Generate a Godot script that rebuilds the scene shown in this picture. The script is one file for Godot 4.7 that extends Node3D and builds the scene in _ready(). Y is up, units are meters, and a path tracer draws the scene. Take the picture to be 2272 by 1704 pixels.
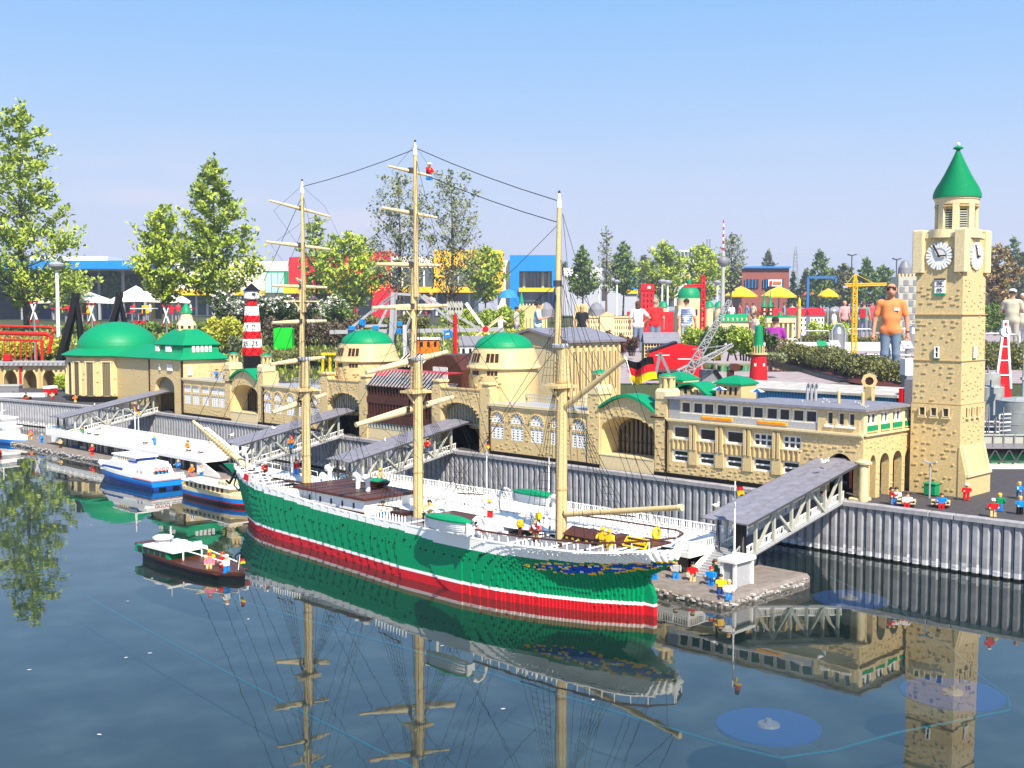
extends Node3D

# World frame: x runs along the harbour front, y is up, -z runs inland; the camera stands at the origin above the basin.
const R2 := .70710678
const QUAY := .37

class Geo:
	var v := PackedVector3Array()
	var n := PackedVector3Array()
	var c := PackedColorArray()
	var x := Transform3D.IDENTITY
	var col := Color(1,1,1)
	var use_col := false
	func put(p: Vector3,nn: Vector3):
		v.append(x * p)
		n.append((x.basis * nn).normalized())
		if use_col: c.append(col)
	# a, b, c run counter-clockwise seen from outside; they are stored clockwise
	func tri(a: Vector3,b: Vector3,d: Vector3):
		var nn := (b - a).cross(d - a)
		if nn.length_squared() < 1e-18: return
		put(a,nn); put(d,nn); put(b,nn)
	func tri_n(a: Vector3,b: Vector3,d: Vector3,na: Vector3,nb: Vector3,nd: Vector3):
		put(a,na); put(d,nd); put(b,nb)
	func quad(a: Vector3,b: Vector3,d: Vector3,e: Vector3):
		tri(a,b,d); tri(a,d,e)
	func bx(x0: float,x1: float,y0: float,y1: float,z0: float,z1: float):
		var p := [Vector3(x0,y0,z0),Vector3(x1,y0,z0),Vector3(x1,y1,z0),Vector3(x0,y1,z0),Vector3(x0,y0,z1),Vector3(x1,y0,z1),Vector3(x1,y1,z1),Vector3(x0,y1,z1)]
		quad(p[4],p[5],p[6],p[7]); quad(p[1],p[0],p[3],p[2]); quad(p[0],p[4],p[7],p[3])
		quad(p[5],p[1],p[2],p[6]); quad(p[7],p[6],p[2],p[3]); quad(p[0],p[1],p[5],p[4])
	func box(p: Vector3,s: Vector3):
		bx(p.x - s.x / 2,p.x + s.x / 2,p.y - s.y / 2,p.y + s.y / 2,p.z - s.z / 2,p.z + s.z / 2)
	# box whose vertical and top edges are bevelled by b
	func bevel(x0: float,x1: float,y0: float,y1: float,z0: float,z1: float,b: float):
		var lo := PackedVector2Array([Vector2(x0 + b,z1),Vector2(x1 - b,z1),Vector2(x1,z1 - b),Vector2(x1,z0 + b),Vector2(x1 - b,z0),Vector2(x0 + b,z0),Vector2(x0,z0 + b),Vector2(x0,z1 - b)])
		var m := Vector2((x0 + x1) / 2,(z0 + z1) / 2)
		var hi := PackedVector2Array()
		for p in lo: hi.append(Vector2(clampf(p.x,x0 + b,x1 - b),clampf(p.y,z0 + b,z1 - b)))
		for i in 8:
			var j := (i + 1) % 8
			quad(Vector3(lo[i].x,y0,lo[i].y),Vector3(lo[j].x,y0,lo[j].y),Vector3(lo[j].x,y1 - b,lo[j].y),Vector3(lo[i].x,y1 - b,lo[i].y))
			quad(Vector3(lo[i].x,y1 - b,lo[i].y),Vector3(lo[j].x,y1 - b,lo[j].y),Vector3(hi[j].x,y1,hi[j].y),Vector3(hi[i].x,y1,hi[i].y))
			tri(Vector3(m.x,y1,m.y),Vector3(hi[i].x,y1,hi[i].y),Vector3(hi[j].x,y1,hi[j].y))
			tri(Vector3(m.x,y0,m.y),Vector3(lo[j].x,y0,lo[j].y),Vector3(lo[i].x,y0,lo[i].y))
	func frame_of(a: Vector3,b: Vector3) -> Basis:
		var d := (b - a).normalized()
		var s := d.cross(Vector3.UP)
		if s.length() < .01: s = Vector3.RIGHT
		s = s.normalized()
		return Basis(s,s.cross(d).normalized(),d)
	func beam(a: Vector3,b: Vector3,w: float,h: float):
		var f := frame_of(a,b)
		var s := f.x * w / 2
		var u := f.y * h / 2
		var p := [a - s - u,a + s - u,a + s + u,a - s + u,b - s - u,b + s - u,b + s + u,b - s + u]
		quad(p[0],p[1],p[2],p[3]); quad(p[5],p[4],p[7],p[6]); quad(p[1],p[5],p[6],p[2])
		quad(p[4],p[0],p[3],p[7]); quad(p[3],p[2],p[6],p[7]); quad(p[1],p[0],p[4],p[5])
	func cyl(a: Vector3,b: Vector3,r0: float,r1: float,k := 8,caps := true):
		var f := frame_of(a,b)
		var rim := []
		for i in k + 1:
			var t := TAU * i / k
			rim.append(f.x * cos(t) + f.y * sin(t))
		for i in k:
			var e0: Vector3 = rim[i]
			var e1: Vector3 = rim[i + 1]
			var p0 := a + e0 * r0
			var p1 := a + e1 * r0
			var q0 := b + e0 * r1
			var q1 := b + e1 * r1
			# f.x, f.y, f.z is right handed when s x d... flip by test
			var flip := (p1 - p0).cross(q0 - p0).dot(e0) < 0 if r0 > 0 else (q1 - q0).cross(q0 - p0).dot(e0) < 0
			if r0 > 0:
				if flip: tri_n(p1,p0,q0,e1,e0,e0)
				else: tri_n(p0,p1,q0,e0,e1,e0)
			if r1 > 0:
				if flip: tri_n(q0,q1,p1,e0,e1,e1)
				else: tri_n(q1,q0,p1,e1,e0,e1)
			if caps:
				if r0 > 0:
					if flip: tri(a,p0,p1)
					else: tri(a,p1,p0)
				if r1 > 0:
					if flip: tri(b,q1,q0)
					else: tri(b,q0,q1)
	func tube(pts: Array,r: float,k := 6):
		for i in pts.size() - 1: cyl(pts[i],pts[i + 1],r,r,k,i == 0 or i == pts.size() - 2)
	# profile: Vector2(radius, height) from the bottom up, turned about y through the arc a0..a1
	func lathe(prof: Array,k := 24,o := Vector3.ZERO,a0 := .0,a1 := TAU,sx := 1.0,sz := 1.0,flat := false):
		for i in k:
			var t0 := a0 + (a1 - a0) * i / k
			var t1 := a0 + (a1 - a0) * (i + 1) / k
			var d0 := Vector3(sin(t0) * sx,0,cos(t0) * sz)
			var d1 := Vector3(sin(t1) * sx,0,cos(t1) * sz)
			for j in prof.size() - 1:
				var p: Vector2 = prof[j]
				var q: Vector2 = prof[j + 1]
				var s := Vector2(q.y - p.y,p.x - q.x).normalized()
				var n0 := (Vector3(sin(t0) / sx,0,cos(t0) / sz).normalized() * s.x + Vector3.UP * s.y).normalized()
				var n1 := (Vector3(sin(t1) / sx,0,cos(t1) / sz).normalized() * s.x + Vector3.UP * s.y).normalized()
				if flat:
					n0 = (n0 + n1).normalized()
					n1 = n0
				var a := o + d0 * p.x + Vector3.UP * p.y
				var b := o + d1 * p.x + Vector3.UP * p.y
				var e := o + d0 * q.x + Vector3.UP * q.y
				var f := o + d1 * q.x + Vector3.UP * q.y
				if p.x > 0: tri_n(a,b,f,n0,n1,n1)
				if q.x > 0: tri_n(a,f,e,n0,n1,n0)
	# outline in x, y (counter-clockwise seen from +z), pushed from z0 to z1
	func prism(pts: PackedVector2Array,z0: float,z1: float):
		if Geometry2D.is_polygon_clockwise(pts):
			pts = pts.duplicate()
			pts.reverse()
		# Geometry2D works with y down, so «clockwise» there is counter-clockwise here; settle by signed area
		var area := .0
		for i in pts.size():
			area += pts[i].cross(pts[(i + 1) % pts.size()])
		if area < 0:
			pts = pts.duplicate()
			pts.reverse()
		var t := Geometry2D.triangulate_polygon(pts)
		for i in range(0,t.size(),3):
			var a := pts[t[i]]
			var b := pts[t[i + 1]]
			var d := pts[t[i + 2]]
			if (b - a).cross(d - a) < 0:
				var k := b
				b = d
				d = k
			tri(Vector3(a.x,a.y,z1),Vector3(b.x,b.y,z1),Vector3(d.x,d.y,z1))
			tri(Vector3(a.x,a.y,z0),Vector3(d.x,d.y,z0),Vector3(b.x,b.y,z0))
		for i in pts.size():
			var a := pts[i]
			var b := pts[(i + 1) % pts.size()]
			quad(Vector3(a.x,a.y,z1),Vector3(a.x,a.y,z0),Vector3(b.x,b.y,z0),Vector3(b.x,b.y,z1))
	# a wall sheet in the plane z = z1, facing +z, with openings (Rect2) whose reveals run back to z0
	func wall(x0: float,x1: float,y0: float,y1: float,z0: float,z1: float,holes: Array,back := true):
		var xs := [x0,x1]
		var ys := [y0,y1]
		for h in holes:
			xs.append_array([h.position.x,h.end.x])
			ys.append_array([h.position.y,h.end.y])
		xs.sort()
		ys.sort()
		for i in xs.size() - 1:
			if xs[i + 1] - xs[i] < 1e-5: continue
			for j in ys.size() - 1:
				if ys[j + 1] - ys[j] < 1e-5: continue
				var m := Vector2((xs[i] + xs[i + 1]) / 2,(ys[j] + ys[j + 1]) / 2)
				var open := false
				for h in holes:
					if h.has_point(m): open = true
				if not open: quad(Vector3(xs[i],ys[j],z1),Vector3(xs[i + 1],ys[j],z1),Vector3(xs[i + 1],ys[j + 1],z1),Vector3(xs[i],ys[j + 1],z1))
		for h in holes:
			var a: Vector2 = h.position
			var b: Vector2 = h.end
			quad(Vector3(a.x,a.y,z1),Vector3(b.x,a.y,z1),Vector3(b.x,a.y,z0),Vector3(a.x,a.y,z0))
			quad(Vector3(a.x,b.y,z0),Vector3(b.x,b.y,z0),Vector3(b.x,b.y,z1),Vector3(a.x,b.y,z1))
			quad(Vector3(a.x,a.y,z0),Vector3(a.x,b.y,z0),Vector3(a.x,b.y,z1),Vector3(a.x,a.y,z1))
			quad(Vector3(b.x,a.y,z1),Vector3(b.x,b.y,z1),Vector3(b.x,b.y,z0),Vector3(b.x,a.y,z0))
		if back:
			quad(Vector3(x0,y0,z0),Vector3(x0,y0,z1),Vector3(x0,y1,z1),Vector3(x0,y1,z0))
			quad(Vector3(x1,y0,z1),Vector3(x1,y0,z0),Vector3(x1,y1,z0),Vector3(x1,y1,z1))
			quad(Vector3(x0,y1,z1),Vector3(x1,y1,z1),Vector3(x1,y1,z0),Vector3(x0,y1,z0))
	func mesh() -> ArrayMesh:
		var a := []
		a.resize(Mesh.ARRAY_MAX)
		a[Mesh.ARRAY_VERTEX] = v
		a[Mesh.ARRAY_NORMAL] = n
		if use_col: a[Mesh.ARRAY_COLOR] = c
		var m := ArrayMesh.new()
		m.add_surface_from_arrays(Mesh.PRIMITIVE_TRIANGLES,a)
		return m

var M := {}
var used := {}
var rng := RandomNumberGenerator.new()
var grain: NoiseTexture2D
var grime: NoiseTexture2D

func rnd(a: float,b: float) -> float: return rng.randf_range(a,b)
func geo(t := Transform3D.IDENTITY) -> Geo:
	var g := Geo.new()
	g.x = t
	return g
func tinted() -> Geo:
	var g := Geo.new()
	g.use_col = true
	return g

func noise_tex(freq: float,lo: float,hi: float,size := 512,sd := 1,octaves := 5) -> NoiseTexture2D:
	var f := FastNoiseLite.new()
	f.seed = sd
	f.noise_type = FastNoiseLite.TYPE_SIMPLEX_SMOOTH
	f.frequency = freq
	f.fractal_octaves = octaves
	var t := NoiseTexture2D.new()
	t.width = size
	t.height = size
	t.seamless = true
	t.noise = f
	var r := Gradient.new()
	r.set_color(0,Color(lo,lo,lo))
	r.set_color(1,Color(hi,hi,hi))
	t.color_ramp = r
	return t

# base colour given as sRGB 0..255
func mat(called: String,r: int,g: int,b: int,rough := .4,tex: Texture2D = null,scale := 6.0) -> StandardMaterial3D:
	var m := StandardMaterial3D.new()
	m.resource_name = called
	m.albedo_color = Color8(r,g,b)
	m.roughness = rough
	m.metallic_specular = .4
	if tex:
		m.albedo_texture = tex
		m.uv1_triplanar = true
		m.uv1_world_triplanar = true
		m.uv1_scale = Vector3.ONE * scale
	M[called] = m
	return m

func unique(called: String) -> String:
	if not used.has(called):
		used[called] = 0
		return called
	used[called] += 1
	return "%s_%03d" % [called,used[called]]

func tag(o: Node3D,label := "",category := "",group := "",kind := "") -> Node3D:
	if label: o.set_meta("label",label)
	if category: o.set_meta("category",category)
	if group: o.set_meta("group",group)
	if kind: o.set_meta("kind",kind)
	return o
func thing(called: String,label: String,category: String,at := Vector3.ZERO,yaw := .0,group := "") -> Node3D:
	var o := Node3D.new()
	o.name = unique(called)
	add_child(o)
	o.position = at
	o.rotation.y = yaw
	return tag(o,label,category,group)
func part(parent: Node3D,called: String,g,m: Material) -> MeshInstance3D:
	var o := MeshInstance3D.new()
	o.name = called
	o.mesh = g.mesh() if g is Geo else g
	o.material_override = m
	parent.add_child(o,true)
	return o
# the same mesh again under another place
func again(parent: Node3D,called: String,mesh: Mesh,m: Material,at: Transform3D) -> MeshInstance3D:
	var o := part(parent,called,mesh,m)
	o.transform = at
	return o
func struct(called: String,g,m: Material) -> MeshInstance3D:
	var o := part(self,unique(called),g,m)
	o.set_meta("kind","structure")
	return o
func stuff(parent: Node3D,called: String,g,m: Material) -> MeshInstance3D:
	var o := part(parent,called,g,m)
	o.set_meta("kind","stuff")
	return o
func dup(o: Node3D,at: Vector3,yaw: float,label: String) -> Node3D:
	var called := String(o.name)
	var cut := called.rfind("_")
	if cut > 0 and called.substr(cut + 1).is_valid_int(): called = called.substr(0,cut)
	var d: Node3D = o.duplicate()
	d.name = unique(called)
	add_child(d)
	d.position = at
	d.rotation.y = yaw
	d.set_meta("label",label)
	return d
# a point of the visitors' park: x to the right of the line of sight, d metres away, y up
func field(x: float,y: float,d: float) -> Vector3: return Vector3((x - d) * R2,y,-(x + d) * R2)
const FACING := PI / 4   # yaw of things that face the footbridge where the camera stands

func multi(parent: Node3D,called: String,mesh: Mesh,m: Material,xf: Array,cols := []) -> MultiMeshInstance3D:
	var mm := MultiMesh.new()
	mm.transform_format = MultiMesh.TRANSFORM_3D
	mm.use_colors = cols.size() > 0
	mm.mesh = mesh
	mm.instance_count = xf.size()
	for i in xf.size():
		mm.set_instance_transform(i,xf[i])
		if cols.size(): mm.set_instance_color(i,cols[i])
	var o := MultiMeshInstance3D.new()
	o.name = called
	o.multimesh = mm
	o.material_override = m
	parent.add_child(o,true)
	return o

func arch_pts(x0: float,x1: float,spring: float,crown: float,k := 16,pointed := .0) -> PackedVector2Array:
	# left spring to right spring over the crown
	var p := PackedVector2Array()
	for i in k + 1:
		var t := PI - PI * i / k
		var s := sin(t)
		p.append(Vector2((x0 + x1) / 2 + cos(t) * (x1 - x0) / 2 * (1.0 - pointed * (1.0 - absf(cos(t))) * s),spring + (crown - spring) * s))
	return p
# wall panel from x0..x1, y0..y1 with one arched opening that starts at the foot
func arch_wall(g: Geo,x0: float,x1: float,y0: float,y1: float,a0: float,a1: float,spring: float,crown: float,z0: float,z1: float,top = null):
	var p := PackedVector2Array([Vector2(x0,y0),Vector2(a0,y0)])
	p.append_array(arch_pts(a0,a1,spring,crown))
	p.append_array([Vector2(a1,y0),Vector2(x1,y0),Vector2(x1,y1)])
	if top != null: p.append_array(top)
	p.append(Vector2(x0,y1))
	g.prism(p,z0,z1)

func _ready():
	rng.seed = 7
	camera_sky_sun()
	make_materials()
	setting()
	quay_wall()
	landing_halls()
	clock_tower()
	back_models()
	park_buildings()
	ship()
	gangways()
	pontoons()
	boats()
	figures()
	greenery()
	visitors()
	park_furniture()

func camera_sky_sun():
	var cam := Camera3D.new()
	cam.name = "camera"
	cam.fov = 36.93
	cam.far = 2000.0
	cam.near = .05
	add_child(cam)
	cam.position = Vector3(0,1.7,0)
	cam.rotation = Vector3(-atan(164.0 / 2550.0),PI / 4,0)
	cam.current = true
	var sun := DirectionalLight3D.new()
	sun.name = "sun"
	add_child(sun)
	sun.look_at_from_position(Vector3.ZERO,-Vector3(1.9,2.2,.85),Vector3.UP)
	sun.light_energy = 1.5
	sun.light_color = Color(1.0,.955,.88)
	sun.light_angular_distance = .5
	sun.shadow_enabled = true
	var env := Environment.new()
	env.background_mode = Environment.BG_SKY
	var sky := Sky.new()
	var sm := PanoramaSkyMaterial.new()
	sm.panorama = sky_image()
	sky.sky_material = sm
	env.sky = sky
	env.background_energy_multiplier = .86
	env.tonemap_mode = Environment.TONE_MAPPER_LINEAR
	env.tonemap_exposure = 1.8
	env.sdfgi_enabled = true
	env.ssao_enabled = true
	env.ssil_enabled = true
	env.fog_enabled = true
	env.fog_density = .0012
	env.fog_light_color = Color(.78,.84,.93)
	var we := WorldEnvironment.new()
	we.name = "air"
	we.environment = env
	add_child(we)

# clear spring sky: blue overhead, pale lilac haze at the horizon, a few thin pinkish wisps low down all round
func sky_image() -> ImageTexture:
	var w := 1024
	var h := 512
	var im := Image.create(w,h,false,Image.FORMAT_RGBF)
	var f := FastNoiseLite.new()
	f.seed = 5
	f.frequency = .02
	f.fractal_octaves = 4
	var stops := [[-.5,Color(.33,.34,.35)],[.0,Color(.47,.49,.595)],[.055,Color(.45,.485,.61)],[.11,Color(.385,.47,.63)],[.17,Color(.29,.43,.645)],[.26,Color(.195,.37,.64)],[.5,Color(.12,.28,.58)],[1.0,Color(.08,.21,.5)]]
	for y in h:
		var el := (.5 - (y + .5) / h) * PI
		var s := sin(el)
		var c: Color = stops[0][1]
		for k in stops.size() - 1:
			if s >= stops[k][0]:
				c = (stops[k][1] as Color).lerp(stops[k + 1][1],clampf((s - stops[k][0]) / (stops[k + 1][0] - stops[k][0]),0,1))
		for x in w:
			var cc := c
			if el > .0 and el < .2:
				var a := TAU * x / w
				var n := f.get_noise_3d(cos(a) * 170.0,el * 1500.0,sin(a) * 170.0)
				var band := exp(-pow((el - .09) / .035,2.0))
				cc = c.lerp(Color(.6,.55,.62),clampf((n - .12) * 2.2,0,1) * band * .55)
			im.set_pixel(x,y,cc)
	return ImageTexture.create_from_image(im)

func make_materials():
	grain = noise_tex(.02,.86,1.0,512,3)
	grime = noise_tex(.008,.8,1.0,512,9,4)
	mat("tan",226,200,146,.42,grain,4.0)
	mat("tan_dark",205,176,122,.45,grain,4.0)
	mat("tan_light",236,216,170,.4,grain,4.0)
	mat("green",0,150,98,.5,grain,5.0)
	mat("hull_green",0,150,98,.38,grain,5.0)
	mat("red",205,26,34,.32)
	mat("hull_red",214,36,46,.3,grain,5.0)
	mat("white",240,239,234,.35)
	mat("black",22,21,23,.4)
	mat("brown",88,50,38,.42,grain,5.0)
	mat("brown_dark",58,34,28,.45)
	mat("gray",138,138,146,.45,grain,5.0)
	mat("roof_gray",146,144,154,.5,grime,3.0)
	mat("light_gray",176,178,182,.45,grain,5.0)
	mat("old_gray",172,174,164,.5)
	mat("dark_gray",70,70,74,.5)
	mat("yellow",245,196,24,.35)
	mat("blue",10,82,190,.32)
	mat("azure",20,130,215,.35)
	mat("sky_blue",118,200,232,.4)
	mat("dark_blue",28,62,140,.35)
	mat("skin",226,178,120,.5)
	mat("orange",238,120,30,.4)
	mat("pink",232,120,140,.5)
	mat("lime",30,190,50,.35)
	mat("metal",168,172,176,.35)
	M.metal.metallic = .7
	mat("window_glass",44,40,38,.12)
	M.window_glass.metallic_specular = .6
	mat("shop_glass",70,84,90,.08)
	M.shop_glass.metallic_specular = .8
	mat("smoked",120,112,88,.25)
	mat("asphalt",84,81,84,.9,grime,5.0)
	mat("paving",182,166,166,.9,grime,.7)
	mat("pontoon",146,136,128,.85,grime,3.0)
	mat("crust",206,204,200,.9,grime,22.0)
	mat("concrete",176,174,178,.8,grime,3.0)
	mat("rope",24,22,24,.7)
	mat("stone_white",232,228,222,.7)
	mat("lilac_gray",178,180,192,.6)
	mat("brick_red",160,92,78,.8,grime,2.0)
	mat("bark",112,98,84,.9,grime,4.0)
	mat("denim",96,116,142,.85,grain,9.0)
	mat("cream_sail",246,240,226,.8)
	var pile := mat("sheet_steel",255,255,255,.55,grime,2.0)
	pile.vertex_color_use_as_albedo = true
	var tint := mat("tint",255,255,255,.38)
	tint.vertex_color_use_as_albedo = true
	var cloth := mat("cloth",255,255,255,.85)
	cloth.vertex_color_use_as_albedo = true
	var leaf := mat("leaf",255,255,255,.55)
	leaf.vertex_color_use_as_albedo = true
	leaf.backlight = Color(.8,.85,.3)
	leaf.cull_mode = BaseMaterial3D.CULL_DISABLED
	mat("grass",96,104,52,.95,noise_tex(.03,.45,1.0,512,21),.9)
	mat("mulch",124,66,56,.95,noise_tex(.06,.35,1.0,512,22),1.5)
	var water := mat("water",26,46,42,.015)
	water.transparency = BaseMaterial3D.TRANSPARENCY_ALPHA
	water.albedo_color.a = .5
	water.metallic_specular = .75
	var rip := FastNoiseLite.new()
	rip.seed = 4
	rip.frequency = .012
	rip.fractal_octaves = 3
	var rt := NoiseTexture2D.new()
	rt.noise = rip
	rt.width = 512
	rt.height = 512
	rt.seamless = true
	rt.as_normal_map = true
	rt.bump_strength = 2.0
	water.normal_enabled = true
	water.normal_texture = rt
	water.normal_scale = .035
	water.uv1_triplanar = true
	water.uv1_world_triplanar = true
	water.uv1_scale = Vector3(.55,.55,.55)
	mat("rope_blue",20,120,140,.6)
	mat("tank",176,180,176,.5,grime,1.5)
	mat("pale_green",160,186,172,.5)
	mat("pale_glass",170,200,205,.1)
	mat("sky_deep",40,140,225,.7)
	mat("steel_blue",50,104,160,.5)
	mat("warm_yellow",250,190,30,.6)
	mat("signal_red",205,40,22,.4)
	mat("warm_gray",206,200,190,.6,grime,1.5)
	mat("pond",46,50,30,.05)
	mat("basin_floor",92,112,112,.95,noise_tex(.008,.35,1.0,1024,31),.22)

func ground_height(x: float,d: float) -> float:
	var edge := -.8 + maxf(d - 35.0,.0) * .12
	var left := 1.0 - smoothstep(edge - 1.5,edge + 1.5,x)
	var rise := clampf((d - 22.0) * .0557,.0,.7)
	var far := smoothstep(75.0,130.0,d) * .7
	return .355 + maxf(left * rise,far)

func setting():
	# park ground: one sheet out to the horizon, in rows of growing depth
	var g := geo()
	var ds := []
	var d := 12.5
	while d < 1600.0:
		ds.append(d)
		d += maxf(.7,d * .06)
	var xs := []
	for i in 61: xs.append((i - 30) / 30.0)
	for i in ds.size() - 1:
		for j in 60:
			var q := []
			var inland := true
			for k in [[i,j],[i,j + 1],[i + 1,j + 1],[i + 1,j]]:
				var dd: float = ds[k[0]]
				var xx: float = xs[k[1]] * (dd * .75 + 6.0)
				q.append(field(xx,ground_height(xx,dd),dd))
				if (xx + dd) * R2 < 8.6: inland = false
			if inland: g.quad(q[0],q[1],q[2],q[3])
	struct("ground",g,M.grass)
	# visitors' plaza on the right
	g = geo()
	for i in 20:
		for j in 12:
			var q := []
			for k in [[i,j],[i + 1,j],[i + 1,j + 1],[i,j + 1]]:
				var dd: float = lerpf(20.8,70.0,k[1] / 12.0)
				var xx: float = lerpf(1.0 + (dd - 20.8) * .05,14.0 + (dd - 20.8) * .6,k[0] / 20.0)
				q.append(field(xx,maxf(ground_height(xx,dd),.36) + .012,dd))
			g.quad(q[0],q[1],q[2],q[3])
	struct("plaza_paving",g,M.paving)
	# model quay ground, asphalt, behind the wall; its front follows the wall
	g = geo()
	var line := quay_line()
	for i in line.size() - 1:
		var a: Vector2 = line[i]
		var b: Vector2 = line[i + 1]
		g.quad(Vector3(a.x,QUAY,-a.y),Vector3(b.x,QUAY,-b.y),Vector3(b.x,QUAY,-14.0),Vector3(a.x,QUAY,-14.0))
	struct("quay_asphalt",g,M.asphalt)
	# water and the floor of the basin
	g = geo()
	g.quad(Vector3(-30,0,6),Vector3(8,0,6),Vector3(8,0,-7.6),Vector3(-30,0,-7.6))
	struct("water",g,M.water)
	g = geo()
	g.quad(Vector3(-30,-.32,6),Vector3(8,-.32,6),Vector3(8,-.32,-7.6),Vector3(-30,-.32,-7.6))
	struct("basin_floor",g,M.basin_floor)

func quay_line() -> Array:
	return [Vector2(-24,5.6),Vector2(-19.5,6.38),Vector2(-17.4,6.8),Vector2(-15.3,7.13),Vector2(-13.9,7.26),Vector2(-11,7.27),Vector2(-8,7.26),Vector2(-3.98,7.23),Vector2(-3.2,7.25),Vector2(2.5,7.5)]

func quay_wall():
	var root := thing("quay_wall","long grey corrugated sheet pile wall along the basin, with a pale concrete coping","quay wall")
	# a few weathered variants of one pile
	var kinds := []
	for k in 5:
		var g := tinted()
		var f := FastNoiseLite.new()
		f.seed = 60 + k
		f.frequency = .9
		var prof := [Vector2(.002,-.02),Vector2(.013,.0),Vector2(.043,.0),Vector2(.056,-.02),Vector2(.064,-.02)]
		var rows := [-.33,.008,.014,.02,.026,.032,.04,.05,.07,.12,.2,.345]
		for i in rows.size() - 1:
			for j in prof.size() - 1:
				var m: float = (rows[i] + rows[i + 1]) / 2
				var n := f.get_noise_2d(j * 1.7,i * 1.3)
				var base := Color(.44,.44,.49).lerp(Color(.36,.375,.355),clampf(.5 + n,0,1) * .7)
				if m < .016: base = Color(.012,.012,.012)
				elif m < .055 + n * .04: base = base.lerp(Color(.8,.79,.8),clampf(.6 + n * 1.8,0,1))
				elif m < .1: base = base * (.9 + .1 * n)
				base.a = 1.0
				g.col = base
				var a: Vector2 = prof[j]
				var b: Vector2 = prof[j + 1]
				g.quad(Vector3(a.x,rows[i],a.y),Vector3(b.x,rows[i],b.y),Vector3(b.x,rows[i + 1],b.y),Vector3(a.x,rows[i + 1],a.y))
		kinds.append(g.mesh())
	var line := quay_line()
	var back := geo()
	var left := .0
	var count := 0
	var far := tinted()
	for i in line.size() - 1:
		var a: Vector2 = line[i]
		var b: Vector2 = line[i + 1]
		var dir := (b - a).normalized()
		var len := a.distance_to(b)
		var yaw := atan2(dir.y,dir.x)
		# coping stones, about half a metre each
		var t := .0
		while t < len - .01:
			var e := minf(t + .62,len)
			var g := geo(Transform3D(Basis(Vector3.UP,yaw),Vector3(a.x + dir.x * t,0,-(a.y + dir.y * t))))
			g.bevel(.001,e - t - .001,.345,.378,-.05,.012,.006)
			part(root,"coping_stone",g,M.concrete)
			t = e
		back.x = Transform3D(Basis(Vector3.UP,yaw),Vector3(a.x,0,-a.y))
		back.bx(0,len,-.33,.345,-.06,-.023)
		t = left
		while t < len:
			var at := Transform3D(Basis(Vector3.UP,yaw),Vector3(a.x + dir.x * t,0,-(a.y + dir.y * t)))
			if a.x + dir.x * t > -18.6 and count < 300:
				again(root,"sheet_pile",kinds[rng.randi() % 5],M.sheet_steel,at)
				count += 1
			elif a.x + dir.x * t <= -18.6:
				far.x = at
				far.col = Color(.34,.34,.37)
				far.bx(.004,.062,-.33,.345,-.02,.0)
			t += .066
		left = t - len
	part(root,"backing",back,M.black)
	stuff(root,"distant_piles",far,M.sheet_steel)

# ---------- Landing-stage halls. Each block is local: x along the front, z towards the water, y from the quay ----------
func studs(root: Node3D,spots: Array,z: float,t := Transform3D.IDENTITY,single := false,called := "protruding_bricks"):
	# bricks that stand proud of the wall face; spots are [x, y, w]
	var g := geo(t)
	for s in spots:
		if single:
			var b := geo(t)
			b.bx(s[0],s[0] + s[2],s[1],s[1] + .0096,z - .002,z + .006)
			part(root,"brick",b,M.tan)
		else:
			g.bx(s[0],s[0] + s[2],s[1],s[1] + .0096,z - .002,z + .005)
	if not single and spots.size(): stuff(root,called,g,M.tan)
func scatter(x0: float,x1: float,y0: float,y1: float,count: int,avoid := []) -> Array:
	var out := []
	var tries := 0
	while out.size() < count and tries < count * 12:
		tries += 1
		var w: float = [.016,.016,.024,.032][rng.randi() % 4]
		var x := x0 + roundf(rnd(0,x1 - x0 - w) / .008) * .008
		var y := y0 + roundf(rnd(0,y1 - y0 - .01) / .0096) * .0096
		var ok := true
		for a in avoid:
			if (a as Rect2).grow(.006).intersects(Rect2(x,y,w,.0096)): ok = false
		for o in out:
			if absf(o[0] - x) < .034 and absf(o[1] - y) < .02: ok = false
		if ok: out.append([x,y,w])
	return out
# window: frame with bars is the part, its glass a sub-part
func window(root: Node3D,x0: float,x1: float,y0: float,y1: float,z: float,cols: int,rows: int,frame: Material,glass: Material,bar := .008,t := Transform3D.IDENTITY,border := .012,called := "window"):
	var g := geo(t)
	g.bx(x0,x1,y0,y0 + border,z - .008,z + .004)
	g.bx(x0,x1,y1 - border,y1,z - .008,z + .004)
	g.bx(x0,x0 + border,y0 + border,y1 - border,z - .008,z + .004)
	g.bx(x1 - border,x1,y0 + border,y1 - border,z - .008,z + .004)
	for i in range(1,cols):
		var x := x0 + (x1 - x0) * i / cols
		g.bx(x - bar / 2,x + bar / 2,y0 + border,y1 - border,z - .008,z + .002)
	for i in range(1,rows):
		var y := y0 + (y1 - y0) * i / rows
		g.bx(x0 + border,x1 - border,y - bar / 2,y + bar / 2,z - .008,z + .001)
	var w := part(root,called,g,frame)
	g = geo(t)
	g.bx(x0 + .002,x1 - .002,y0 + .002,y1 - .002,z - .014,z - .007)
	part(w,"pane",g,glass)
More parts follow.
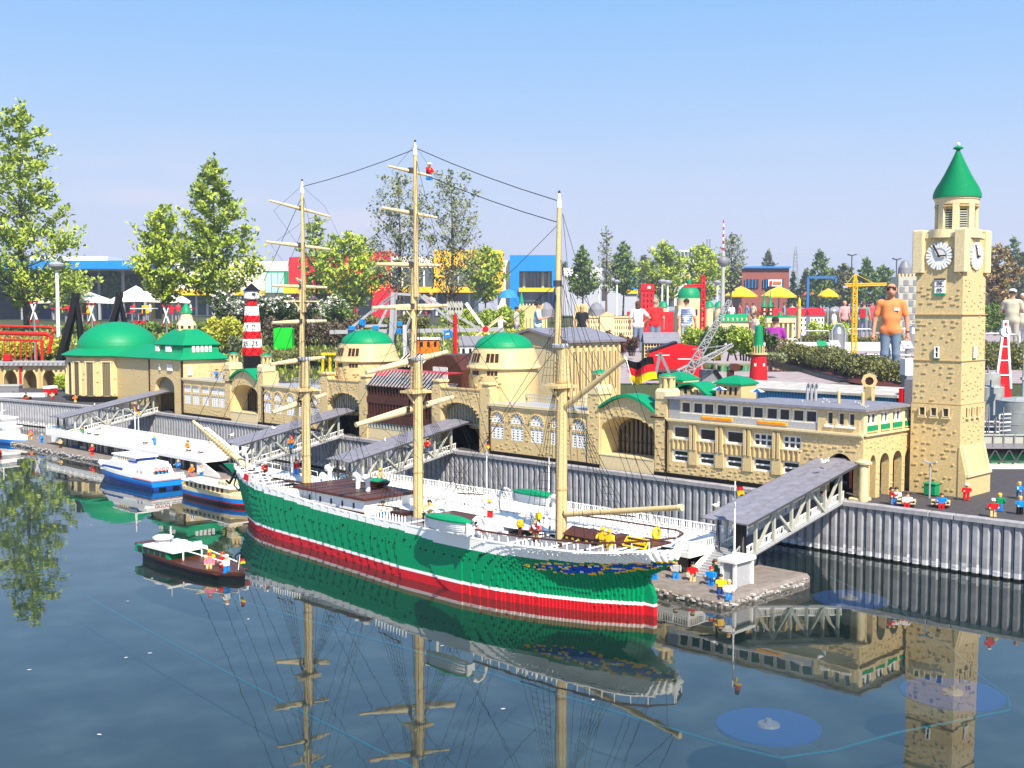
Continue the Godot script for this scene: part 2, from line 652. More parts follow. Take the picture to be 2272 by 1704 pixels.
# arched white lattice window with a brick eyebrow
func lattice_window(root: Node3D,xc: float,y0: float,z: float,w := .15,arched := true):
	var holes := []
	for i in 3:
		for j in 5: holes.append(Rect2(xc - w / 2 + w * (i * .36 + .06),y0 + .012 + j * .023,w * .17,.011))
	var g := geo()
	g.wall(xc - w / 2,xc + w / 2,y0,y0 + .125,z - .01,z + .004,holes)
	# upper light, stepped in to follow the arch
	var u := y0 + .15
	var hh := [Rect2(xc - w * .36,u + .012,w * .14,.014),Rect2(xc - w * .07,u + .012,w * .14,.014),Rect2(xc + w * .22,u + .012,w * .14,.014)]
	g.wall(xc - w / 2,xc + w / 2,u,u + .045,z - .01,z + .004,hh)
	if arched:
		g.wall(xc - w * .4,xc + w * .4,u + .045,u + .07,z - .01,z + .004,[Rect2(xc - w * .22,u + .05,w * .13,.012),Rect2(xc + w * .09,u + .05,w * .13,.012)])
		g.wall(xc - w * .24,xc + w * .24,u + .07,u + .09,z - .01,z + .004,[Rect2(xc - w * .06,u + .072,w * .12,.01)])
	else: g.wall(xc - w / 2,xc + w / 2,u + .045,u + .08,z - .01,z + .004,[Rect2(xc - w * .36,u + .052,w * .14,.014),Rect2(xc - w * .07,u + .052,w * .14,.014),Rect2(xc + w * .22,u + .052,w * .14,.014)])
	var p := part(root,"lattice_window",g,M.white)
	g = geo()
	g.bx(xc - w * .46,xc + w * .46,y0 + .004,y0 + .121,z - .014,z - .009)
	g.bx(xc - w * .44,xc + w * .44,u + .004,u + .044,z - .014,z - .009)
	g.bx(xc - w * .2,xc + w * .2,u + .045,u + (.088 if arched else .078),z - .014,z - .009)
	stuff(p,"opening",g,M.black)
	g = geo()
	if arched:
		for i in 11:
			var a := PI * i / 10.0
			var c := Vector2(xc - cos(a) * w * .56,u + .03 + sin(a) * .075)
			g.bx(c.x - .008,c.x + .008,c.y - .006,c.y + .006,z,z + .02)
	else: g.bx(xc - w * .52,xc + w * .52,u + .086,u + .097,z,z + .02)
	for i in 3: g.bx(xc - w * .44 + i * w * .36,xc - w * .44 + i * w * .36 + w * .18,y0 + .13,y0 + .146,z,z + .014)
	stuff(root,"brick_moulding",g,M.tan)

func wing(called: String,label: String,u0: float,u1: float,centers: Array,arched: bool,seats: Array):
	var root := thing(called,label,"building",Vector3(u0,QUAY,-7.36))
	var w := u1 - u0
	var holes := []
	var av := []
	for c in centers:
		holes.append(Rect2(c - u0 - .076,.145,.152,.127))
		holes.append(Rect2(c - u0 - .076,.293,.152,.05))
		if arched:
			holes.append(Rect2(c - u0 - .062,.343,.124,.024))
			holes.append(Rect2(c - u0 - .038,.367,.076,.02))
		else: holes.append(Rect2(c - u0 - .076,.343,.152,.034))
		av.append(Rect2(c - u0 - .09,.13,.18,.28))
	var g := geo()
	g.wall(.0,w,.03,.43,-.02,.0,holes)
	g.bx(0,w,.43,.47,-.02,.0)
	part(root,"wall",g,M.tan)
	g = geo()
	g.bx(0,w,.0,.03,-.3,.006)
	part(root,"plinth",g,M.black)
	g = geo()
	g.bx(-.0,w,.428,.442,.0,.012)
	g.bx(-.0,w,.448,.472,.0,.02)
	part(root,"cornice",g,M.tan_light)
	g = geo()
	g.bx(.001,w - .001,.455,.469,-.42,-.02)
	part(root,"terrace",g,M.light_gray)
	for c in centers: lattice_window(root,c - u0,.147,-.006,.15,arched)
	g = geo()
	g.bx(.0,.012,.03,.44,.0,.014)
	part(root,"downpipe",g,M.brown_dark)
	g = geo()
	g.bx(.01,w - .01,.535,.541,-.4,-.394)
	g.bx(.01,w - .01,.505,.509,-.4,-.394)
	var k := int(w / .03)
	for i in k + 1: g.bx(.01 + i * (w - .024) / k,.014 + i * (w - .024) / k,.469,.537,-.4,-.394)
	part(root,"railing",g,M.old_gray)
	studs(root,scatter(.03,w - .03,.05,.42,int(w * 30),av),.0)

func gate_block(called: String,label: String,u0: float,tc: Vector2,mirror: bool):
	var root := thing(called,label,"building",Vector3(u0,QUAY,-7.36))
	var w := .81
	var a0 := .085
	var a1 := .665
	if mirror:
		a0 = .12
		a1 = .69
	var g := geo()
	arch_wall(g,0,w,.0,.575,a0,a1,.31,.452,-.1,.0)
	part(root,"wall",g,M.tan)
	g = geo()
	g.bx(.125,w - .125,.575,.585,-.105,.008)
	part(root,"coping",g,M.tan_dark)
	for x in [.0,w - .125]:
		g = geo()
		g.bx(x - .004,x + .129,.0,.6,-.11,.006)
		g.bevel(x + .005,x + .12,.6,.635,-.105,.002,.012)
		g.bevel(x - .008,x + .133,.635,.66,-.115,.012,.012)
		part(root,"pier",g,M.tan)
	# brick arch ring
	for i in 13:
		var a := PI * (i + .5) / 13.0
		var c := Vector2((a0 + a1) / 2 - cos(a) * (a1 - a0) * .5,.31 + sin(a) * .142)
		var b := geo()
		b.box(Vector3(c.x,c.y + .004,.001),Vector3(.05,.012,.012))
		part(root,"arch_brick",b,M.tan)
	g = geo()
	var tym := arch_pts(a0 + .004,a1 - .004,.31,.448)
	tym.append(Vector2(a1 - .004,.245))
	tym.append(Vector2(a0 + .004,.245))
	g.prism(tym,-.09,-.075)
	var ty := part(root,"tympanum_glass",g,M.smoked)
	g = geo()
	for i in 14: g.bx(a0 + (a1 - a0) * (i + .5) / 14.0 - .003,a0 + (a1 - a0) * (i + .5) / 14.0 + .003,.245,.31 + .13 * sin(PI * (i + .5) / 14.0),-.075,-.068)
	g.bx(a0,a1,.238,.25,-.075,-.065)
	stuff(ty,"glazing_bars",g,M.old_gray)
	g = geo()
	g.bx(a0 - .05,a1 + .05,.0,.24,-.9,-.89)
	g.bx(a0 - .06,a0 - .05,.0,.24,-.9,-.1)
	g.bx(a1 + .05,a1 + .06,.0,.24,-.9,-.1)
	g.bx(a0 - .05,a1 + .05,.24,.25,-.9,-.1)
	part(root,"passage",g,M.dark_gray)
	# drum tower with a green dome
	var o := Vector3(tc.x - u0,0,-(tc.y - 7.36))
	g = geo()
	g.lathe([Vector2(.335,.2),Vector2(.335,.7)],40,o)
	var drum := part(root,"drum",g,M.tan)
	g = geo()
	for k in 5:
		var a := -PI / 4 + (k - 2) * .62
		for s in 3:
			var b := a + (s - 1) * .11
			g.x = Transform3D(Basis(Vector3.UP,b),o)
			g.bx(-.014,.014,.715,.755,.334,.337)
	stuff(drum,"slit_windows",g,M.brown_dark)
	g = geo()
	g.lathe([Vector2(.335,.7),Vector2(.333,.765),Vector2(.362,.775),Vector2(.362,.785),Vector2(.345,.81),Vector2(.305,.94),Vector2(.296,.948),Vector2(.292,.965)],40,o)
	var skirt := part(root,"flared_gallery",g,M.tan)
	for k in 5:
		var a := -PI / 4 + (k - 2) * .62
		for s in 3:
			var b := a + (s - 1) * .135
			g = geo(Transform3D(Basis(Vector3.UP,b) * Basis(Vector3.RIGHT,.0),o))
			g.quad(Vector3(-.017,.84,.342),Vector3(.017,.84,.342),Vector3(.017,.92,.317),Vector3(-.017,.92,.317))
			g.quad(Vector3(-.017,.84,.33),Vector3(.017,.84,.33),Vector3(.017,.84,.342),Vector3(-.017,.84,.342))
			part(skirt,"window",g,M.brown_dark)
	g = geo()
	var prof := [Vector2(.29,.955)]
	for i in 13:
		var a := PI / 2 * i / 12.0
		prof.append(Vector2(.282 * cos(a),.962 + .155 * sin(a)))
	g.lathe(prof,40,o)
	part(root,"dome",g,M.green)
	g = geo()
	g.lathe([Vector2(.298,.945),Vector2(.298,.962),Vector2(.28,.964)],40,o)
	part(root,"dome_rim",g,M.tan_light)
	studs(root,scatter(.13,w - .13,.02,.56,36,[Rect2(a0 - .02,0,a1 - a0 + .04,.47)]),.0)
	studs(root,scatter(.0,.12,.02,.6,10),.006)
	studs(root,scatter(w - .125,w,.02,.6,10),.006)
	# studs round the drum, where it shows above the parapet
	g = geo()
	for i in 34:
		g.x = Transform3D(Basis(Vector3.UP,-PI / 4 + rnd(-1.5,1.5)),o)
		var y := .585 + roundi(rnd(0,10)) * .0115
		g.bx(-.012,.012,y,y + .0096,.33,.346)
	stuff(root,"drum_bricks",g,M.tan)

func portal(called: String,label: String,u0: float,mirror := false):
	var root := thing(called,label,"building",Vector3(u0,QUAY,-7.36))
	var w := .84
	var a0 := .14
	var a1 := .712
	var g := geo()
	var top := []
	for i in 13:
		var t := i / 12.0
		top.append(Vector2(a1 + .004 - (a1 - a0 + .008) * t,.5 + .108 * sin(PI * t)))
	arch_wall(g,a0 - .01,a1 + .01,.115,.5,a0 + .0,a1 - .0,.325,.448,-.02,.0,top)
	part(root,"front_wall",g,M.tan)
	g = geo()
	g.bx(a0,a1,.0,.112,-.03,.012)
	g.bx(a0,a1,.112,.12,-.22,.016)
	part(root,"parapet",g,M.tan_light)
	# deep reveal of the arch
	g = geo()
	var ap := arch_pts(a0,a1,.325,.448,20)
	ap.insert(0,Vector2(a0,.12))
	ap.append(Vector2(a1,.12))
	for i in ap.size() - 1:
		var s := .9
		var m := Vector2((a0 + a1) / 2,.12)
		var p := ap[i]
		var q := ap[i + 1]
		var p2 := m + (p - m) * Vector2(s,.94)
		var q2 := m + (q - m) * Vector2(s,.94)
		g.quad(Vector3(p.x,p.y,-.02),Vector3(q.x,q.y,-.02),Vector3(q2.x,q2.y,-.2),Vector3(p2.x,p2.y,-.2))
	part(root,"reveal",g,M.tan)
	g = geo()
	var gp := arch_pts(a0 + .03,a1 - .03,.3,.43)
	gp.append(Vector2(a1 - .03,.121))
	gp.append(Vector2(a0 + .03,.121))
	g.prism(gp,-.215,-.205)
	var gl := part(root,"arch_glass",g,M.smoked)
	for i in 11:
		var t := (i + .5) / 11.0
		g = geo()
		var x := a0 + .03 + (a1 - a0 - .06) * t
		g.bx(x - .006,x + .006,.12,.3 + .128 * sin(PI * t),-.205,-.193)
		part(gl,"bar",g,M.brown_dark)
	g = geo()
	g.bx(a0 + .03,a1 - .03,.215,.222,-.203,-.196)
	part(gl,"bar",g,M.brown_dark)
	# curved green roof over the gable
	g = geo()
	var pts := PackedVector2Array()
	for i in 17:
		var t := i / 16.0
		pts.append(Vector2(a0 - .006 + (a1 - a0 + .012) * t,.505 + .108 * sin(PI * t)))
	for i in 17:
		var t := 1.0 - i / 16.0
		pts.append(Vector2(a0 - .006 + (a1 - a0 + .012) * t,.522 + .118 * sin(PI * t)))
	g.prism(pts,-.16,.035)
	part(root,"curved_roof",g,M.green)
	for x in [.0,a1 + .01]:
		var tw := .13 if x == .0 else .118
		g = geo()
		g.bx(x,x + tw,.03,.62,-.2,.012)
		var tur := part(root,"turret",g,M.tan)
		g = geo()
		g.bx(x,x + tw,.0,.03,-.2,.016)
		part(tur,"plinth",g,M.black)
		g = geo()
		g.bevel(x - .01,x + tw + .01,.62,.7,-.17,.02,.022)
		part(tur,"turret_base",g,M.tan_light)
		for i in 6:
			var a := TAU * i / 6.0 + .3
			g = geo()
			var c := Vector3(x + tw / 2 + cos(a) * .045,0,-.075 + sin(a) * .045)
			g.cyl(c + Vector3.UP * .7,c + Vector3.UP * .79,.017,.017,8)
			part(tur,"column",g,M.tan)
		g = geo()
		g.lathe([Vector2(.025,.7),Vector2(.025,.79),Vector2(.07,.785),Vector2(.075,.8)],8,Vector3(x + tw / 2,0,-.075))
		part(tur,"lantern",g,M.tan_light)
		g = geo()
		g.lathe([Vector2(.078,.8),Vector2(.07,.812),Vector2(.0,.826)],8,Vector3(x + tw / 2,0,-.075))
		part(tur,"cap",g,M.green)
		studs(root,scatter(x + .005,x + tw - .005,.04,.61,18),.012)
	# drain ledge on one side
	g = geo()
	var lx := a1 - .03 if not mirror else .02
	g.bx(lx,lx + .14,.462,.475,.0,.02)
	g.bx(w - .012,w,.03,.46,.0,.016)
	part(root,"drain_pipe",g,M.brown_dark)
	g = geo()
	g.bx(.0,w,.44,.455,-.42,-.205)
	g.bx(.0,w,.0,.44,-.23,-.22)
	part(root,"back_wall",g,M.tan_dark)
	var s2 := []
	for sp in scatter(a0,a1 - .03,.33,.59,60):
		var t: float = (sp[0] + .012 - a0) / (a1 - a0)
		var y: float = sp[1]
		if y > .345 + .123 * sin(PI * t) and y < .47 + .108 * sin(PI * t): s2.append(sp)
	studs(root,s2,.0)

func landing_halls():
	wing("terrace_wing","sand coloured wing with arched lattice windows and grey terrace behind the aft mast",-7.65,-6.43,[-7.545,-7.292,-7.045,-6.8,-6.545],true,[])
	wing("terrace_wing","sand coloured arched window wing directly behind the foremost mast",-11.46,-10.3,[-11.35,-11.125,-10.875,-10.64,-10.42],true,[])
	wing("terrace_wing","sand coloured wing with square white lattice windows, right of the green mansard pavilion",-13.28,-12.25,[-13.16,-12.95,-12.72,-12.5,-12.33],false,[])
	gate_block("gate_hall","gate hall with green domed drum tower between the two terraces, right of the brown house",-8.46,Vector2(-7.91,7.8),false)
	gate_block("gate_hall","gate hall with green domed drum tower left of the brown house",-10.3,Vector2(-10.05,7.8),true)
	portal("portal_gable","portal with large barred arch under a curved green roof, left of the long office block",-6.44)
	portal("portal_gable","portal with narrow barred arch, standing before the red and white lighthouse",-12.26,true)
	office_block()
	brown_house()
	mansard_pavilion()
	rotunda()

func office_block():
	var root := thing("office_block","long sand coloured block with flat grey roof and yellow signs beside the clock tower","building",Vector3(-5.59,QUAY,-7.36))
	var mids := [[.04,.205],[.292,.453],[.544,.705],[.791,.958],[1.042,1.198]]
	var holes := []
	for m in mids:
		holes.append(Rect2(m[0],.312,m[1] - m[0],.1))
		holes.append(Rect2(m[0] + .002,.126,m[1] - m[0] - .012,.096))
	var g := geo()
	g.wall(0,1.25,.03,.45,-.03,.0,holes)
	part(root,"front_wall",g,M.tan)
	g = geo()
	arch_wall(g,1.25,1.63,.03,.45,1.405,1.618,.2,.318,-.05,.0)
	part(root,"gateway_wall",g,M.tan)
	g = geo()
	g.bx(0,1.4,.0,.03,-.05,.008)
	part(root,"plinth",g,M.black)
	for i in mids.size():
		var m = mids[i]
		var grid := i >= 3
		window(root,m[0],m[1],.312,.412,-.015,3 if grid else 1,2 if grid else 1,M.white,M.window_glass,.012)
		window(root,m[0] + .002,m[1] - .01,.126,.222,-.015,1,2,M.white,M.window_glass,.012)
		g = geo()
		g.bx(m[0] - .006,m[1] + .006,.303,.313,.0,.012)
		part(root,"sill",g,M.tan_light)
		g = geo()
		for k in 4: g.bx(m[0] + .01 + k * (m[1] - m[0] - .03) / 3,m[0] + .02 + k * (m[1] - m[0] - .03) / 3,.228,.303,.0,.012)
		stuff(root,"ribs",g,M.tan)
		if i < 4:
			for s in [.012,.05]:
				g = geo()
				g.bx(m[1] + s,m[1] + s + .022,.235,.43,.0,.02)
				part(root,"pilaster",g,M.tan)
			g = geo()
			g.bx(m[1] + .004,m[1] + .082,.115,.235,.0,.012)
			part(root,"pier_panel",g,M.tan)
	for row in [[.44,.45,.016],[.452,.466,.03]]:
		g = geo()
		g.bx(-.002,1.69,row[0],row[1],-.02,row[2])
		part(root,"cornice",g,M.tan_light)
	# upper storey
	var ups := [[.123,.202],[.236,.319],[.338,.424],[.457,.541],[.569,.648],[.684,.765],[.788,.868],[.903,.99],[1.012,1.093],[1.127,1.211],[1.232,1.315]]
	holes = []
	for u in ups: holes.append(Rect2(u[0] - .008,.518,u[1] - u[0] + .016,.092))
	g = geo()
	g.wall(.105,1.335,.515,.625,-.03,-.006,holes)
	part(root,"upper_wall",g,M.tan_light)
	for u in ups: window(root,u[0] - .008,u[1] + .008,.518,.61,-.014,1,1,M.white,M.window_glass,.01,Transform3D.IDENTITY,.01)
	g = geo()
	for i in 10: g.bx(i * .0105,i * .0105 + .008,.466,.625,-.012,-.004)
	g.bx(0,.105,.466,.625,-.03,-.012)
	stuff(root,"corrugated_panel",g,M.light_gray)
	g = geo()
	g.bx(.106,1.335,.466,.515,-.03,-.004)
	part(root,"gray_spandrel",g,M.light_gray)
	tris_upper(root)
	# yellow lettering, too small to read in the photograph: strips of raised letter shapes
	for s in [[.324,.607],[.829,1.082]]:
		g = geo()
		g.bx(s[0],s[1],.482,.506,-.003,.002)
		var p := part(root,"name_strip",g,M.yellow)
		g = geo()
		var x: float = s[0] + .006
		while x < s[1] - .014:
			var wd := rnd(.006,.012)
			g.bx(x,x + wd,.487,.487 + rnd(.008,.014),.001,.006)
			x += wd + rnd(.003,.006)
		stuff(p,"letters",g,M.orange)
	# right face along the passage
	var t := Transform3D(Basis(Vector3.UP,PI / 2),Vector3(1.69,0,0))
	g = geo(t)
	var a := [[.1,.185],[.245,.385],[.44,.58],[.625,.745]]
	var pts := PackedVector2Array([Vector2(.0,.0)])
	for o in a:
		pts.append(Vector2(o[0],.0))
		pts.append_array(arch_pts(o[0],o[1],.235,.31,12))
		pts.append(Vector2(o[1],.0))
	pts.append_array([Vector2(.775,.0),Vector2(.775,.45),Vector2(.0,.45)])
	g.prism(pts,-.06,.0)
	part(root,"arcade_wall",g,M.tan)
	var ws := [[.055,.193],[.25,.372],[.428,.56],[.616,.742]]
	holes = []
	for w in ws: holes.append(Rect2(w[0],.525,w[1] - w[0],.085))
	g = geo(t)
	g.wall(0,.775,.466,.625,-.03,.0,holes)
	part(root,"upper_side_wall",g,M.tan_light)
	g = geo(t)
	g.bx(0,.775,.451,.4655,-.03,.02)
	part(root,"side_cornice",g,M.tan_light)
	for w in ws:
		window(root,w[0],w[1],.525,.61,-.012,2,1,M.white,M.window_glass,.022,t)
		g = geo(t)
		g.bx(w[0] - .004,w[1] + .004,.482,.52,.0,.006)
		part(root,"green_panel",g,M.green)
		g = geo(t)
		g.bx(w[0] - .008,w[1] + .008,.474,.482,.0,.012)
		part(root,"sill",g,M.tan)
	studs(root,scatter(.02,.77,.32,.44,34),.0,t,false,"side_bricks")
	var low := []
	for o in [[.0,.1],[.19,.24],[.39,.435],[.585,.62]]: low.append_array(scatter(o[0],o[1],.02,.24,7 if o[1] - o[0] > .06 else 5))
	studs(root,low,.0,t,false,"pier_bricks")
	studs(root,scatter(.01,1.24,.035,.12,60),.0)
	studs(root,scatter(1.22,1.68,.06,.44,70,[Rect2(1.39,0,.25,.33)]),.0,Transform3D.IDENTITY,true)
	# corner column with a carved cap
	g = geo()
	g.bevel(1.6,1.72,.0,.02,-.08,.04,.008)
	part(root,"column_foot",g,M.tan_light)
	g = geo()
	g.cyl(Vector3(1.7,.0,.01),Vector3(1.7,.25,.01),.035,.033,10)
	part(root,"corner_column",g,M.tan_light)
	g = geo()
	g.lathe([Vector2(.03,.25),Vector2(.05,.262),Vector2(.052,.275),Vector2(.03,.288),Vector2(.0,.292)],12,Vector3(1.7,0,.01),0,TAU,1.2,.9)
	part(root,"carved_cap",g,M.tan_light)
	# roof slab: narrow over the long part, deep at the right end
	g = geo()
	var rp := PackedVector2Array([Vector2(-.02,.03),Vector2(1.72,.03),Vector2(1.72,-.73),Vector2(.95,-.73),Vector2(.95,-.26),Vector2(-.02,-.26)])
	g.x = Transform3D(Basis(Vector3.RIGHT,Vector3(0,0,1),Vector3(0,-1,0)),Vector3(0,.625,0))
	g.prism(rp,-.018,.0)
	part(root,"roof",g,M.roof_gray)
	g = geo()
	g.bx(.55,1.0,.6,.632,-.62,-.3)
	part(root,"rear_roof",g,M.roof_gray)
	for p in [[1.3,-.35],[1.52,-.3]]:
		g = geo()
		g.cyl(Vector3(p[0],.643,p[1]),Vector3(p[0],.735,p[1]),.012,.011,8)
		part(root,"vent_pipe",g,M.tan)
	for i in 3:
		g = geo()
		var x := .98 + i * .035
		g.tube([Vector3(x,.64,-.45),Vector3(x,.74,-.45),Vector3(x + .012,.765,-.45),Vector3(x + .03,.765,-.44)],.012,7)
		part(root,"smoke_pipe",g,M.light_gray)
	for i in 12:
		g = geo()
		g.lathe([Vector2(.01,.643),Vector2(.008,.652),Vector2(0,.655)],8,Vector3(rnd(1.0,1.65),0,rnd(-.6,-.05)))
		part(root,"roof_vent",g,M.light_gray)
	# interior: dark floor, red hoarding with white bands
	g = geo()
	g.bx(.02,1.67,.02,.62,-.66,-.64)
	g.bx(.0,.02,.0,.62,-.66,-.03)
	part(root,"inner_wall",g,M.dark_gray)
	g = geo()
	g.bx(1.38,1.6,.02,.3,-.36,-.35)
	var red := part(root,"red_hoarding",g,M.red)
	g = geo()
	for i in 5: g.bx(1.4 + i * .04,1.415 + i * .04,.02,.19,-.35,-.345)
	stuff(red,"white_bands",g,M.white)
	# small green roofed pavilions and a curved roof on the terrace behind
	for q in [[.16,.4,-.42,.6],[-.5,-.24,-.52,.6]]:
		g = geo()
		g.bx(q[0],q[1],.44,.735,q[2] - .22,q[2])
		var pv := part(root,"roof_pavilion",g,M.tan)
		g = geo()
		for i in 4: g.bx(q[0] + .03 + i * .05,q[0] + .05 + i * .05,.65,.71,q[2] - .01,q[2] + .002)
		stuff(pv,"openings",g,M.brown_dark)
		g = geo()
		g.lathe([Vector2(.185,.73),Vector2(.185,.742),Vector2(.11,.78),Vector2(.0,.805)],4,Vector3((q[0] + q[1]) / 2,0,q[2] - .11),PI / 4,TAU + PI / 4,1,1,true)
		part(pv,"pavilion_roof",g,M.green)
	g = geo()
	var cp := PackedVector2Array()
	for i in 13: cp.append(Vector2(-.27 + .38 * i / 12.0,.63 + .085 * sin(PI * i / 12.0)))
	for i in 13: cp.append(Vector2(.11 - .38 * i / 12.0,.645 + .09 * sin(PI * (12 - i) / 12.0)))
	g.prism(cp,-.62,-.36)
	part(root,"curved_roof",g,M.green)
	g = geo()
	g.bx(-.26,.1,.44,.64,-.6,-.39)
	for i in 5: g.bx(-.24 + i * .07,-.21 + i * .07,.58,.675,-.4,-.38)
	part(root,"curved_roof_wall",g,M.tan)
	for x in [.27,.62]:
		g = geo()
		g.cyl(Vector3(x,.62,-.31),Vector3(x,.7,-.31),.003,.003,5)
		var pole := part(root,"parasol_pole",g,M.white)
		for k in 6:
			g = geo()
			g.lathe([Vector2(.062,.695),Vector2(.0,.722)],1,Vector3(x,0,-.31),TAU * k / 6,TAU * (k + 1) / 6,1,1,true)
			part(pole,"parasol_panel",g,M.white if k % 2 else M.blue)

func tris_upper(root: Node3D):
	var ws := [[1.4,1.452],[1.488,1.54],[1.568,1.62]]
	var holes := []
	for w in ws: holes.append(Rect2(w[0],.515,w[1] - w[0],.095))
	var g := geo()
	g.wall(1.335,1.66,.466,.625,-.03,.006,holes)
	part(root,"corner_wall",g,M.tan)
	for w in ws:
		window(root,w[0],w[1],.515,.61,-.014,1,1,M.white,M.window_glass,.01,Transform3D.IDENTITY,.009)
		g = geo()
		g.bx(w[0] - .008,w[1] + .008,.5,.514,.006,.018)
		part(root,"sill",g,M.white)

func brown_house():
	var root := thing("brown_house","brown slatted house with sloping red and white glazed roof between the two domed gate halls","building",Vector3(-9.49,QUAY,-7.36))
	var w := 1.03
	var g := geo()
	g.bx(0,w,.0,.114,-.3,-.005)
	part(root,"base_wall",g,M.tan_light)
	var holes := []
	for i in 20: holes.append(Rect2(.03 + i * .0495,.118,.026,.052))
	g = geo()
	g.wall(0,w,.114,.175,-.03,-.002,holes)
	part(root,"vent_band",g,M.old_gray)
	for r in [[.245,.13],[.44,.11]]:
		holes = []
		for i in 20: holes.append(Rect2(.03 + i * .0495,r[0] + .012,.026,r[1] - .02))
		g = geo()
		g.wall(0,w,r[0],r[0] + r[1],-.04,.0,holes)
		part(root,"window_band",g,M.brown)
	g = geo()
	g.bx(0,w,.175,.245,-.04,.006)
	g.bx(0,w,.375,.44,-.04,.006)
	part(root,"brown_wall",g,M.brown)
	g = geo()
	g.bx(0,w,.114,.55,-.06,-.045)
	part(root,"dark_inside",g,M.black)
	var lit := [3,4,7,9,12,14]
	for i in lit:
		g = geo()
		g.bx(.03 + i * .0495,.056 + i * .0495,.452,.54,-.038,-.03)
		part(root,"blind",g,M.tan_dark)
	g = geo()
	g.bx(0,w,.546,.556,-.04,.02)
	part(root,"gutter",g,M.brown)
	g = geo()
	g.quad(Vector3(0,.55,.02),Vector3(w,.55,.02),Vector3(w,.7,-.15),Vector3(0,.7,-.15))
	g.quad(Vector3(0,.55,-.15),Vector3(0,.55,.02),Vector3(0,.7,-.15),Vector3(0,.6,-.15))
	part(root,"roof_glazing",g,M.brown)
	for i in 20:
		var x := .02 + i * .0515
		g = geo()
		g.beam(Vector3(x,.554,.022),Vector3(x,.706,-.15),.011,.01)
		part(root,"roof_bar",g,M.light_gray)
	g = geo()
	for i in 19:
		var x := .03 + i * .0515
		var c := Vector3(x + .02,.615,-.05)
		g.x = Transform3D(Basis(Vector3.RIGHT,-.85),c)
		g.bx(-.014,.014,-.045,.05,-.003,.004)
	stuff(root,"skylights",g,M.black)
	g = geo()
	g.x = Transform3D(Basis(Vector3.RIGHT,-.85),Vector3(.09,.665,-.11))
	g.bx(-.08,.1,-.03,.045,.0,.006)
	part(root,"red_roof_patch",g,M.red)
	g = geo()
	g.bx(0,w,.695,.706,-.4,-.145)
	part(root,"roof_ridge",g,M.hull_red)

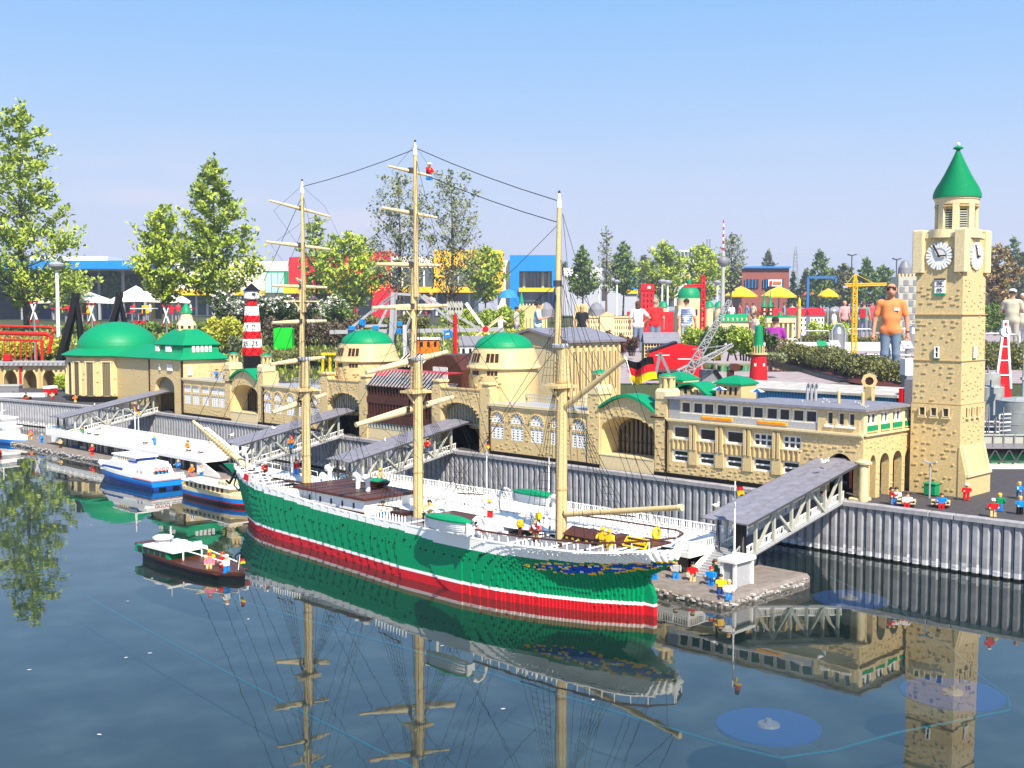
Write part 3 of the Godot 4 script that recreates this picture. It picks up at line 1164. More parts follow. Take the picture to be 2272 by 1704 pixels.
func mansard_pavilion():
	var root := thing("mansard_pavilion","square gate pavilion with two tier green mansard roof and little cupola","building",Vector3(-14.15,QUAY,-7.36))
	var w := .86
	var dp := .62
	var g := geo()
	arch_wall(g,0,w,.0,.69,.145,.65,.325,.465,-.08,.0)
	part(root,"front_wall",g,M.tan)
	g = geo()
	g.bx(w - .02,w,.0,.69,-dp,-.0805)
	part(root,"side_wall",g,M.tan)
	g = geo()
	g.bx(0,w - .02,.0,.69,-dp,-dp + .02)
	g.bx(0,.02,.0,.69,-dp + .02,-.08)
	part(root,"rear_wall",g,M.tan)
	g = geo()
	var ty := arch_pts(.15,.645,.325,.46)
	ty.append(Vector2(.645,.26))
	ty.append(Vector2(.15,.26))
	g.prism(ty,-.075,-.06)
	part(root,"tympanum_glass",g,M.smoked)
	g = geo()
	g.bx(.05,w - .03,0,.3,-.45,-.44)
	part(root,"passage",g,M.black)
	for x in [[.285,.03],[.5,.13]]:
		window(root,x[0],x[0] + x[1],.55,.63,.015,1 if x[1] < .05 else 5,1,M.white,M.light_gray,.01,Transform3D.IDENTITY,.008)
	g = geo()
	g.bx(-.004,.012,.0,.68,-.01,.014)
	g.bx(w - .012,w + .006,.0,.68,-.01,.014)
	part(root,"downpipe",g,M.brown_dark)
	var t := Transform3D(Basis(Vector3.UP,PI / 2),Vector3(w,0,0))
	window(root,.07,.13,.5,.62,.015,2,1,M.white,M.window_glass,.014,t,.008)
	studs(root,scatter(.02,w - .02,.05,.67,60,[Rect2(.12,0,.56,.48),Rect2(.27,.53,.4,.12)]),.0)
	studs(root,scatter(.14,dp - .02,.5,.67,22),.0,t,false,"side_bricks")
	# roof tiers: rectangular rings
	var c := Vector2(w / 2,-dp / 2)
	var ring := func(gg: Geo,hx0: float,hz0: float,y0: float,hx1: float,hz1: float,y1: float):
		var p := []
		for s in [[-1,1],[1,1],[1,-1],[-1,-1]]: p.append([Vector3(c.x + s[0] * hx0,y0,c.y + s[1] * hz0),Vector3(c.x + s[0] * hx1,y1,c.y + s[1] * hz1)])
		for i in 4:
			var j := (i + 1) % 4
			gg.quad(p[i][0],p[j][0],p[j][1],p[i][1])
	g = geo()
	ring.call(g,.47,.36,.69,.48,.37,.7)
	ring.call(g,.48,.37,.7,.37,.26,.785)
	ring.call(g,.37,.26,.785,.345,.235,.88)
	part(root,"lower_roof",g,M.green)
	g = geo()
	ring.call(g,.37,.265,.872,.385,.28,.882)
	ring.call(g,.385,.28,.882,.27,.17,1.01)
	ring.call(g,.27,.17,1.01,.15,.09,1.08)
	ring.call(g,.15,.09,1.08,.0,.0,1.085)
	part(root,"upper_roof",g,M.green)
	for k in 2:
		var tt := Transform3D.IDENTITY if k == 0 else Transform3D(Basis(Vector3.UP,PI / 2),Vector3(c.x,0,c.y))
		var xs := [-.34,-.305,-.27,-.07,-.04,-.01,.02,.05] if k == 0 else [-.13,-.07,-.01,.05,.11]
		for x in xs:
			g = geo(tt)
			var z0: float = c.y + .245 if k == 0 else .355
			var xx: float = c.x + x if k == 0 else x
			g.bx(xx,xx + (.02 if k == 0 else .036),.788,.866,z0,z0 + .024)
			part(root,"dormer_window",g,M.stone_white)
	# cupola
	var o := Vector3(c.x,0,c.y)
	g = geo()
	g.lathe([Vector2(.125,1.06),Vector2(.128,1.14),Vector2(.11,1.17),Vector2(.085,1.2),Vector2(.07,1.28),Vector2(.075,1.3)],8,o,.2,TAU + .2,1,1,true)
	var cup := part(root,"cupola",g,M.tan_light)
	for k in 8:
		g = geo(Transform3D(Basis(Vector3.UP,TAU * (k + .5) / 8 + .2),o))
		g.bx(-.018,.018,1.09,1.125,.108,.1205)
		part(cup,"opening",g,M.brown_dark)
	g = geo()
	g.lathe([Vector2(.088,1.295),Vector2(.07,1.32),Vector2(.05,1.36),Vector2(.02,1.41),Vector2(.0,1.43)],12,o)
	part(cup,"cupola_cap",g,M.green)

func rotunda():
	var c := Vector3(-16.42,QUAY,-8.04)
	var root := thing("rotunda","round sand coloured hall with broad green dome and tall strip windows, far left","building",c)
	var g := geo()
	g.lathe([Vector2(.735,.0),Vector2(.735,.085)],48)
	part(root,"plinth",g,M.black)
	var vis := PI / 4
	g = geo()
	g.lathe([Vector2(.73,.085),Vector2(.73,.66)],48)
	part(root,"wall",g,M.tan)
	for deg in [-63,-46,-32,-13,6]:
		var b := Basis(Vector3.UP,vis + deg_to_rad(deg))
		g = geo(Transform3D(b,Vector3.ZERO))
		g.bx(-.055,.055,.1,.565,.715,.735)
		var wn := part(root,"strip_window",g,M.smoked)
		g = geo(Transform3D(b,Vector3.ZERO))
		for i in 5: g.bx(-.05 + i * .0235,-.046 + i * .0235,.1,.565,.735,.739)
		stuff(wn,"bars",g,M.brown_dark)
		g = geo(Transform3D(b,Vector3.ZERO))
		g.bx(-.075,-.055,.1,.58,.72,.75)
		g.bx(.055,.075,.1,.58,.72,.75)
		g.bx(-.085,.085,.58,.592,.72,.752)
		part(wn,"surround",g,M.tan_light)
	for deg in [-80,22]:
		g = geo(Transform3D(Basis(Vector3.UP,vis + deg_to_rad(deg)),Vector3.ZERO))
		g.bx(-.006,.006,.085,.65,.725,.742)
		part(root,"downpipe",g,M.brown_dark)
	g = geo()
	g.lathe([Vector2(.73,.655),Vector2(.8,.665),Vector2(.805,.675),Vector2(.72,.715),Vector2(.585,.765)],48)
	part(root,"eaves",g,M.green)
	g = geo()
	var prof := []
	for i in 14:
		var a := PI / 2 * i / 13.0
		prof.append(Vector2(.585 * cos(a),.765 + .39 * sin(a)))
	g.lathe(prof,48)
	part(root,"dome",g,M.green)
	g = geo()
	for i in 44:
		g.x = Transform3D(Basis(Vector3.UP,vis - 1.2 + i * .055),Vector3.ZERO)
		g.bx(-.006,.006,.64,.655,.72,.75)
	stuff(root,"dentils",g,M.tan_dark)
	g = geo()
	for i in 70:
		var deg := rnd(-85,80)
		var ok := true
		for d in [-63,-46,-32,-13,6]:
			if absf(deg - d) < 7.0: ok = false
		if not ok: continue
		g.x = Transform3D(Basis(Vector3.UP,vis + deg_to_rad(deg)),Vector3.ZERO)
		var y := .1 + roundi(rnd(0,44)) * .0115
		g.bx(-.014,.014,y,y + .0096,.725,.742)
	stuff(root,"protruding_bricks",g,M.tan)
	# link towards the mansard pavilion
	g = geo()
	g.bx(.3,2.27,.0,.66,-.45,.34)
	part(root,"link_wall",g,M.tan)
	g = geo()
	g.prism(PackedVector2Array([Vector2(-.52,.655),Vector2(.4,.655),Vector2(.41,.67),Vector2(-.06,.84),Vector2(-.53,.67)]),.3,2.26)
	var lr := part(root,"link_roof",g,M.green)
	lr.transform = Transform3D(Basis(Vector3.UP,PI / 2) * Basis.from_scale(Vector3(-1,1,1)),Vector3.ZERO)
	studs(root,scatter(.65,2.25,.05,.64,60),.34)

func clock_tower():
	var root := thing("clock_tower","tall square sand coloured clock tower with bell shaped green cap at the quay's right end","clock tower",Vector3(-3.68,QUAY,-8.2))
	var g := geo()
	g.bx(-.185,.185,.0,.66,-.205,.205)
	g.bx(-.18,.18,.66,.97,-.2,.2)
	g.bx(-.176,.176,.97,1.3,-.196,.196)
	g.bx(-.172,.172,1.3,1.88,-.192,.192)
	part(root,"shaft",g,M.tan)
	# buttress panel on the right face
	g = geo(Transform3D(Basis(Vector3.UP,PI / 2),Vector3.ZERO))
	g.x = Transform3D(Basis(Vector3(0,0,1),Vector3.UP,Vector3(-1,0,0)),Vector3.ZERO)
	var bp := Transform3D.IDENTITY
	g = geo(bp)
	g.prism(PackedVector2Array([Vector2(.18,.0),Vector2(.235,.0),Vector2(.235,.155),Vector2(.187,.36),Vector2(.18,.36)]),-.212,.212)
	part(root,"buttress",g,M.tan)
	for z in [-.19,.16]:
		g = geo()
		g.beam(Vector3(.238,.16,z + .015),Vector3(.19,.36,z + .015),.03,.016)
		part(root,"buttress_frame",g,M.tan_light)
	g = geo()
	g.bx(.2,.25,.145,.168,-.205,.205)
	part(root,"buttress_sill",g,M.tan_light)
	var faces := [Transform3D.IDENTITY,Transform3D(Basis(Vector3.UP,PI / 2),Vector3.ZERO)]
	var zs := [[.205,.2,.196,.192],[.185,.18,.176,.172]]
	var bounds := [.0,.66,.97,1.3,1.58]
	for f in 2:
		var hw: float = .165 if f == 0 else .185
		var av := [Rect2(-.135,.54,.27,.11),Rect2(-.045,1.42,.1,.14),Rect2(-.03,.97,.06,.11)]
		for s in 4:
			var y0: float = bounds[s] + .02
			if f == 1 and s == 0: y0 = .38
			var area: float = (bounds[s + 1] - y0) * hw * 2
			studs(root,scatter(-hw,hw,y0,bounds[s + 1] - .015,int(area * 230),av),zs[f][s],faces[f],true)
		# three windows
		for k in 3:
			var x: float = [-.118,-.031,.058][k]
			var w := .05 if f == 0 else .03
			window(root,x,x + w,.566,.633,zs[f][0] + .016,1,1,M.tan_light,M.window_glass,.008,faces[f],.006)
			g = geo(faces[f])
			g.bx(x - .008,x + w + .008,.552,.564,zs[f][0],zs[f][0] + .018)
			part(root,"sill",g,M.tan_light)
		# slit window
		window(root,-.016,.018,.985,1.07,zs[f][2] + .016,1,2,M.white,M.black,.008,faces[f],.008)
		g = geo(faces[f])
		g.bx(-.018,.02,.974,.984,zs[f][2],zs[f][2] + .014)
		part(root,"green_sill",g,M.green)
		clock_face(root,faces[f],zs[f][3] + .004)
	# date board
	g = geo()
	g.bx(-.03,.045,1.45,1.545,.19,.204)
	var board := part(root,"date_board",g,M.white)
	g = geo()
	g.bx(-.032,.047,1.436,1.449,.19,.206)
	part(board,"board_ledge",g,M.green)
	g = geo()
	g.bx(-.032,.047,1.545,1.556,.19,.21)
	g.bx(-.029,.044,1.4955,1.499,.2,.2052)
	part(board,"board_bar",g,M.dark_gray)
	for k in 2:
		var tm := TextMesh.new()
		tm.text = ["06","05"][k]
		tm.font_size = 32
		tm.pixel_size = .00115
		tm.depth = .002
		var o := part(board,"digits",tm,M.black)
		o.position = Vector3(.0075,1.521 - k * .049,.2055)
	for y in [.655,.965,1.295]:
		g = geo()
		g.bx(-.187,.187,y,y + .006,-.207,.207)
		part(root,"string_course",g,M.tan_dark)
	# belfry piers and parapet
	for s in [[-1,1],[1,1],[1,-1],[-1,-1]]:
		g = geo()
		var x: float = .155 * s[0]
		var z: float = .178 * s[1]
		g.bevel(x - .043,x + .043,1.6,1.905,z - .043,z + .043,.008)
		part(root,"corner_pier",g,M.tan_light)
		g = geo()
		for i in 7: g.box(Vector3(x + rnd(-.03,.03),1.595 - rnd(0,.015),z + rnd(-.03,.03)),Vector3(.02,.012,.02))
		part(root,"bracket",g,M.tan_dark)
	g = geo()
	g.bx(-.15,.15,1.845,1.88,-.2,.2)
	g.bx(-.18,.18,1.845,1.88,-.17,.17)
	for f in 2:
		g.x = faces[f]
		g.cyl(Vector3(0,1.845,.12 if f == 0 else .1),Vector3(0,1.905,.12 if f == 0 else .1),.11,.11,20)
	part(root,"parapet",g,M.tan_light)
	# lantern with louvres
	var o := Vector3(.02,0,-.02)
	g = geo()
	g.lathe([Vector2(.118,1.88),Vector2(.118,2.1)],24,o)
	part(root,"lantern_core",g,M.tan)
	for k in 8:
		var a := TAU * k / 8 + PI / 4
		g = geo(Transform3D(Basis(Vector3.UP,a + PI / 8),o))
		g.bx(-.024,.024,1.88,2.09,.112,.148)
		part(root,"pillar",g,M.tan_light)
		g = geo(Transform3D(Basis(Vector3.UP,a),o))
		g.bx(-.032,.032,1.895,2.05,.112,.121)
		var lv := part(root,"louvre",g,M.black)
		g = geo(Transform3D(Basis(Vector3.UP,a),o))
		for i in 9: g.bx(-.032,.032,1.9 + i * .0165,1.908 + i * .0165,.118,.13)
		stuff(lv,"louvre_slats",g,M.old_gray)
		g = geo(Transform3D(Basis(Vector3.UP,a),o))
		g.bx(-.036,.036,2.07,2.082,.11,.15)
		part(root,"lintel",g,M.tan_dark)
	g = geo()
	g.lathe([Vector2(.14,2.085),Vector2(.15,2.09),Vector2(.152,2.12),Vector2(.158,2.125),Vector2(.158,2.138)],32,o)
	part(root,"lantern_cornice",g,M.tan_light)
	g = geo()
	var prof := []
	# stepped courses of the cap
	var shape := [[2.138,.166],[2.155,.167],[2.18,.16],[2.21,.146],[2.25,.122],[2.3,.094],[2.35,.07],[2.4,.046],[2.44,.028],[2.47,.016],[2.485,.014]]
	var y := 2.138
	while y < 2.47:
		var r := .0
		for i in shape.size() - 1:
			if y >= shape[i][0] and y <= shape[i + 1][0]: r = lerpf(shape[i][1],shape[i + 1][1],(y - shape[i][0]) / (shape[i + 1][0] - shape[i][0]))
		prof.append(Vector2(r,y))
		prof.append(Vector2(r,y + .0092))
		y += .0096
	g.lathe(prof,28,o)
	part(root,"cap",g,M.green)
	g = geo()
	g.lathe([Vector2(.014,2.46),Vector2(.014,2.485),Vector2(.034,2.492),Vector2(.036,2.5),Vector2(.02,2.51),Vector2(.006,2.512)],14,o)
	part(root,"finial",g,M.green)
	g = geo()
	g.lathe([Vector2(.0,2.512),Vector2(.011,2.517),Vector2(.013,2.527),Vector2(.008,2.537),Vector2(.0,2.54)],12,o)
	part(root,"finial_ball",g,M.white)

func clock_face(root: Node3D,t: Transform3D,z: float):
	var c := Vector3(0,1.715,z)
	var tc := t * Transform3D(Basis.IDENTITY,c)
	var g := geo(tc * Transform3D(Basis(Vector3.RIGHT,PI / 2),Vector3.ZERO))
	g.lathe([Vector2(.0,.0),Vector2(.058,.0),Vector2(.058,.008),Vector2(.0,.008)],32)
	var face := part(root,"clock_face",g,M.stone_white)
	for i in 12:
		g = geo(tc * Transform3D(Basis(Vector3.FORWARD,TAU * i / 12),Vector3.ZERO))
		g.bx(-.017,-.002,.056,.098,.0,.012)
		g.bx(.002,.017,.056,.098,.0,.012)
		part(face,"hour_mark",g,M.white)
		g = geo(tc * Transform3D(Basis(Vector3.FORWARD,TAU * (i + .5) / 12),Vector3.ZERO))
		g.bx(-.006,.006,.062,.094,.0,.008)
		part(face,"minute_mark",g,M.light_gray)
	g = geo(tc * Transform3D(Basis(Vector3.FORWARD,deg_to_rad(-28)),Vector3.ZERO))
	g.bx(-.005,.005,-.01,.088,.014,.02)
	part(face,"minute_hand",g,M.black)
	g = geo(tc * Transform3D(Basis(Vector3.FORWARD,deg_to_rad(88)),Vector3.ZERO))
	g.bx(-.005,.005,-.01,.05,.014,.02)
	part(face,"hour_hand",g,M.black)

# ---------- The three-masted barque. Local: x forward to aft (bow at -2.2), z to the near side ----------
const SHIP := Vector3(-6.0,0,-5.02)
func curve(tab: Array,s: float) -> float:
	for i in tab.size() - 1:
		if s <= tab[i + 1][0]: return lerpf(tab[i][1],tab[i + 1][1],clampf((s - tab[i][0]) / (tab[i + 1][0] - tab[i][0]),0,1))
	return tab[-1][1]
const WL := [[.0,.0],[.04,.1],[.113,.215],[.2,.27],[.318,.3],[.468,.352],[.603,.4],[.73,.405],[.8,.372],[.874,.29],[.94,.18],[.985,.07],[1.0,.03]]
const DK := [[.0,.0],[.02,.05],[.05,.12],[.1,.2],[.15,.25],[.25,.285],[.33,.305],[.466,.355],[.59,.4],[.72,.41],[.82,.395],[.9,.35],[.95,.28],[.98,.18],[1.0,.0]]
const SHEER := [[-8.4,.475],[-8.2,.445],[-7.76,.4],[-7.5,.385],[-7.3,.366],[-6.67,.33],[-6.1,.328],[-5.57,.338],[-5.1,.34],[-4.75,.345],[-4.4,.357],[-4.1,.37],[-3.7,.41]]
func sheer(u: float) -> float: return curve(SHEER,u)
func half_deck(u: float) -> float: return curve(DK,clampf((u + 8.2) / 4.46,0,1))
func half_beam(u: float,y: float) -> float:
	var stem := -8.02 - .19 * clampf(y / .36,0,1.3)
	var stern := -3.96 + .22 * smoothstep(.17,.36,y)
	if u < stem or u > stern: return .0
	var s := (u - stem) / (stern - stem)
	var t := clampf(y / sheer(u),0,1)
	var p := lerpf(1.3,.8,smoothstep(-8.0,-7.0,u))
	p = lerpf(p,2.6,smoothstep(-5.2,-4.3,u))
	var w := curve(WL,clampf((u + 8.02 + .19 * clampf(y / .36,0,1.0)) / (4.06 + .19 * clampf(y / .36,0,1.0)),0,1))
	if u > -4.3: w = curve(WL,clampf((u + 8.02) / 4.06,0,1)) if u < -3.96 else .0
	return lerpf(w,curve(DK,clampf(s,0,1)),pow(t,p))

func ship():
	var root := thing("sailing_ship","big three masted sailing ship with green, white and red brick hull moored in mid basin","sailing ship",SHIP)
	# hull laid in brick courses: half breadth rounded to whole studs
	var gs := {}
	for k in ["green","white","red","bulwark","gold","blue","yellow"]: gs[k] = geo()
	var dy := .0096
	var du := .02
	var rows := 62
	var cols := int(4.52 / du)
	var H := []
	for r in rows:
		var y := -.1 + (r + .5) * dy
		var line := []
		for c in cols:
			var u := -8.22 + (c + .5) * du
			var h := .0
			if y < sheer(u): h = roundf(half_beam(u,maxf(y,.0)) / .008) * .008
			line.append(h)
		H.append(line)
	for r in rows:
		var y0 := -.1 + r * dy
		var y1 := y0 + dy
		var ym := (y0 + y1) / 2
		for c in cols:
			var u := -8.22 + (c + .5) * du
			var x0 := u - du / 2 - SHIP.x
			var x1 := x0 + du
			var h: float = H[r][c]
			var kind := "green"
			if ym < .054: kind = "red"
			elif ym < .07: kind = "white"
			elif ym > sheer(u) - lerpf(.036,.068,smoothstep(-5.7,-5.1,u)) - .016 * smoothstep(-7.0,-7.6,u): kind = "bulwark"
			elif u > -4.62 and u < -3.75:
				var mid := .235 + .02 * sin((u + 4.6) * 1.8) + maxf(u + 4.2,.0) * .14
				var half := .034 * smoothstep(-4.65,-4.35,u) * (1.0 - .45 * smoothstep(-4.1,-3.75,u))
				var e := absf(ym - mid)
				if e < half - .009:
					var q := rng.randf()
					kind = "blue" if q < .72 else ("yellow" if q < .84 else ("white" if q < .92 else "green"))
				elif e < half: kind = "yellow" if rng.randf() < .7 else "green"
			var g: Geo = gs[kind]
			var hl: float = H[r][c - 1] if c > 0 else .0
			var hu: float = H[r + 1][c] if r + 1 < rows else .0
			for s in [1.0,-1.0]:
				if h > 0:
					if s > 0: g.quad(Vector3(x0,y0,h),Vector3(x1,y0,h),Vector3(x1,y1,h),Vector3(x0,y1,h))
					else: g.quad(Vector3(x1,y0,-h),Vector3(x0,y0,-h),Vector3(x0,y1,-h),Vector3(x1,y1,-h))
				if hl != h:
					var a: float = minf(h,hl) * s
					var b: float = maxf(h,hl) * s
					var fwd: bool = (h > hl) == (s > 0)
					if fwd: g.quad(Vector3(x0,y0,a),Vector3(x0,y0,b),Vector3(x0,y1,b),Vector3(x0,y1,a))
					else: g.quad(Vector3(x0,y0,b),Vector3(x0,y0,a),Vector3(x0,y1,a),Vector3(x0,y1,b))
				if hu != h:
					var a: float = minf(h,hu) * s
					var b: float = maxf(h,hu) * s
					var up: bool = (h > hu) == (s > 0)
					if up and r + 1 < rows and y1 + dy / 2 > sheer(u): a = maxf(h - .014,.0) * s
					if up: g.quad(Vector3(x0,y1,b),Vector3(x1,y1,b),Vector3(x1,y1,a),Vector3(x0,y1,a))
					else: g.quad(Vector3(x0,y1,a),Vector3(x1,y1,a),Vector3(x1,y1,b),Vector3(x0,y1,b))
	part(root,"hull_planking",gs.green,M.hull_green)
	part(root,"waterline_stripe",gs.white,M.white)
	part(root,"boot_topping",gs.red,M.hull_red)
	part(root,"bulwark",gs.bulwark,M.white)
	part(root,"stern_scroll_blue",gs.blue,M.blue)
	part(root,"stern_scroll_gold",gs.yellow,M.yellow)
	# portholes
	for i in 46:
		var u := -7.7 + i * .078 + rnd(-.012,.012)
		var y := sheer(u) - (.125 if i % 9 else .09)
		var h := roundf(half_beam(u,y) / .008) * .008
		var g := geo()
		var r := .005 if i % 9 else .008
		g.cyl(Vector3(u - SHIP.x,y,h - .01),Vector3(u - SHIP.x,y,h + .006),r,r,8)
		part(root,"porthole",g,M.black)
	# deck
	var g := geo()
	for i in 60:
		var u0 := -8.16 + 4.38 * i / 60.0
		var u1 := -8.16 + 4.38 * (i + 1) / 60.0
		var h0 := maxf(half_deck(u0) - .016,.0)
		var h1 := maxf(half_deck(u1) - .016,.0)
		var y0 := deck_y(u0)
		var y1 := deck_y(u1)
		g.quad(Vector3(u0 - SHIP.x,y0,h0),Vector3(u1 - SHIP.x,y1,h1),Vector3(u1 - SHIP.x,y1,-h1),Vector3(u0 - SHIP.x,y0,-h0))
		if u0 > -7.55 and u0 < -7.45: g.quad(Vector3(u0 - SHIP.x,y0,-h0),Vector3(u0 - SHIP.x,y0,h0),Vector3(u0 - SHIP.x,y0 - .06,h0),Vector3(u0 - SHIP.x,y0 - .06,-h0))
	part(root,"deck",g,M.gray)
	# rudder
	for k in [["rudder_green",.07,.215,M.hull_green],["rudder_stripe",.054,.07,M.white],["rudder_red",-.1,.054,M.hull_red]]:
		g = geo()
		var n := int((k[2] - k[1]) / dy + .5)
		for i in n:
			var y: float = k[1] + i * dy
			var w := .085 - .05 * smoothstep(.1,.22,y)
			g.bx(2.01,2.02 + roundf(w / .008) * .008,y,y + dy,-.016,.016)
		part(root,k[0],g,k[3])
	# aft rail: white stanchions, brown handrail
	var rail := geo()
	for s in [1.0,-1.0]:
		var last := Vector3.ZERO
		for i in 18:
			var u := -4.95 + 1.2 * i / 17.0
			var p := Vector3(u - SHIP.x,sheer(u),s * maxf(half_deck(u) - .012,.0))
			g = geo()
			g.cyl(p,p + Vector3.UP * .055,.005,.004,6)
			part(root,"stanchion",g,M.white)
			var q := p + Vector3.UP * .057
			if i: rail.beam(last,q,.012,.008)
			last = q
	part(root,"handrail",rail,M.brown)
	rail = geo()
	for s in [1.0,-1.0]:
		var last := Vector3.ZERO
		for i in 60:
			var u := -8.1 + 4.3 * i / 59.0
			var q := Vector3(u - SHIP.x,sheer(u) + .004,s * maxf(half_deck(u) - .008,.0))
			if i: rail.beam(last,q,.018,.008)
			last = q
	part(root,"rail_cap",rail,M.white)
	rail = geo()
	for s in [1.0,-1.0]:
		for i in 9:
			var u := -8.05 + .62 * i / 8.0
			var p := Vector3(u - SHIP.x,sheer(u),s * maxf(half_deck(u) - .012,.0))
			rail.cyl(p,p + Vector3.UP * .05,.003,.003,5)
			if i:
				var u2 := -8.05 + .62 * (i - 1) / 8.0
				rail.cyl(p + Vector3.UP * .05,Vector3(u2 - SHIP.x,sheer(u2) + .05,s * maxf(half_deck(u2) - .012,.0)),.003,.003,5)
	part(root,"forecastle_rail",rail,M.white)
	spars(root)
	deck_fittings(root)
	rigging(root)
	lifeboat(Vector3(-5.08,.385,-4.545),"white lifeboat with green cover hung outside the ship's near rail")
	lifeboat(Vector3(-5.3,.4,-5.52),"white lifeboat with green cover on the ship's far rail")
	ensign()

func deck_y(u: float) -> float:
	if u < -7.5: return sheer(u) - .02
	if u > -4.85: return sheer(u) - .012
	return .3

func spar(root: Node3D,called: String,a: Vector3,b: Vector3,r0: float,r1: float,m: Material) -> MeshInstance3D:
	var g := geo()
	g.cyl(a,a.lerp(b,.5),r0,lerpf(r0,r1,.35),10)
	g.cyl(a.lerp(b,.5),b,lerpf(r0,r1,.35),r1,10)
	return part(root,called,g,m)
func yard(root: Node3D,x: float,zl: float,yl: float,zr: float,yr: float,r: float):
	# zl, zr are distances from the centre line towards the near and far side
	var a := Vector3(x,yl,zl)
	var b := Vector3(x,yr,zr)
	var m := (a + b) / 2
	var g := geo()
	for k in 5:
		var t0 := k / 5.0
		var t1 := (k + 1) / 5.0
		g.cyl(a.lerp(m,t0),a.lerp(m,t1),r * (.55 + .09 * k),r * (.55 + .09 * (k + 1)),8)
		g.cyl(b.lerp(m,t0),b.lerp(m,t1),r * (.55 + .09 * k),r * (.55 + .09 * (k + 1)),8)
	g.cyl(a + (a - m).normalized() * .012,a,r * .62,r * .62,8)
	g.cyl(b + (b - m).normalized() * .012,b,r * .62,r * .62,8)
	var y := part(root,"yard",g,M.tan_light)
	g = geo()
	g.box(Vector3(x + .012,m.y + .004,m.z),Vector3(.03,.035,.03))
	part(y,"parrel",g,M.dark_gray)

func spars(root: Node3D):
	var tan: Material = M.tan
	# name, x, lower mast foot, lower cap, doubling start, top cap, crosstrees, truck
	var ms := [["fore",-1.225,.3,1.335,1.09,1.925,1.76,2.66],["main",.08,.3,1.375,1.142,2.03,1.7,2.815],["mizzen",1.395,.33,1.49,1.24,1.9,1.85,2.385]]
	for m in ms:
		var x: float = m[1]
		var lower := spar(root,"lower_mast",Vector3(x,m[2],0),Vector3(x + .004,m[3],0),.036,.031,tan)
		var g := geo()
		var y: float = m[2] + .08
		while y < m[3] - .05:
			var a := PI / 4 + .35
			for s in [-.55,.5]: g.box(Vector3(x + cos(a + s) * .034,y,sin(a + s) * .034),Vector3(.005,.005,.005))
			y += .024
		part(lower,"peg_holes",g,M.tan_dark)
		g = geo()
		for yy in [m[2] + .3,m[4] - .02,m[4] + .03]: g.cyl(Vector3(x,yy,0),Vector3(x,yy + .012,0),.0385,.0385,12)
		part(lower,"mast_bands",g,M.tan_dark)
		g = geo()
		g.bx(x - .085,x + .05,m[4],m[4] + .016,-.085,.085)
		g.bx(x - .06,x + .03,m[4] + .016,m[4] + .026,-.06,.06)
		for s in [-1,1]: g.beam(Vector3(x,m[4] - .07,s * .03),Vector3(x - .01,m[4],s * .08),.012,.012)
		part(root,"top_platform",g,M.tan)
		g = geo()
		g.bevel(x - .055,x + .036,m[3] - .012,m[3] + .012,-.036,.036,.01)
		part(root,"mast_cap",g,M.light_gray)
		if m[0] != "mizzen":
			spar(root,"topmast",Vector3(x - .042,m[4] + .01,0),Vector3(x - .035,m[5],0),.023,.02,tan)
			g = geo()
			g.bx(x - .09,x + .02,m[6],m[6] + .009,-.012,.012)
			g.bx(x - .045,x - .025,m[6] + .002,m[6] + .011,-.16,.16)
			g.bx(x - .075,x - .06,m[6] + .002,m[6] + .009,-.12,.12)
			for s in [-1,1]: g.beam(Vector3(x - .03,m[6] - .06,s * .015),Vector3(x - .035,m[6],s * .07),.008,.008)
			part(root,"crosstrees",g,M.tan_light)
			g = geo()
			g.bevel(x - .066,x - .012,m[5] - .01,m[5] + .008,-.026,.026,.006)
			part(root,"mast_cap",g,M.light_gray)
			spar(root,"topgallant_mast",Vector3(x - .008,m[5] - .24,0),Vector3(x - .012,m[7] - .08,0),.019,.013,M.tan)
		else:
			spar(root,"topmast",Vector3(x - .036,m[4] + .01,0),Vector3(x - .022,m[7] - .08,0),.024,.013,M.tan)
			g = geo()
			g.cyl(Vector3(x - .033,1.84,0),Vector3(x - .033,1.875,0),.026,.026,10)
			part(root,"mast_band",g,M.dark_gray)
		var tx: float = x - .012 if m[0] != "mizzen" else x - .022
		g = geo()
		g.lathe([Vector2(.016,m[7] - .085),Vector2(.014,m[7] - .05),Vector2(.007,m[7] - .02),Vector2(.005,m[7])],10,Vector3(tx,0,0))
		part(root,"truck",g,M.white)
		g = geo()
		g.lathe([Vector2(.0,m[7] - .002),Vector2(.008,m[7] + .004),Vector2(.006,m[7] + .014),Vector2(0,m[7] + .018)],8,Vector3(tx,0,0))
		part(root,"truck_button",g,M.brown_dark)
	# yards: near end / far end
	for y in [[.255,2.5,-.261,2.417,.014],[.287,2.199,-.258,2.166,.016],[.242,1.88,-.224,1.873,.015],[.242,1.607,-.217,1.617,.018],[.266,1.3,-.196,1.337,.022],[.252,.944,-.205,1.048,.026]]:
		yard(root,-1.225 - .045,y[0],y[1],y[2],y[3],y[4])
	for y in [[.195,2.642,-.153,2.609,.013],[.25,2.368,-.204,2.331,.016],[.295,2.0,-.231,2.006,.018],[.331,1.715,-.296,1.731,.02],[.389,1.295,-.294,1.408,.026],[.475,.959,-.347,1.09,.028]]:
		yard(root,.08 - .045,y[0],y[1],y[2],y[3],y[4])
	# gaff, spanker boom, bowsprit
	spar(root,"gaff",Vector3(1.4,1.11,.0),Vector3(1.885,1.43,.0),.019,.013,M.tan)
	var g := geo()
	g.cyl(Vector3(1.395,.485,0),Vector3(1.43,.49,0),.02,.024,8)
	spar(root,"spanker_boom",Vector3(1.42,.485,.0),Vector3(2.26,.628,.0),.018,.016,M.tan)
	part(root,"gooseneck",g,M.dark_gray)
	g = geo()
	g.cyl(Vector3(2.26,.628,0),Vector3(2.285,.632,0),.02,.02,10)
	part(root,"boom_end",g,M.tan_light)
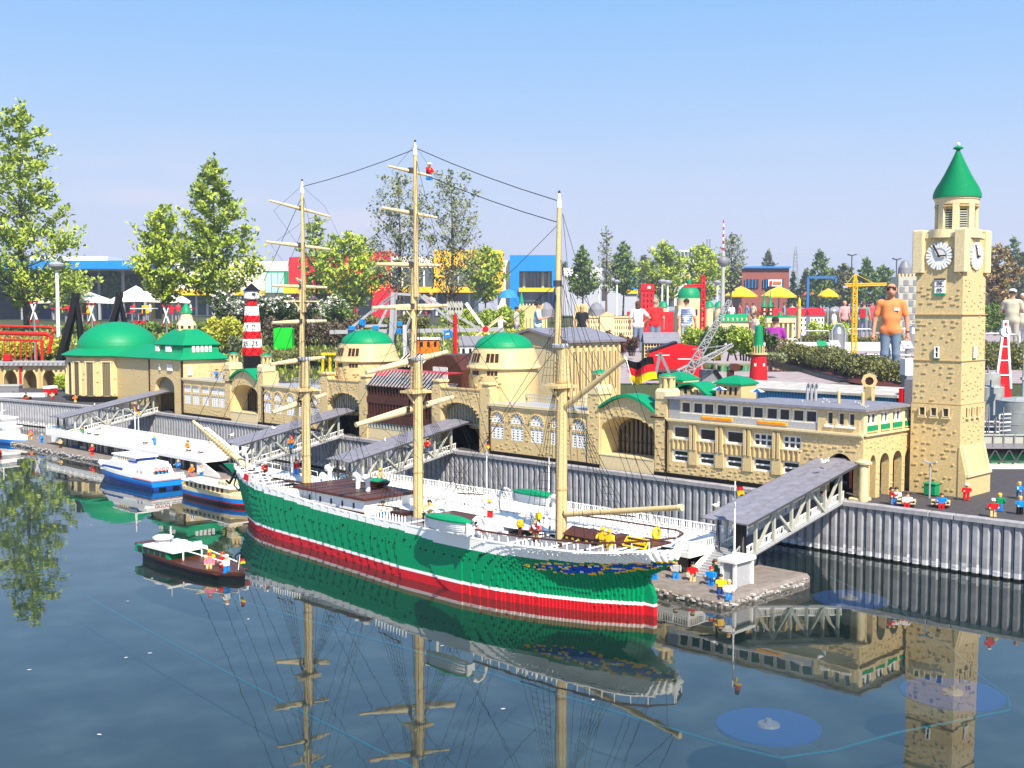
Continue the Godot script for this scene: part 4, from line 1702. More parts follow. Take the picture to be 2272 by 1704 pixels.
	var bs := spar(root,"bowsprit",Vector3(-2.05,.44,0),Vector3(-2.89,.745,0),.032,.014,M.tan_light)
	g = geo()
	for i in 12:
		var t := .25 + i * .045
		var p := Vector3(-2.05,.44,0).lerp(Vector3(-2.89,.745,0),t)
		g.beam(p,p + Vector3(-.008,.003,0),.07 - i * .003,.07 - i * .003)
	part(bs,"bands",g,M.tan)
	g = geo()
	for i in 22:
		var t := .2 + i * .026
		var p := Vector3(-2.05,.44,0).lerp(Vector3(-2.89,.745,0),t) + Vector3(0,.032,0)
		g.bx(p.x - .006,p.x + .006,p.y,p.y + .01,-.02,.02)
	part(bs,"steps",g,M.white)

func deck_fittings(root: Node3D):
	var L := func(u: float,v: float,y: float) -> Vector3: return Vector3(u + 6.0,y,-(v - 5.02))
	var g := geo()
	# forward deckhouse with brown roof
	g.bx(-.99,-.2,.3,.405,-.19,.24)
	var house := part(root,"deckhouse",g,M.white)
	g = geo()
	g.bevel(-1.02,-.17,.405,.424,-.215,.265,.006)
	part(house,"deckhouse_roof",g,M.brown)
	g = geo()
	for i in 7: g.bx(-1.015 + i * .12,-1.012 + i * .12,.4235,.426,-.21,.26)
	part(house,"roof_seams",g,M.brown_dark)
	for i in 5:
		g = geo()
		g.bx(-.85 + i * .13,-.832 + i * .13,.34,.375,.236,.243)
		part(house,"window",g,M.brown_dark)
	g = geo()
	g.bx(-.985,-.2,.312,.322,.24,.25)
	part(house,"brown_ledge",g,M.brown)
	# cowl ventilators
	for v in [[-7.12,5.16,.424,.06],[-6.56,5.0,.424,.075],[-6.42,4.98,.424,.075],[-7.3,5.24,.3,.1],[-5.77,5.15,.33,.09],[-5.58,5.38,.31,.1],[-5.08,5.3,.31,.06]]:
		var p: Vector3 = L.call(v[0],v[1],v[2])
		g = geo()
		g.cyl(p,p + Vector3.UP * v[3],.018,.017,10)
		var vent := part(root,"ventilator",g,M.white)
		g = geo()
		g.cyl(p + Vector3(.012,v[3] + .008,.004),p + Vector3(-.036,v[3] + .016,-.004),.022,.026,12)
		part(vent,"cowl",g,M.white)
	# boat upside down on the house
	g = geo()
	g.lathe([Vector2(.0,.0),Vector2(.05,.012),Vector2(.062,.03),Vector2(.064,.042)],16,L.call(-6.55,5.17,.425),0,TAU,2.0,.9)
	var bt := part(root,"jolly_boat",g,M.brown)
	g = geo()
	g.lathe([Vector2(.066,.042),Vector2(.05,.05),Vector2(.0,.054)],16,L.call(-6.55,5.17,.425),0,TAU,2.0,.9)
	part(bt,"boat_cover",g,M.green)
	# hatches and small houses
	for h in [[-7.38,-7.2,4.93,5.13,.3,.34,"white"],[-5.72,-5.36,4.88,5.16,.3,.352,"brown"],[-5.3,-5.1,4.98,5.14,.3,.37,"white"],[-6.1,-5.99,4.92,5.12,.3,.33,"brown_dark"]]:
		var a: Vector3 = L.call(h[0],h[3],.0)
		var b: Vector3 = L.call(h[1],h[2],.0)
		g = geo()
		g.bevel(a.x,b.x,h[4],h[5],a.z,b.z,.006)
		part(root,"hatch",g,M[h[6]])
	# aft skylights in brown with sloping lids
	for k in 2:
		var x := 1.47 + k * .155
		g = geo()
		g.bx(x,x + .145,.345,.385,-.1,.06)
		var sk := part(root,"skylight",g,M.brown)
		for s in [1.0,-1.0]:
			g = geo()
			g.quad(Vector3(x - .004,.384,-.02 + s * .09),Vector3(x + .149,.384,-.02 + s * .09),Vector3(x + .149,.422,-.02),Vector3(x - .004,.422,-.02))
			part(sk,"lid",g,M.brown)
		g = geo()
		g.bx(x + .001,x + .144,.383,.42,-.028,-.012)
		part(sk,"ridge",g,M.brown_dark)
		for i in 3:
			g = geo()
			g.bx(x + .02 + i * .045,x + .036 + i * .045,.36,.372,.058,.064)
			part(sk,"brass_plate",g,M.yellow)
	g = geo()
	g.bevel(1.79,1.86,.345,.415,-.08,.04,.006)
	var cp := part(root,"companionway",g,M.brown)
	for i in 2:
		g = geo()
		g.bx(1.8 + i * .028,1.82 + i * .028,.36,.4,.038,.046)
		part(cp,"door",g,M.tan)
	# wheel house with the name board
	g = geo()
	g.bevel(1.93,2.13,.355,.405,-.13,.05,.01)
	var wh := part(root,"chart_house",g,M.brown)
	g = geo()
	var tilt := Transform3D(Basis(Vector3.RIGHT,-.75),Vector3(1.985,.403,.045))
	g.x = tilt
	g.bevel(-.055,.095,-.028,.028,-.006,.003,.002)
	var board := part(wh,"name_board",g,M.brown_dark)
	g = geo(tilt)
	for b in [[-.06,.1,-.033,-.026],[-.06,.1,.026,.033],[-.06,-.053,-.026,.026],[.093,.1,-.026,.026]]: g.bx(b[0],b[1],b[2],b[3],-.006,.007)
	part(board,"board_frame",g,M.yellow)
	var tm := TextMesh.new()
	tm.text = "RICKMER"
	var sf := SystemFont.new()
	sf.font_names = PackedStringArray(["Droid Sans"])
	sf.font_weight = 700
	tm.font = sf
	tm.font_size = 32
	tm.pixel_size = .00098
	tm.depth = .003
	var tx := part(board,"letters",tm,M.yellow)
	tx.transform = tilt * Transform3D(Basis.IDENTITY,Vector3(.02,.0,.006))
	g = geo()
	g.lathe([Vector2(.028,-.01),Vector2(.036,-.004),Vector2(.036,.006),Vector2(.028,.01),Vector2(.026,.0)],16)
	for i in 8: g.cyl(Vector3.ZERO,Vector3(cos(TAU * i / 8) * .045,0,sin(TAU * i / 8) * .045),.003,.003,5)
	var wheel := part(root,"steering_wheel",g,M.yellow)
	wheel.transform = Transform3D(Basis(Vector3.FORWARD,PI / 2),Vector3(2.0,.43,-.14))
	# binnacle, bollards, winches
	for b in [[-5.02,5.26,.04],[-4.92,4.99,.03]]:
		var p: Vector3 = L.call(b[0],b[1],.31)
		g = geo()
		g.cyl(p,p + Vector3.UP * .06,.012,.012,8)
		var bn := part(root,"binnacle",g,M.brown)
		g = geo()
		g.lathe([Vector2(.02,.06),Vector2(.024,.075),Vector2(.02,.095),Vector2(.008,.104),Vector2(0,.106)],12,p)
		part(bn,"lamp_housing",g,M.yellow)
	var rnds := [M.white,M.gray,M.white,M.dark_gray,M.brown,M.old_gray,M.white]
	for i in 150:
		var u := rnd(-8.0,-3.95)
		var hw := half_deck(u) - .06
		if hw < .04: continue
		var z := rnd(-hw,hw)
		if u > -7.05 and u < -6.15 and absf(z - .02) < .27: continue
		if u > -4.56 and absf(z) < .16: continue
		var y := deck_y(u)
		g = geo()
		var s := rnd(.008,.02)
		if i % 3 == 0: g.cyl(Vector3(u + 6,y,z),Vector3(u + 6,y + s * 1.6,z),s * .6,s * .5,7)
		else: g.box(Vector3(u + 6,y + s * .7,z),Vector3(s * rnd(1,3),s * 1.4,s * rnd(.8,2)))
		part(root,"deck_fitting",g,rnds[rng.randi() % rnds.size()])
	# life rings
	for b in [[-7.72,4.95,.47],[-5.12,4.82,.36],[-4.66,4.86,.43],[-5.06,4.79,.35]]:
		var p: Vector3 = L.call(b[0],b[1],b[2])
		for k in 8:
			g = geo(Transform3D(Basis(Vector3.RIGHT,1.2),p))
			g.cyl(Vector3(cos(TAU * k / 8),0,sin(TAU * k / 8)) * .021,Vector3(cos(TAU * (k + 1) / 8),0,sin(TAU * (k + 1) / 8)) * .021,.007,.007,6)
			part(root,"life_ring_segment",g,M.red if k % 4 == 0 else M.white)
	# forecastle gear: arched white davits, gangplank, ladder, anchor
	for c in [[-8.02,5.0],[-7.62,5.16]]:
		var p: Vector3 = L.call(c[0],c[1],.42)
		g = geo()
		g.tube([p,p + Vector3(0,.1,0),p + Vector3(-.012,.13,.008),p + Vector3(-.035,.145,.02),p + Vector3(-.06,.135,.03)] if c[0] < -7.9 else [p,p + Vector3(0,.1,0),p + Vector3(.012,.13,0),p + Vector3(.035,.145,0),p + Vector3(.06,.14,0)],.011,7)
		part(root,"cat_davit",g,M.white)
	g = geo()
	g.bx(-1.46,-1.02,.385,.395,.0,.035)
	part(root,"gangplank",g,M.brown)
	g = geo()
	for z in [.1,.16]: g.beam(Vector3(-1.62,.44,z),Vector3(-1.5,.3,z),.012,.016)
	for i in 7: g.beam(Vector3(-1.62 + i * .018,.435 - i * .021,.1),Vector3(-1.62 + i * .018,.435 - i * .021,.16),.012,.005)
	part(root,"deck_ladder",g,M.white)
	g = geo()
	g.prism(PackedVector2Array([Vector2(-1.72,.395),Vector2(-1.66,.385),Vector2(-1.65,.43),Vector2(-1.7,.44)]),.235,.245)
	part(root,"red_flag_panel",g,M.red)
	g = geo()
	g.beam(Vector3(-2.3,.43,.1),Vector3(-2.05,.36,.12),.016,.016)
	g.beam(Vector3(-2.02,.42,.12),Vector3(-2.14,.3,.11),.014,.014)
	g.beam(Vector3(-2.14,.3,.11),Vector3(-2.19,.32,.11),.012,.012)
	g.tube([Vector3(-2.05,.4,.09),Vector3(-2.09,.29,.1),Vector3(-2.03,.25,.09),Vector3(-2.0,.28,.1)],.006,5)
	part(root,"anchor",g,M.black)
	g = geo()
	g.prism(PackedVector2Array([Vector2(-2.37,.435),Vector2(-2.22,.37),Vector2(-2.16,.4),Vector2(-2.2,.445)]),-.03,.03)
	part(root,"figurehead_scroll",g,M.hull_green)
	# davits and life lines at the boats; pegs at the pinrails
	for s in [[1.0,-5.3,-4.86],[-1.0,-5.52,-5.08]]:
		for k in 2:
			var u: float = s[1] if k == 0 else s[2]
			var z: float = s[0] * (half_deck(u) - .03)
			g = geo()
			var p := Vector3(u + 6,.33,z)
			g.tube([p,p + Vector3(0,.11,s[0] * .005),p + Vector3(0,.15,s[0] * .03),p + Vector3(0,.16,s[0] * .07),p + Vector3(0,.14,s[0] * .105)],.011,7)
			part(root,"davit",g,M.white)
	for r in [[-7.27,.34,12],[-5.93,.3,11],[-4.58,.33,9]]:
		for s in [1.0,-1.0]:
			for i in r[2]:
				var u: float = r[0] + .0 + i * .034
				if r[0] < -7.0: u -= .02
				var p := Vector3(u + 6,sheer(u) - .03,s * (half_deck(u) - .014))
				g = geo()
				g.cyl(p,p + Vector3(-.004,.03,0),.004,.0065,6)
				g.cyl(p + Vector3(-.004,.03,0),p + Vector3(-.012,.085,-s * .004),.0065,.003,6)
				part(root,"rigging_screw",g,M.white)

func rigging(root: Node3D):
	var lines := []
	var masts := [[-1.25,1.335,1.76,2.66,-7.27],[.05,1.375,1.7,2.815,-5.93],[1.37,1.49,1.85,2.385,-4.58]]
	for k in 3:
		var m = masts[k]
		var x: float = m[0]
		for s in [1.0,-1.0]:
			# shrouds with ratlines
			var feet := []
			for i in 6:
				var u: float = m[4] + .02 + i * .05
				feet.append(Vector3(u + 6 - .012,sheer(u) + .05,s * (half_deck(u) - .02)))
			var head := Vector3(x + .0,m[1] - .23,s * .03)
			var g := geo()
			for f in feet: g.cyl(f,head,.0017,.0014,4,false)
			for j in range(1,18):
				var t := j / 19.0
				g.cyl(feet[1].lerp(head,t),feet[4].lerp(head,t),.0012,.0012,4,false)
			part(root,"shrouds",g,M.rope)
			g = geo()
			g.cyl(feet[0] + Vector3.UP * .04,feet[5] + Vector3.UP * .05,.004,.004,6)
			part(root,"sheer_pole",g,M.brown)
			g = geo()
			for i in 4: g.cyl(Vector3(x - .06 + i * .03,m[1] - .22,s * .08),Vector3(x - .005,m[2],s * .012),.0012,.0012,4,false)
			for j in range(1,12):
				var t := j / 13.0
				g.cyl(Vector3(x - .06,m[1] - .22,s * .08).lerp(Vector3(x - .005,m[2],s * .012),t),Vector3(x + .03,m[1] - .22,s * .08).lerp(Vector3(x - .005,m[2],s * .012),t),.001,.001,4,false)
			part(root,"topmast_shrouds",g,M.rope)
			# backstays
			for b in [[m[2],.38],[m[3] - .12,.5],[m[3] - .45,.44],[m[2] + .1,.56]]:
				var u: float = m[4] + b[1]
				lines.append([Vector3(x + .03,b[0],0),Vector3(minf(u,-3.85) + 6,sheer(u),s * maxf(half_deck(minf(u,-3.85)) - .03,.02)),.0014])
	# fore and aft stays, pale and dark
	for l in [[-1.23,2.62,.07,2.77],[.09,2.77,1.37,2.34],[.2,2.58,1.365,2.215],[-1.24,2.3,-2.55,.63],[-1.24,1.93,-2.4,.57],[-1.25,1.75,-2.1,.47],[-1.24,2.55,-2.85,.735],[-1.25,1.33,-2.05,.44],[.03,2.05,-1.2,1.1],[.03,1.72,-1.18,.36],[.03,1.33,-1.0,.42],[.04,2.4,-1.2,1.9],[1.36,2.2,.12,1.4],[1.36,1.86,.1,1.16],[1.36,1.48,.15,.33],[1.37,1.62,.3,.36],[1.88,1.42,1.38,2.0],[1.88,1.42,2.25,.64],[2.24,.63,1.38,1.55],[2.2,.62,2.19,.42],[-2.87,.735,-2.15,.3],[-2.6,.64,-2.1,.2],[.1,2.1,1.34,.72]]:
		lines.append([Vector3(l[0],l[1],0),Vector3(l[2],l[3],0),.0026 if l[1] > 2.5 else .0019])
	# braces and lifts of the yards
	for y in [[-1.27,.25,2.46,-.03],[-1.27,.28,2.19,-.01],[-1.27,.24,1.3,.02],[.035,.19,2.63,-.02],[.035,.25,2.36,-.02],[.035,.33,1.72,.01],[.035,.39,1.32,.05],[.035,.47,.98,.06]]:
		for s in [1.0,-1.0]:
			var e := Vector3(y[0],y[2] - s * y[3] * -1.0,s * y[1] * .92)
			lines.append([e,Vector3(y[0] + .03,y[2] + .17,0),.0011])
			lines.append([e,Vector3(y[0] + .9,maxf(y[2] - .9,.42),s * .1),.0011])
	for l in lines:
		var g := geo()
		var a: Vector3 = l[0]
		var b: Vector3 = l[1]
		var sag := a.distance_to(b) * .012
		var last := a
		for i in range(1,5):
			var t := i / 4.0
			var p := a.lerp(b,t) - Vector3.UP * sag * 4.0 * t * (1.0 - t)
			g.cyl(last,p,l[2],l[2],4,false)
			last = p
		part(root,"stay",g,M.rope)

func lifeboat(at: Vector3,label: String):
	var root := thing("lifeboat",label,"lifeboat",at,0,"lifeboats of the sailing ship")
	var g := geo()
	for k in 6:
		var y0 := k * .0115
		var w := .25 + .75 * sqrt((k + 1) / 6.0)
		var p := PackedVector2Array()
		for i in 10: p.append(Vector2(-.195 + .39 * i / 9.0,.052 * w * pow(1.0 - pow(absf(-1 + 2.0 * i / 9.0),2.6),.7)))
		for i in 10: p.append(Vector2(.195 - .39 * i / 9.0,-.052 * w * pow(1.0 - pow(absf(1 - 2.0 * i / 9.0),2.6),.7) - .0005))
		g.x = Transform3D(Basis(Vector3.RIGHT,Vector3(0,0,1),Vector3(0,-1,0)),Vector3(0,y0,0))
		g.prism(p,-.0115,.0)
	part(root,"boat_hull",g,M.white)
	g = geo()
	g.lathe([Vector2(.058,.064),Vector2(.06,.075),Vector2(.04,.09),Vector2(.0,.096)],20,Vector3.ZERO,0,TAU,3.45,1.0)
	part(root,"boat_cover",g,M.green)
	g = geo()
	g.bx(-.2,-.19,.0,.066,-.02,.02)
	g.bx(.185,.195,.0,.07,-.03,.03)
	part(root,"stem_post",g,M.white)

func wavy_flag(root: Node3D,at: Vector3,along: Vector3,w: float,h: float,slant := .0):
	# black, red and gold stripes, each a part, waving
	var side := Vector3(along.z,0,-along.x)
	for k in 3:
		var g := geo()
		var n := 10
		for i in n:
			var q := []
			for c in [[i,0],[i + 1,0],[i + 1,1],[i,1]]:
				var t: float = c[0] / float(n)
				var f: float = (k + 1 - c[1]) / 3.0
				q.append(at + along * w * t + Vector3.DOWN * (h * f + h * .14 * sin(t * 5.0) + slant * t) + side * (.03 * w / .14 * sin(t * 6.0 + f)) + along * h * f * .12)
			g.quad(q[0],q[1],q[2],q[3])
			g.quad(q[1] - side * .003,q[0] - side * .003,q[3] - side * .003,q[2] - side * .003)
		part(root,"flag_stripe",g,[M.black,M.hull_red,M.yellow][k])
func ensign():
	var root := thing("ensign","large black, red and gold brick flag hung from the ship's aft gaff","flag",Vector3(-4.115,1.425,-5.02))
	wavy_flag(root,Vector3.ZERO,Vector3(.95,0,-.3).normalized(),.165,.125)
	var g := geo()
	g.cyl(Vector3(.0,.01,0),Vector3(.05,-.14,0),.003,.003,5)
	part(root,"flag_rope",g,M.white)

# ---------- Gangways, pontoons, boats and brick figures ----------
func make_gangway(label: String) -> Node3D:
	var root := thing("gangway",label,"gangway",Vector3(-3.98,QUAY,-7.27),0,"covered gangways down to the pontoons")
	var L := 1.22
	var dn := -.222
	var P := func(x: float,t: float,y: float) -> Vector3: return Vector3(x,y + dn * t,L * t)
	var g := geo()
	g.beam(P.call(-.11,-.02,.006),P.call(-.11,1.0,.006),.21,.012)
	part(root,"walkway",g,M.gray)
	for x in [-.22,.0]:
		for y in [[.0,.022,"light_gray"],[.232,.016,"old_gray"]]:
			g = geo()
			g.beam(P.call(x,-.01,y[0]),P.call(x,1.0,y[0]),.016,y[1])
			part(root,"chord",g,M[y[2]])
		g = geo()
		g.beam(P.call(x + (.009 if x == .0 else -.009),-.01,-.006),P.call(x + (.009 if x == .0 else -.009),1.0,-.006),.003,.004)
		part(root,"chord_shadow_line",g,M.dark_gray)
		for i in 6:
			var t := .06 + i * .172
			g = geo()
			g.beam(P.call(x,t,.008),P.call(x,t,.228),.018,.018)
			part(root,"truss_post",g,M.old_gray)
			if i < 5:
				g = geo()
				if i % 2 == 0: g.beam(P.call(x + .002,t,.22),P.call(x + .002,t + .172,.012),.015,.015)
				else: g.beam(P.call(x + .002,t,.012),P.call(x + .002,t + .172,.22),.015,.015)
				part(root,"truss_diagonal",g,M.old_gray)
		# white parapet with balusters inside each truss
		var xi: float = x + (.018 if x < -.1 else -.014)
		g = geo()
		g.beam(P.call(xi,.0,.068),P.call(xi,1.0,.068),.006,.007)
		g.beam(P.call(xi,.0,.02),P.call(xi,1.0,.02),.006,.012)
		for i in 62:
			if i % 9 == 4: continue
			g.beam(P.call(xi,(i + .5) / 62.0,.02),P.call(xi,(i + .5) / 62.0,.068),.006 + .006 * (1 if i % 4 == 0 else 0),.004)
		part(root,"parapet",g,M.white)
	# roof in three long panels with a slight camber
	for k in 3:
		var x0 := -.285 + k * .117
		g = geo()
		var yy: float = [.25,.258,.25][k]
		g.beam(P.call(x0 + .058,-.1,yy),P.call(x0 + .058,1.07,yy),.116,.008)
		part(root,"roof_panel",g,M.roof_gray)
	g = geo()
	g.beam(P.call(.068,-.1,.246),P.call(.068,1.07,.246),.006,.014)
	g.beam(P.call(-.288,-.1,.246),P.call(-.288,1.07,.246),.006,.014)
	part(root,"roof_edge",g,M.dark_gray)
	# trestle at the foot
	for x in [-.2,-.02]:
		for s in [-1,1]:
			g = geo()
			g.beam(Vector3(x,.02,L * 1.02),Vector3(x + .03 * s,-.19,L * 1.02 + .03 * s),.014,.014)
			part(root,"trestle_leg",g,M.dark_gray)
	return root

func gangways():
	var g4 := make_gangway("grey covered gangway in front, rising to the arched gateway beside the clock tower")
	dup(g4,Vector3(-8.04,QUAY,-7.3),0,"covered gangway rising behind the main mast to the right hand domed gate hall")
	dup(g4,Vector3(-9.81,QUAY,-7.3),0,"covered gangway rising behind the foremost mast to the left hand domed gate hall")
	dup(g4,Vector3(-13.81,QUAY,-7.3),0,"farthest covered gangway, rising to the green mansard pavilion")
	var root := thing("gangway_pillar","black square pillar carrying the foot of the nearest gangway","pillar",Vector3(-4.0,.0,-6.02))
	var g := geo()
	g.bevel(-.04,.02,-.1,.37,-.03,.03,.004)
	part(root,"shaft",g,M.black)
	g = geo()
	g.bx(-.045,.035,.37,.38,-.035,.035)
	part(root,"cap",g,M.dark_gray)
	var gulls := [[-3.99,.665,6.98,"white gull on the nearest gangway roof, at its upper end"],[-4.03,.66,7.1,"small white gull behind the other on the nearest gangway roof"],[-4.26,.44,6.12,"white gull at the lower corner of the nearest gangway roof"],[-9.92,.5,6.5,"white gull on the roof of the gangway behind the foremost mast"],[-10.05,.45,6.1,"white gull at the foot of the roof behind the foremost mast"],[-8.25,.5,6.6,"white gull on the roof of the gangway behind the main mast"],[-13.95,.5,6.5,"white gull on the farthest gangway roof"]]
	for q in gulls:
		var r := thing("gull",q[3],"gull",Vector3(q[0],q[1] - .012,-q[2]),rnd(0,6),"white gulls on the gangway roofs")
		g = geo()
		g.lathe([Vector2(0,.006),Vector2(.011,.012),Vector2(.013,.02),Vector2(.008,.029),Vector2(0,.031)],8,Vector3.ZERO,0,TAU,1.7,.8)
		g.lathe([Vector2(0,.028),Vector2(.007,.033),Vector2(.006,.04),Vector2(0,.042)],7,Vector3(.014,0,0))
		g.cyl(Vector3(-.014,.02,0),Vector3(-.03,.024,0),.007,.001,6)
		part(r,"body",g,M.white)
		g = geo()
		g.cyl(Vector3(.02,.036,0),Vector3(.028,.034,0),.0025,.0005,5)
		g.cyl(Vector3(0,-.004,.004),Vector3(0,.008,.004),.0012,.0012,4)
		g.cyl(Vector3(0,-.004,-.004),Vector3(0,.008,-.004),.0012,.0012,4)
		part(r,"bill_and_legs",g,M.yellow)

func crusted_edge(g: Geo,a: Vector3,b: Vector3,out: Vector3):
	var n := int(a.distance_to(b) / .022)
	for i in n:
		var p := a.lerp(b,(i + rnd(.2,.8)) / n)
		g.box(p + out * rnd(-.006,.004) + Vector3(0,rnd(-.035,.0),0),Vector3(rnd(.008,.03),rnd(.004,.014),rnd(.008,.03)))

func fence(root: Node3D,a: Vector3,b: Vector3,h: float,m: Material,step := .02):
	var g := geo()
	g.beam(a + Vector3.UP * h,b + Vector3.UP * h,.008,.007)
	g.beam(a + Vector3.UP * .01,b + Vector3.UP * .01,.006,.008)
	var n := int(a.distance_to(b) / step)
	for i in n + 1:
		var p := a.lerp(b,i / float(n))
		var t := .011 if i % 8 == 0 else .0045
		g.bx(p.x - t / 2,p.x + t / 2,p.y,p.y + h,p.z - t / 2,p.z + t / 2)
	part(root,"railing",g,m)

func pontoons():
	for k in 2:
		var u0: float = -8.6 if k == 0 else -15.15
		var u1: float = -3.71 if k == 0 else -9.95
		var vf: float = 5.42 if k == 0 else 5.76
		var root := thing("pontoon","brownish grey landing pontoon behind the sailing ship's stern" if k == 0 else "brownish grey landing pontoon on the left behind the white and blue ferry","pontoon",Vector3(u0,0,-vf))
		var w := u1 - u0
		var g := geo()
		g.bevel(0,w,-.12,.05,-.95,.0,.02)
		part(root,"slab",g,M.pontoon)
		g = geo()
		crusted_edge(g,Vector3(.02,.035,.0),Vector3(w - .02,.035,.0),Vector3(0,0,1))
		crusted_edge(g,Vector3(w,.035,.0),Vector3(w,.035,-.9),Vector3(1,0,0))
		stuff(root,"salt_crust",g,M.crust)
	# upper decks
	for k in 2:
		var u0: float = -8.5 if k == 0 else -14.02
		var u1: float = -4.19 if k == 0 else -10.3
		var vf: float = 5.74 if k == 0 else 5.9
		var root := thing("deck_house","low pontoon building with white railed roof deck, half hidden behind the sailing ship" if k == 0 else "long low white pontoon building with railed roof deck behind the ferry","building",Vector3(u0,.05,-vf))
		var w := u1 - u0
		var d := .62
		var g := geo()
		g.bx(.1,w - .1,.0,.118,-d + .06,-.13)
		part(root,"inner_wall",g,M.black)
		for i in int((w - .2) / .05):
			g = geo()
			var x := .12 + i * .05
			var wide: float = .022 if i % 3 else .034
			g.bx(x,x + wide,.0,.118,-.13,-.118)
			part(root,"wall_slat",g,M.old_gray if rng.randf() < .6 else M.dark_gray)
		g = geo()
		g.bevel(.0,w,.118,.155,-d,.0,.004)
		part(root,"roof_deck",g,M.white)
		fence(root,Vector3(.01,.155,-.008),Vector3(w - .01,.155,-.008),.058,M.white)
		fence(root,Vector3(.01,.155,-d + .008),Vector3(w - .01,.155,-d + .008),.058,M.white)
		fence(root,Vector3(w - .01,.155,-.008),Vector3(w - .01,.155,-.42),.058,M.white)
		if k == 1:
			# broad white end walls with stair flights behind
			for x in [[-.23,.02],[w - .02,w + .3]]:
				g = geo()
				var hi: float = x[0] if x[0] < 0 else x[0]
				if x[0] < 0: g.prism(PackedVector2Array([Vector2(x[0],.0),Vector2(.52,.0),Vector2(x[1],.2),Vector2(x[0],.2)]),-.19,-.17)
				else: g.prism(PackedVector2Array([Vector2(w - .12,.0),Vector2(x[1],.0),Vector2(x[1] - .02,.03),Vector2(w,.118),Vector2(w - .12,.118)]),-.03,-.012)
				part(root,"stair_wall",g,M.white)
			g = geo()
			g.bx(-.23,.0,.0,.2,-.6,-.195)
			part(root,"end_block",g,M.white)
			for i in 3:
				g = geo()
				g.bx(.5 + i * .22,.66 + i * .22,.03,.1,-.12,-.112)
				part(root,"kiosk_window",g,M.window_glass)
				g = geo()
				g.bx(.5 + i * .22,.66 + i * .22,.005,.03,-.12,-.108)
				part(root,"kiosk_panel",g,M.dark_blue if i != 1 else M.old_gray)
		else:
			# open stair at the right hand end
			for i in 12:
				g = geo()
				var y := .0125 * (i + 1)
				g.bx(w - .0,w + .21,y - .0125,y,-.3,-.03 - i * .0225)
				part(root,"step",g,M.light_gray)
			g = geo(Transform3D(Basis(Vector3.UP,PI / 2),Vector3(w - .01,0,0)))
			g.prism(PackedVector2Array([Vector2(-.0,.0),Vector2(.3,.0),Vector2(.3,.155),Vector2(.27,.155),Vector2(.0,.02)]),-.012,.012)
			part(root,"stair_wall",g,M.white)
			for i in 2:
				g = geo()
				g.bx(w - .33 + i * .13,w - .23 + i * .13,.03,.105,-.116,-.108)
				part(root,"window",g,M.window_glass)
			fence(root,Vector3(w + .2,.02,-.03),Vector3(w + .2,.155,-.3),.055,M.light_gray)
	var hut := thing("ticket_hut","small white and grey hut at the pontoon's right end, with a flagpole behind","hut",Vector3(-3.92,.05,-5.79))
	var g := geo()
	g.bx(.004,.086,.0,.15,-.086,.086)
	part(hut,"panel",g,M.light_gray)
	for c in [[.0,.09],[.09,.09],[.09,-.09],[.0,-.09]]:
		g = geo()
		g.box(Vector3(c[0],.075,c[1]),Vector3(.018,.15,.018))
		part(hut,"corner_post",g,M.white)
	g = geo()
	g.bevel(-.02,.11,.15,.172,-.11,.11,.004)
	part(hut,"flat_roof",g,M.white)
	# flagpoles
	for f in [[-3.99,5.93,.2,.62,"white flagpole with black red gold flag beside the nearest gangway",true,.075],[-6.67,6.38,.2,.62,"white flagpole with black red gold flag in mid harbour behind the main mast",true,.055],[-11.75,5.93,.205,.66,"white flagpole with limp flag on the left roof deck",false,.05],[-12.4,6.3,.205,.54,"white flagpole with flag before the farthest gangway",true,.06],[-6.0,6.4,.2,.55,"white lattice mast on the pontoon behind the mizzen",false,.0]]:
		var r := thing("flagpole",f[4],"flagpole",Vector3(f[0],f[2],-f[1]))
		g = geo()
		g.cyl(Vector3.ZERO,Vector3(0,f[3] - f[2] + .03,0),.007,.005,8)
		part(r,"pole",g,M.white)
		g = geo()
		g.lathe([Vector2(.018,.0),Vector2(.012,.012),Vector2(.007,.014)],8)
		part(r,"foot",g,M.white)
		if f[6] > 0:
			if f[5]: wavy_flag(r,Vector3(.005,f[3] - f[2] + .025,0),Vector3(.85,0,.5).normalized(),f[6] * 1.2,f[6] * .95)
			else: wavy_flag(r,Vector3(.004,f[3] - f[2] + .02,0),Vector3(.3,0,.2).normalized(),f[6] * .5,f[6] * 1.1)
		else:
			g = geo()
			for i in 5: g.bx(-.018,.018,.06 + i * .06,.064 + i * .06,-.002,.002)
			part(r,"rung",g,M.dark_gray)
	# picnic seats on the left roof deck
	for i in 5:
		var r := thing("deck_table",["small white table near the left end of the left roof deck","second white table on the left roof deck, beside the green figure","white table beside the first flagpole on the left roof deck","white table right of the two flagpoles on the left roof deck","rightmost white table on the left roof deck"][i],"table",Vector3([-13.3,-13.1,-11.9,-10.95,-10.7][i],.205,-6.12),0,"white tables on the left roof deck")
		g = geo()
		g.bx(-.03,.03,.03,.035,-.02,.02)
		part(r,"table_top",g,M.white)
		for s in [-1,1]:
			g = geo()
			g.bx(s * .022 - .003,s * .022 + .003,0,.03,-.015,.015)
			part(r,"leg",g,M.brown)
			g = geo()
			g.bx(-.03,.03,.016,.02,s * .035 - .006,s * .035 + .006)
			part(r,"bench",g,M.brown_dark)

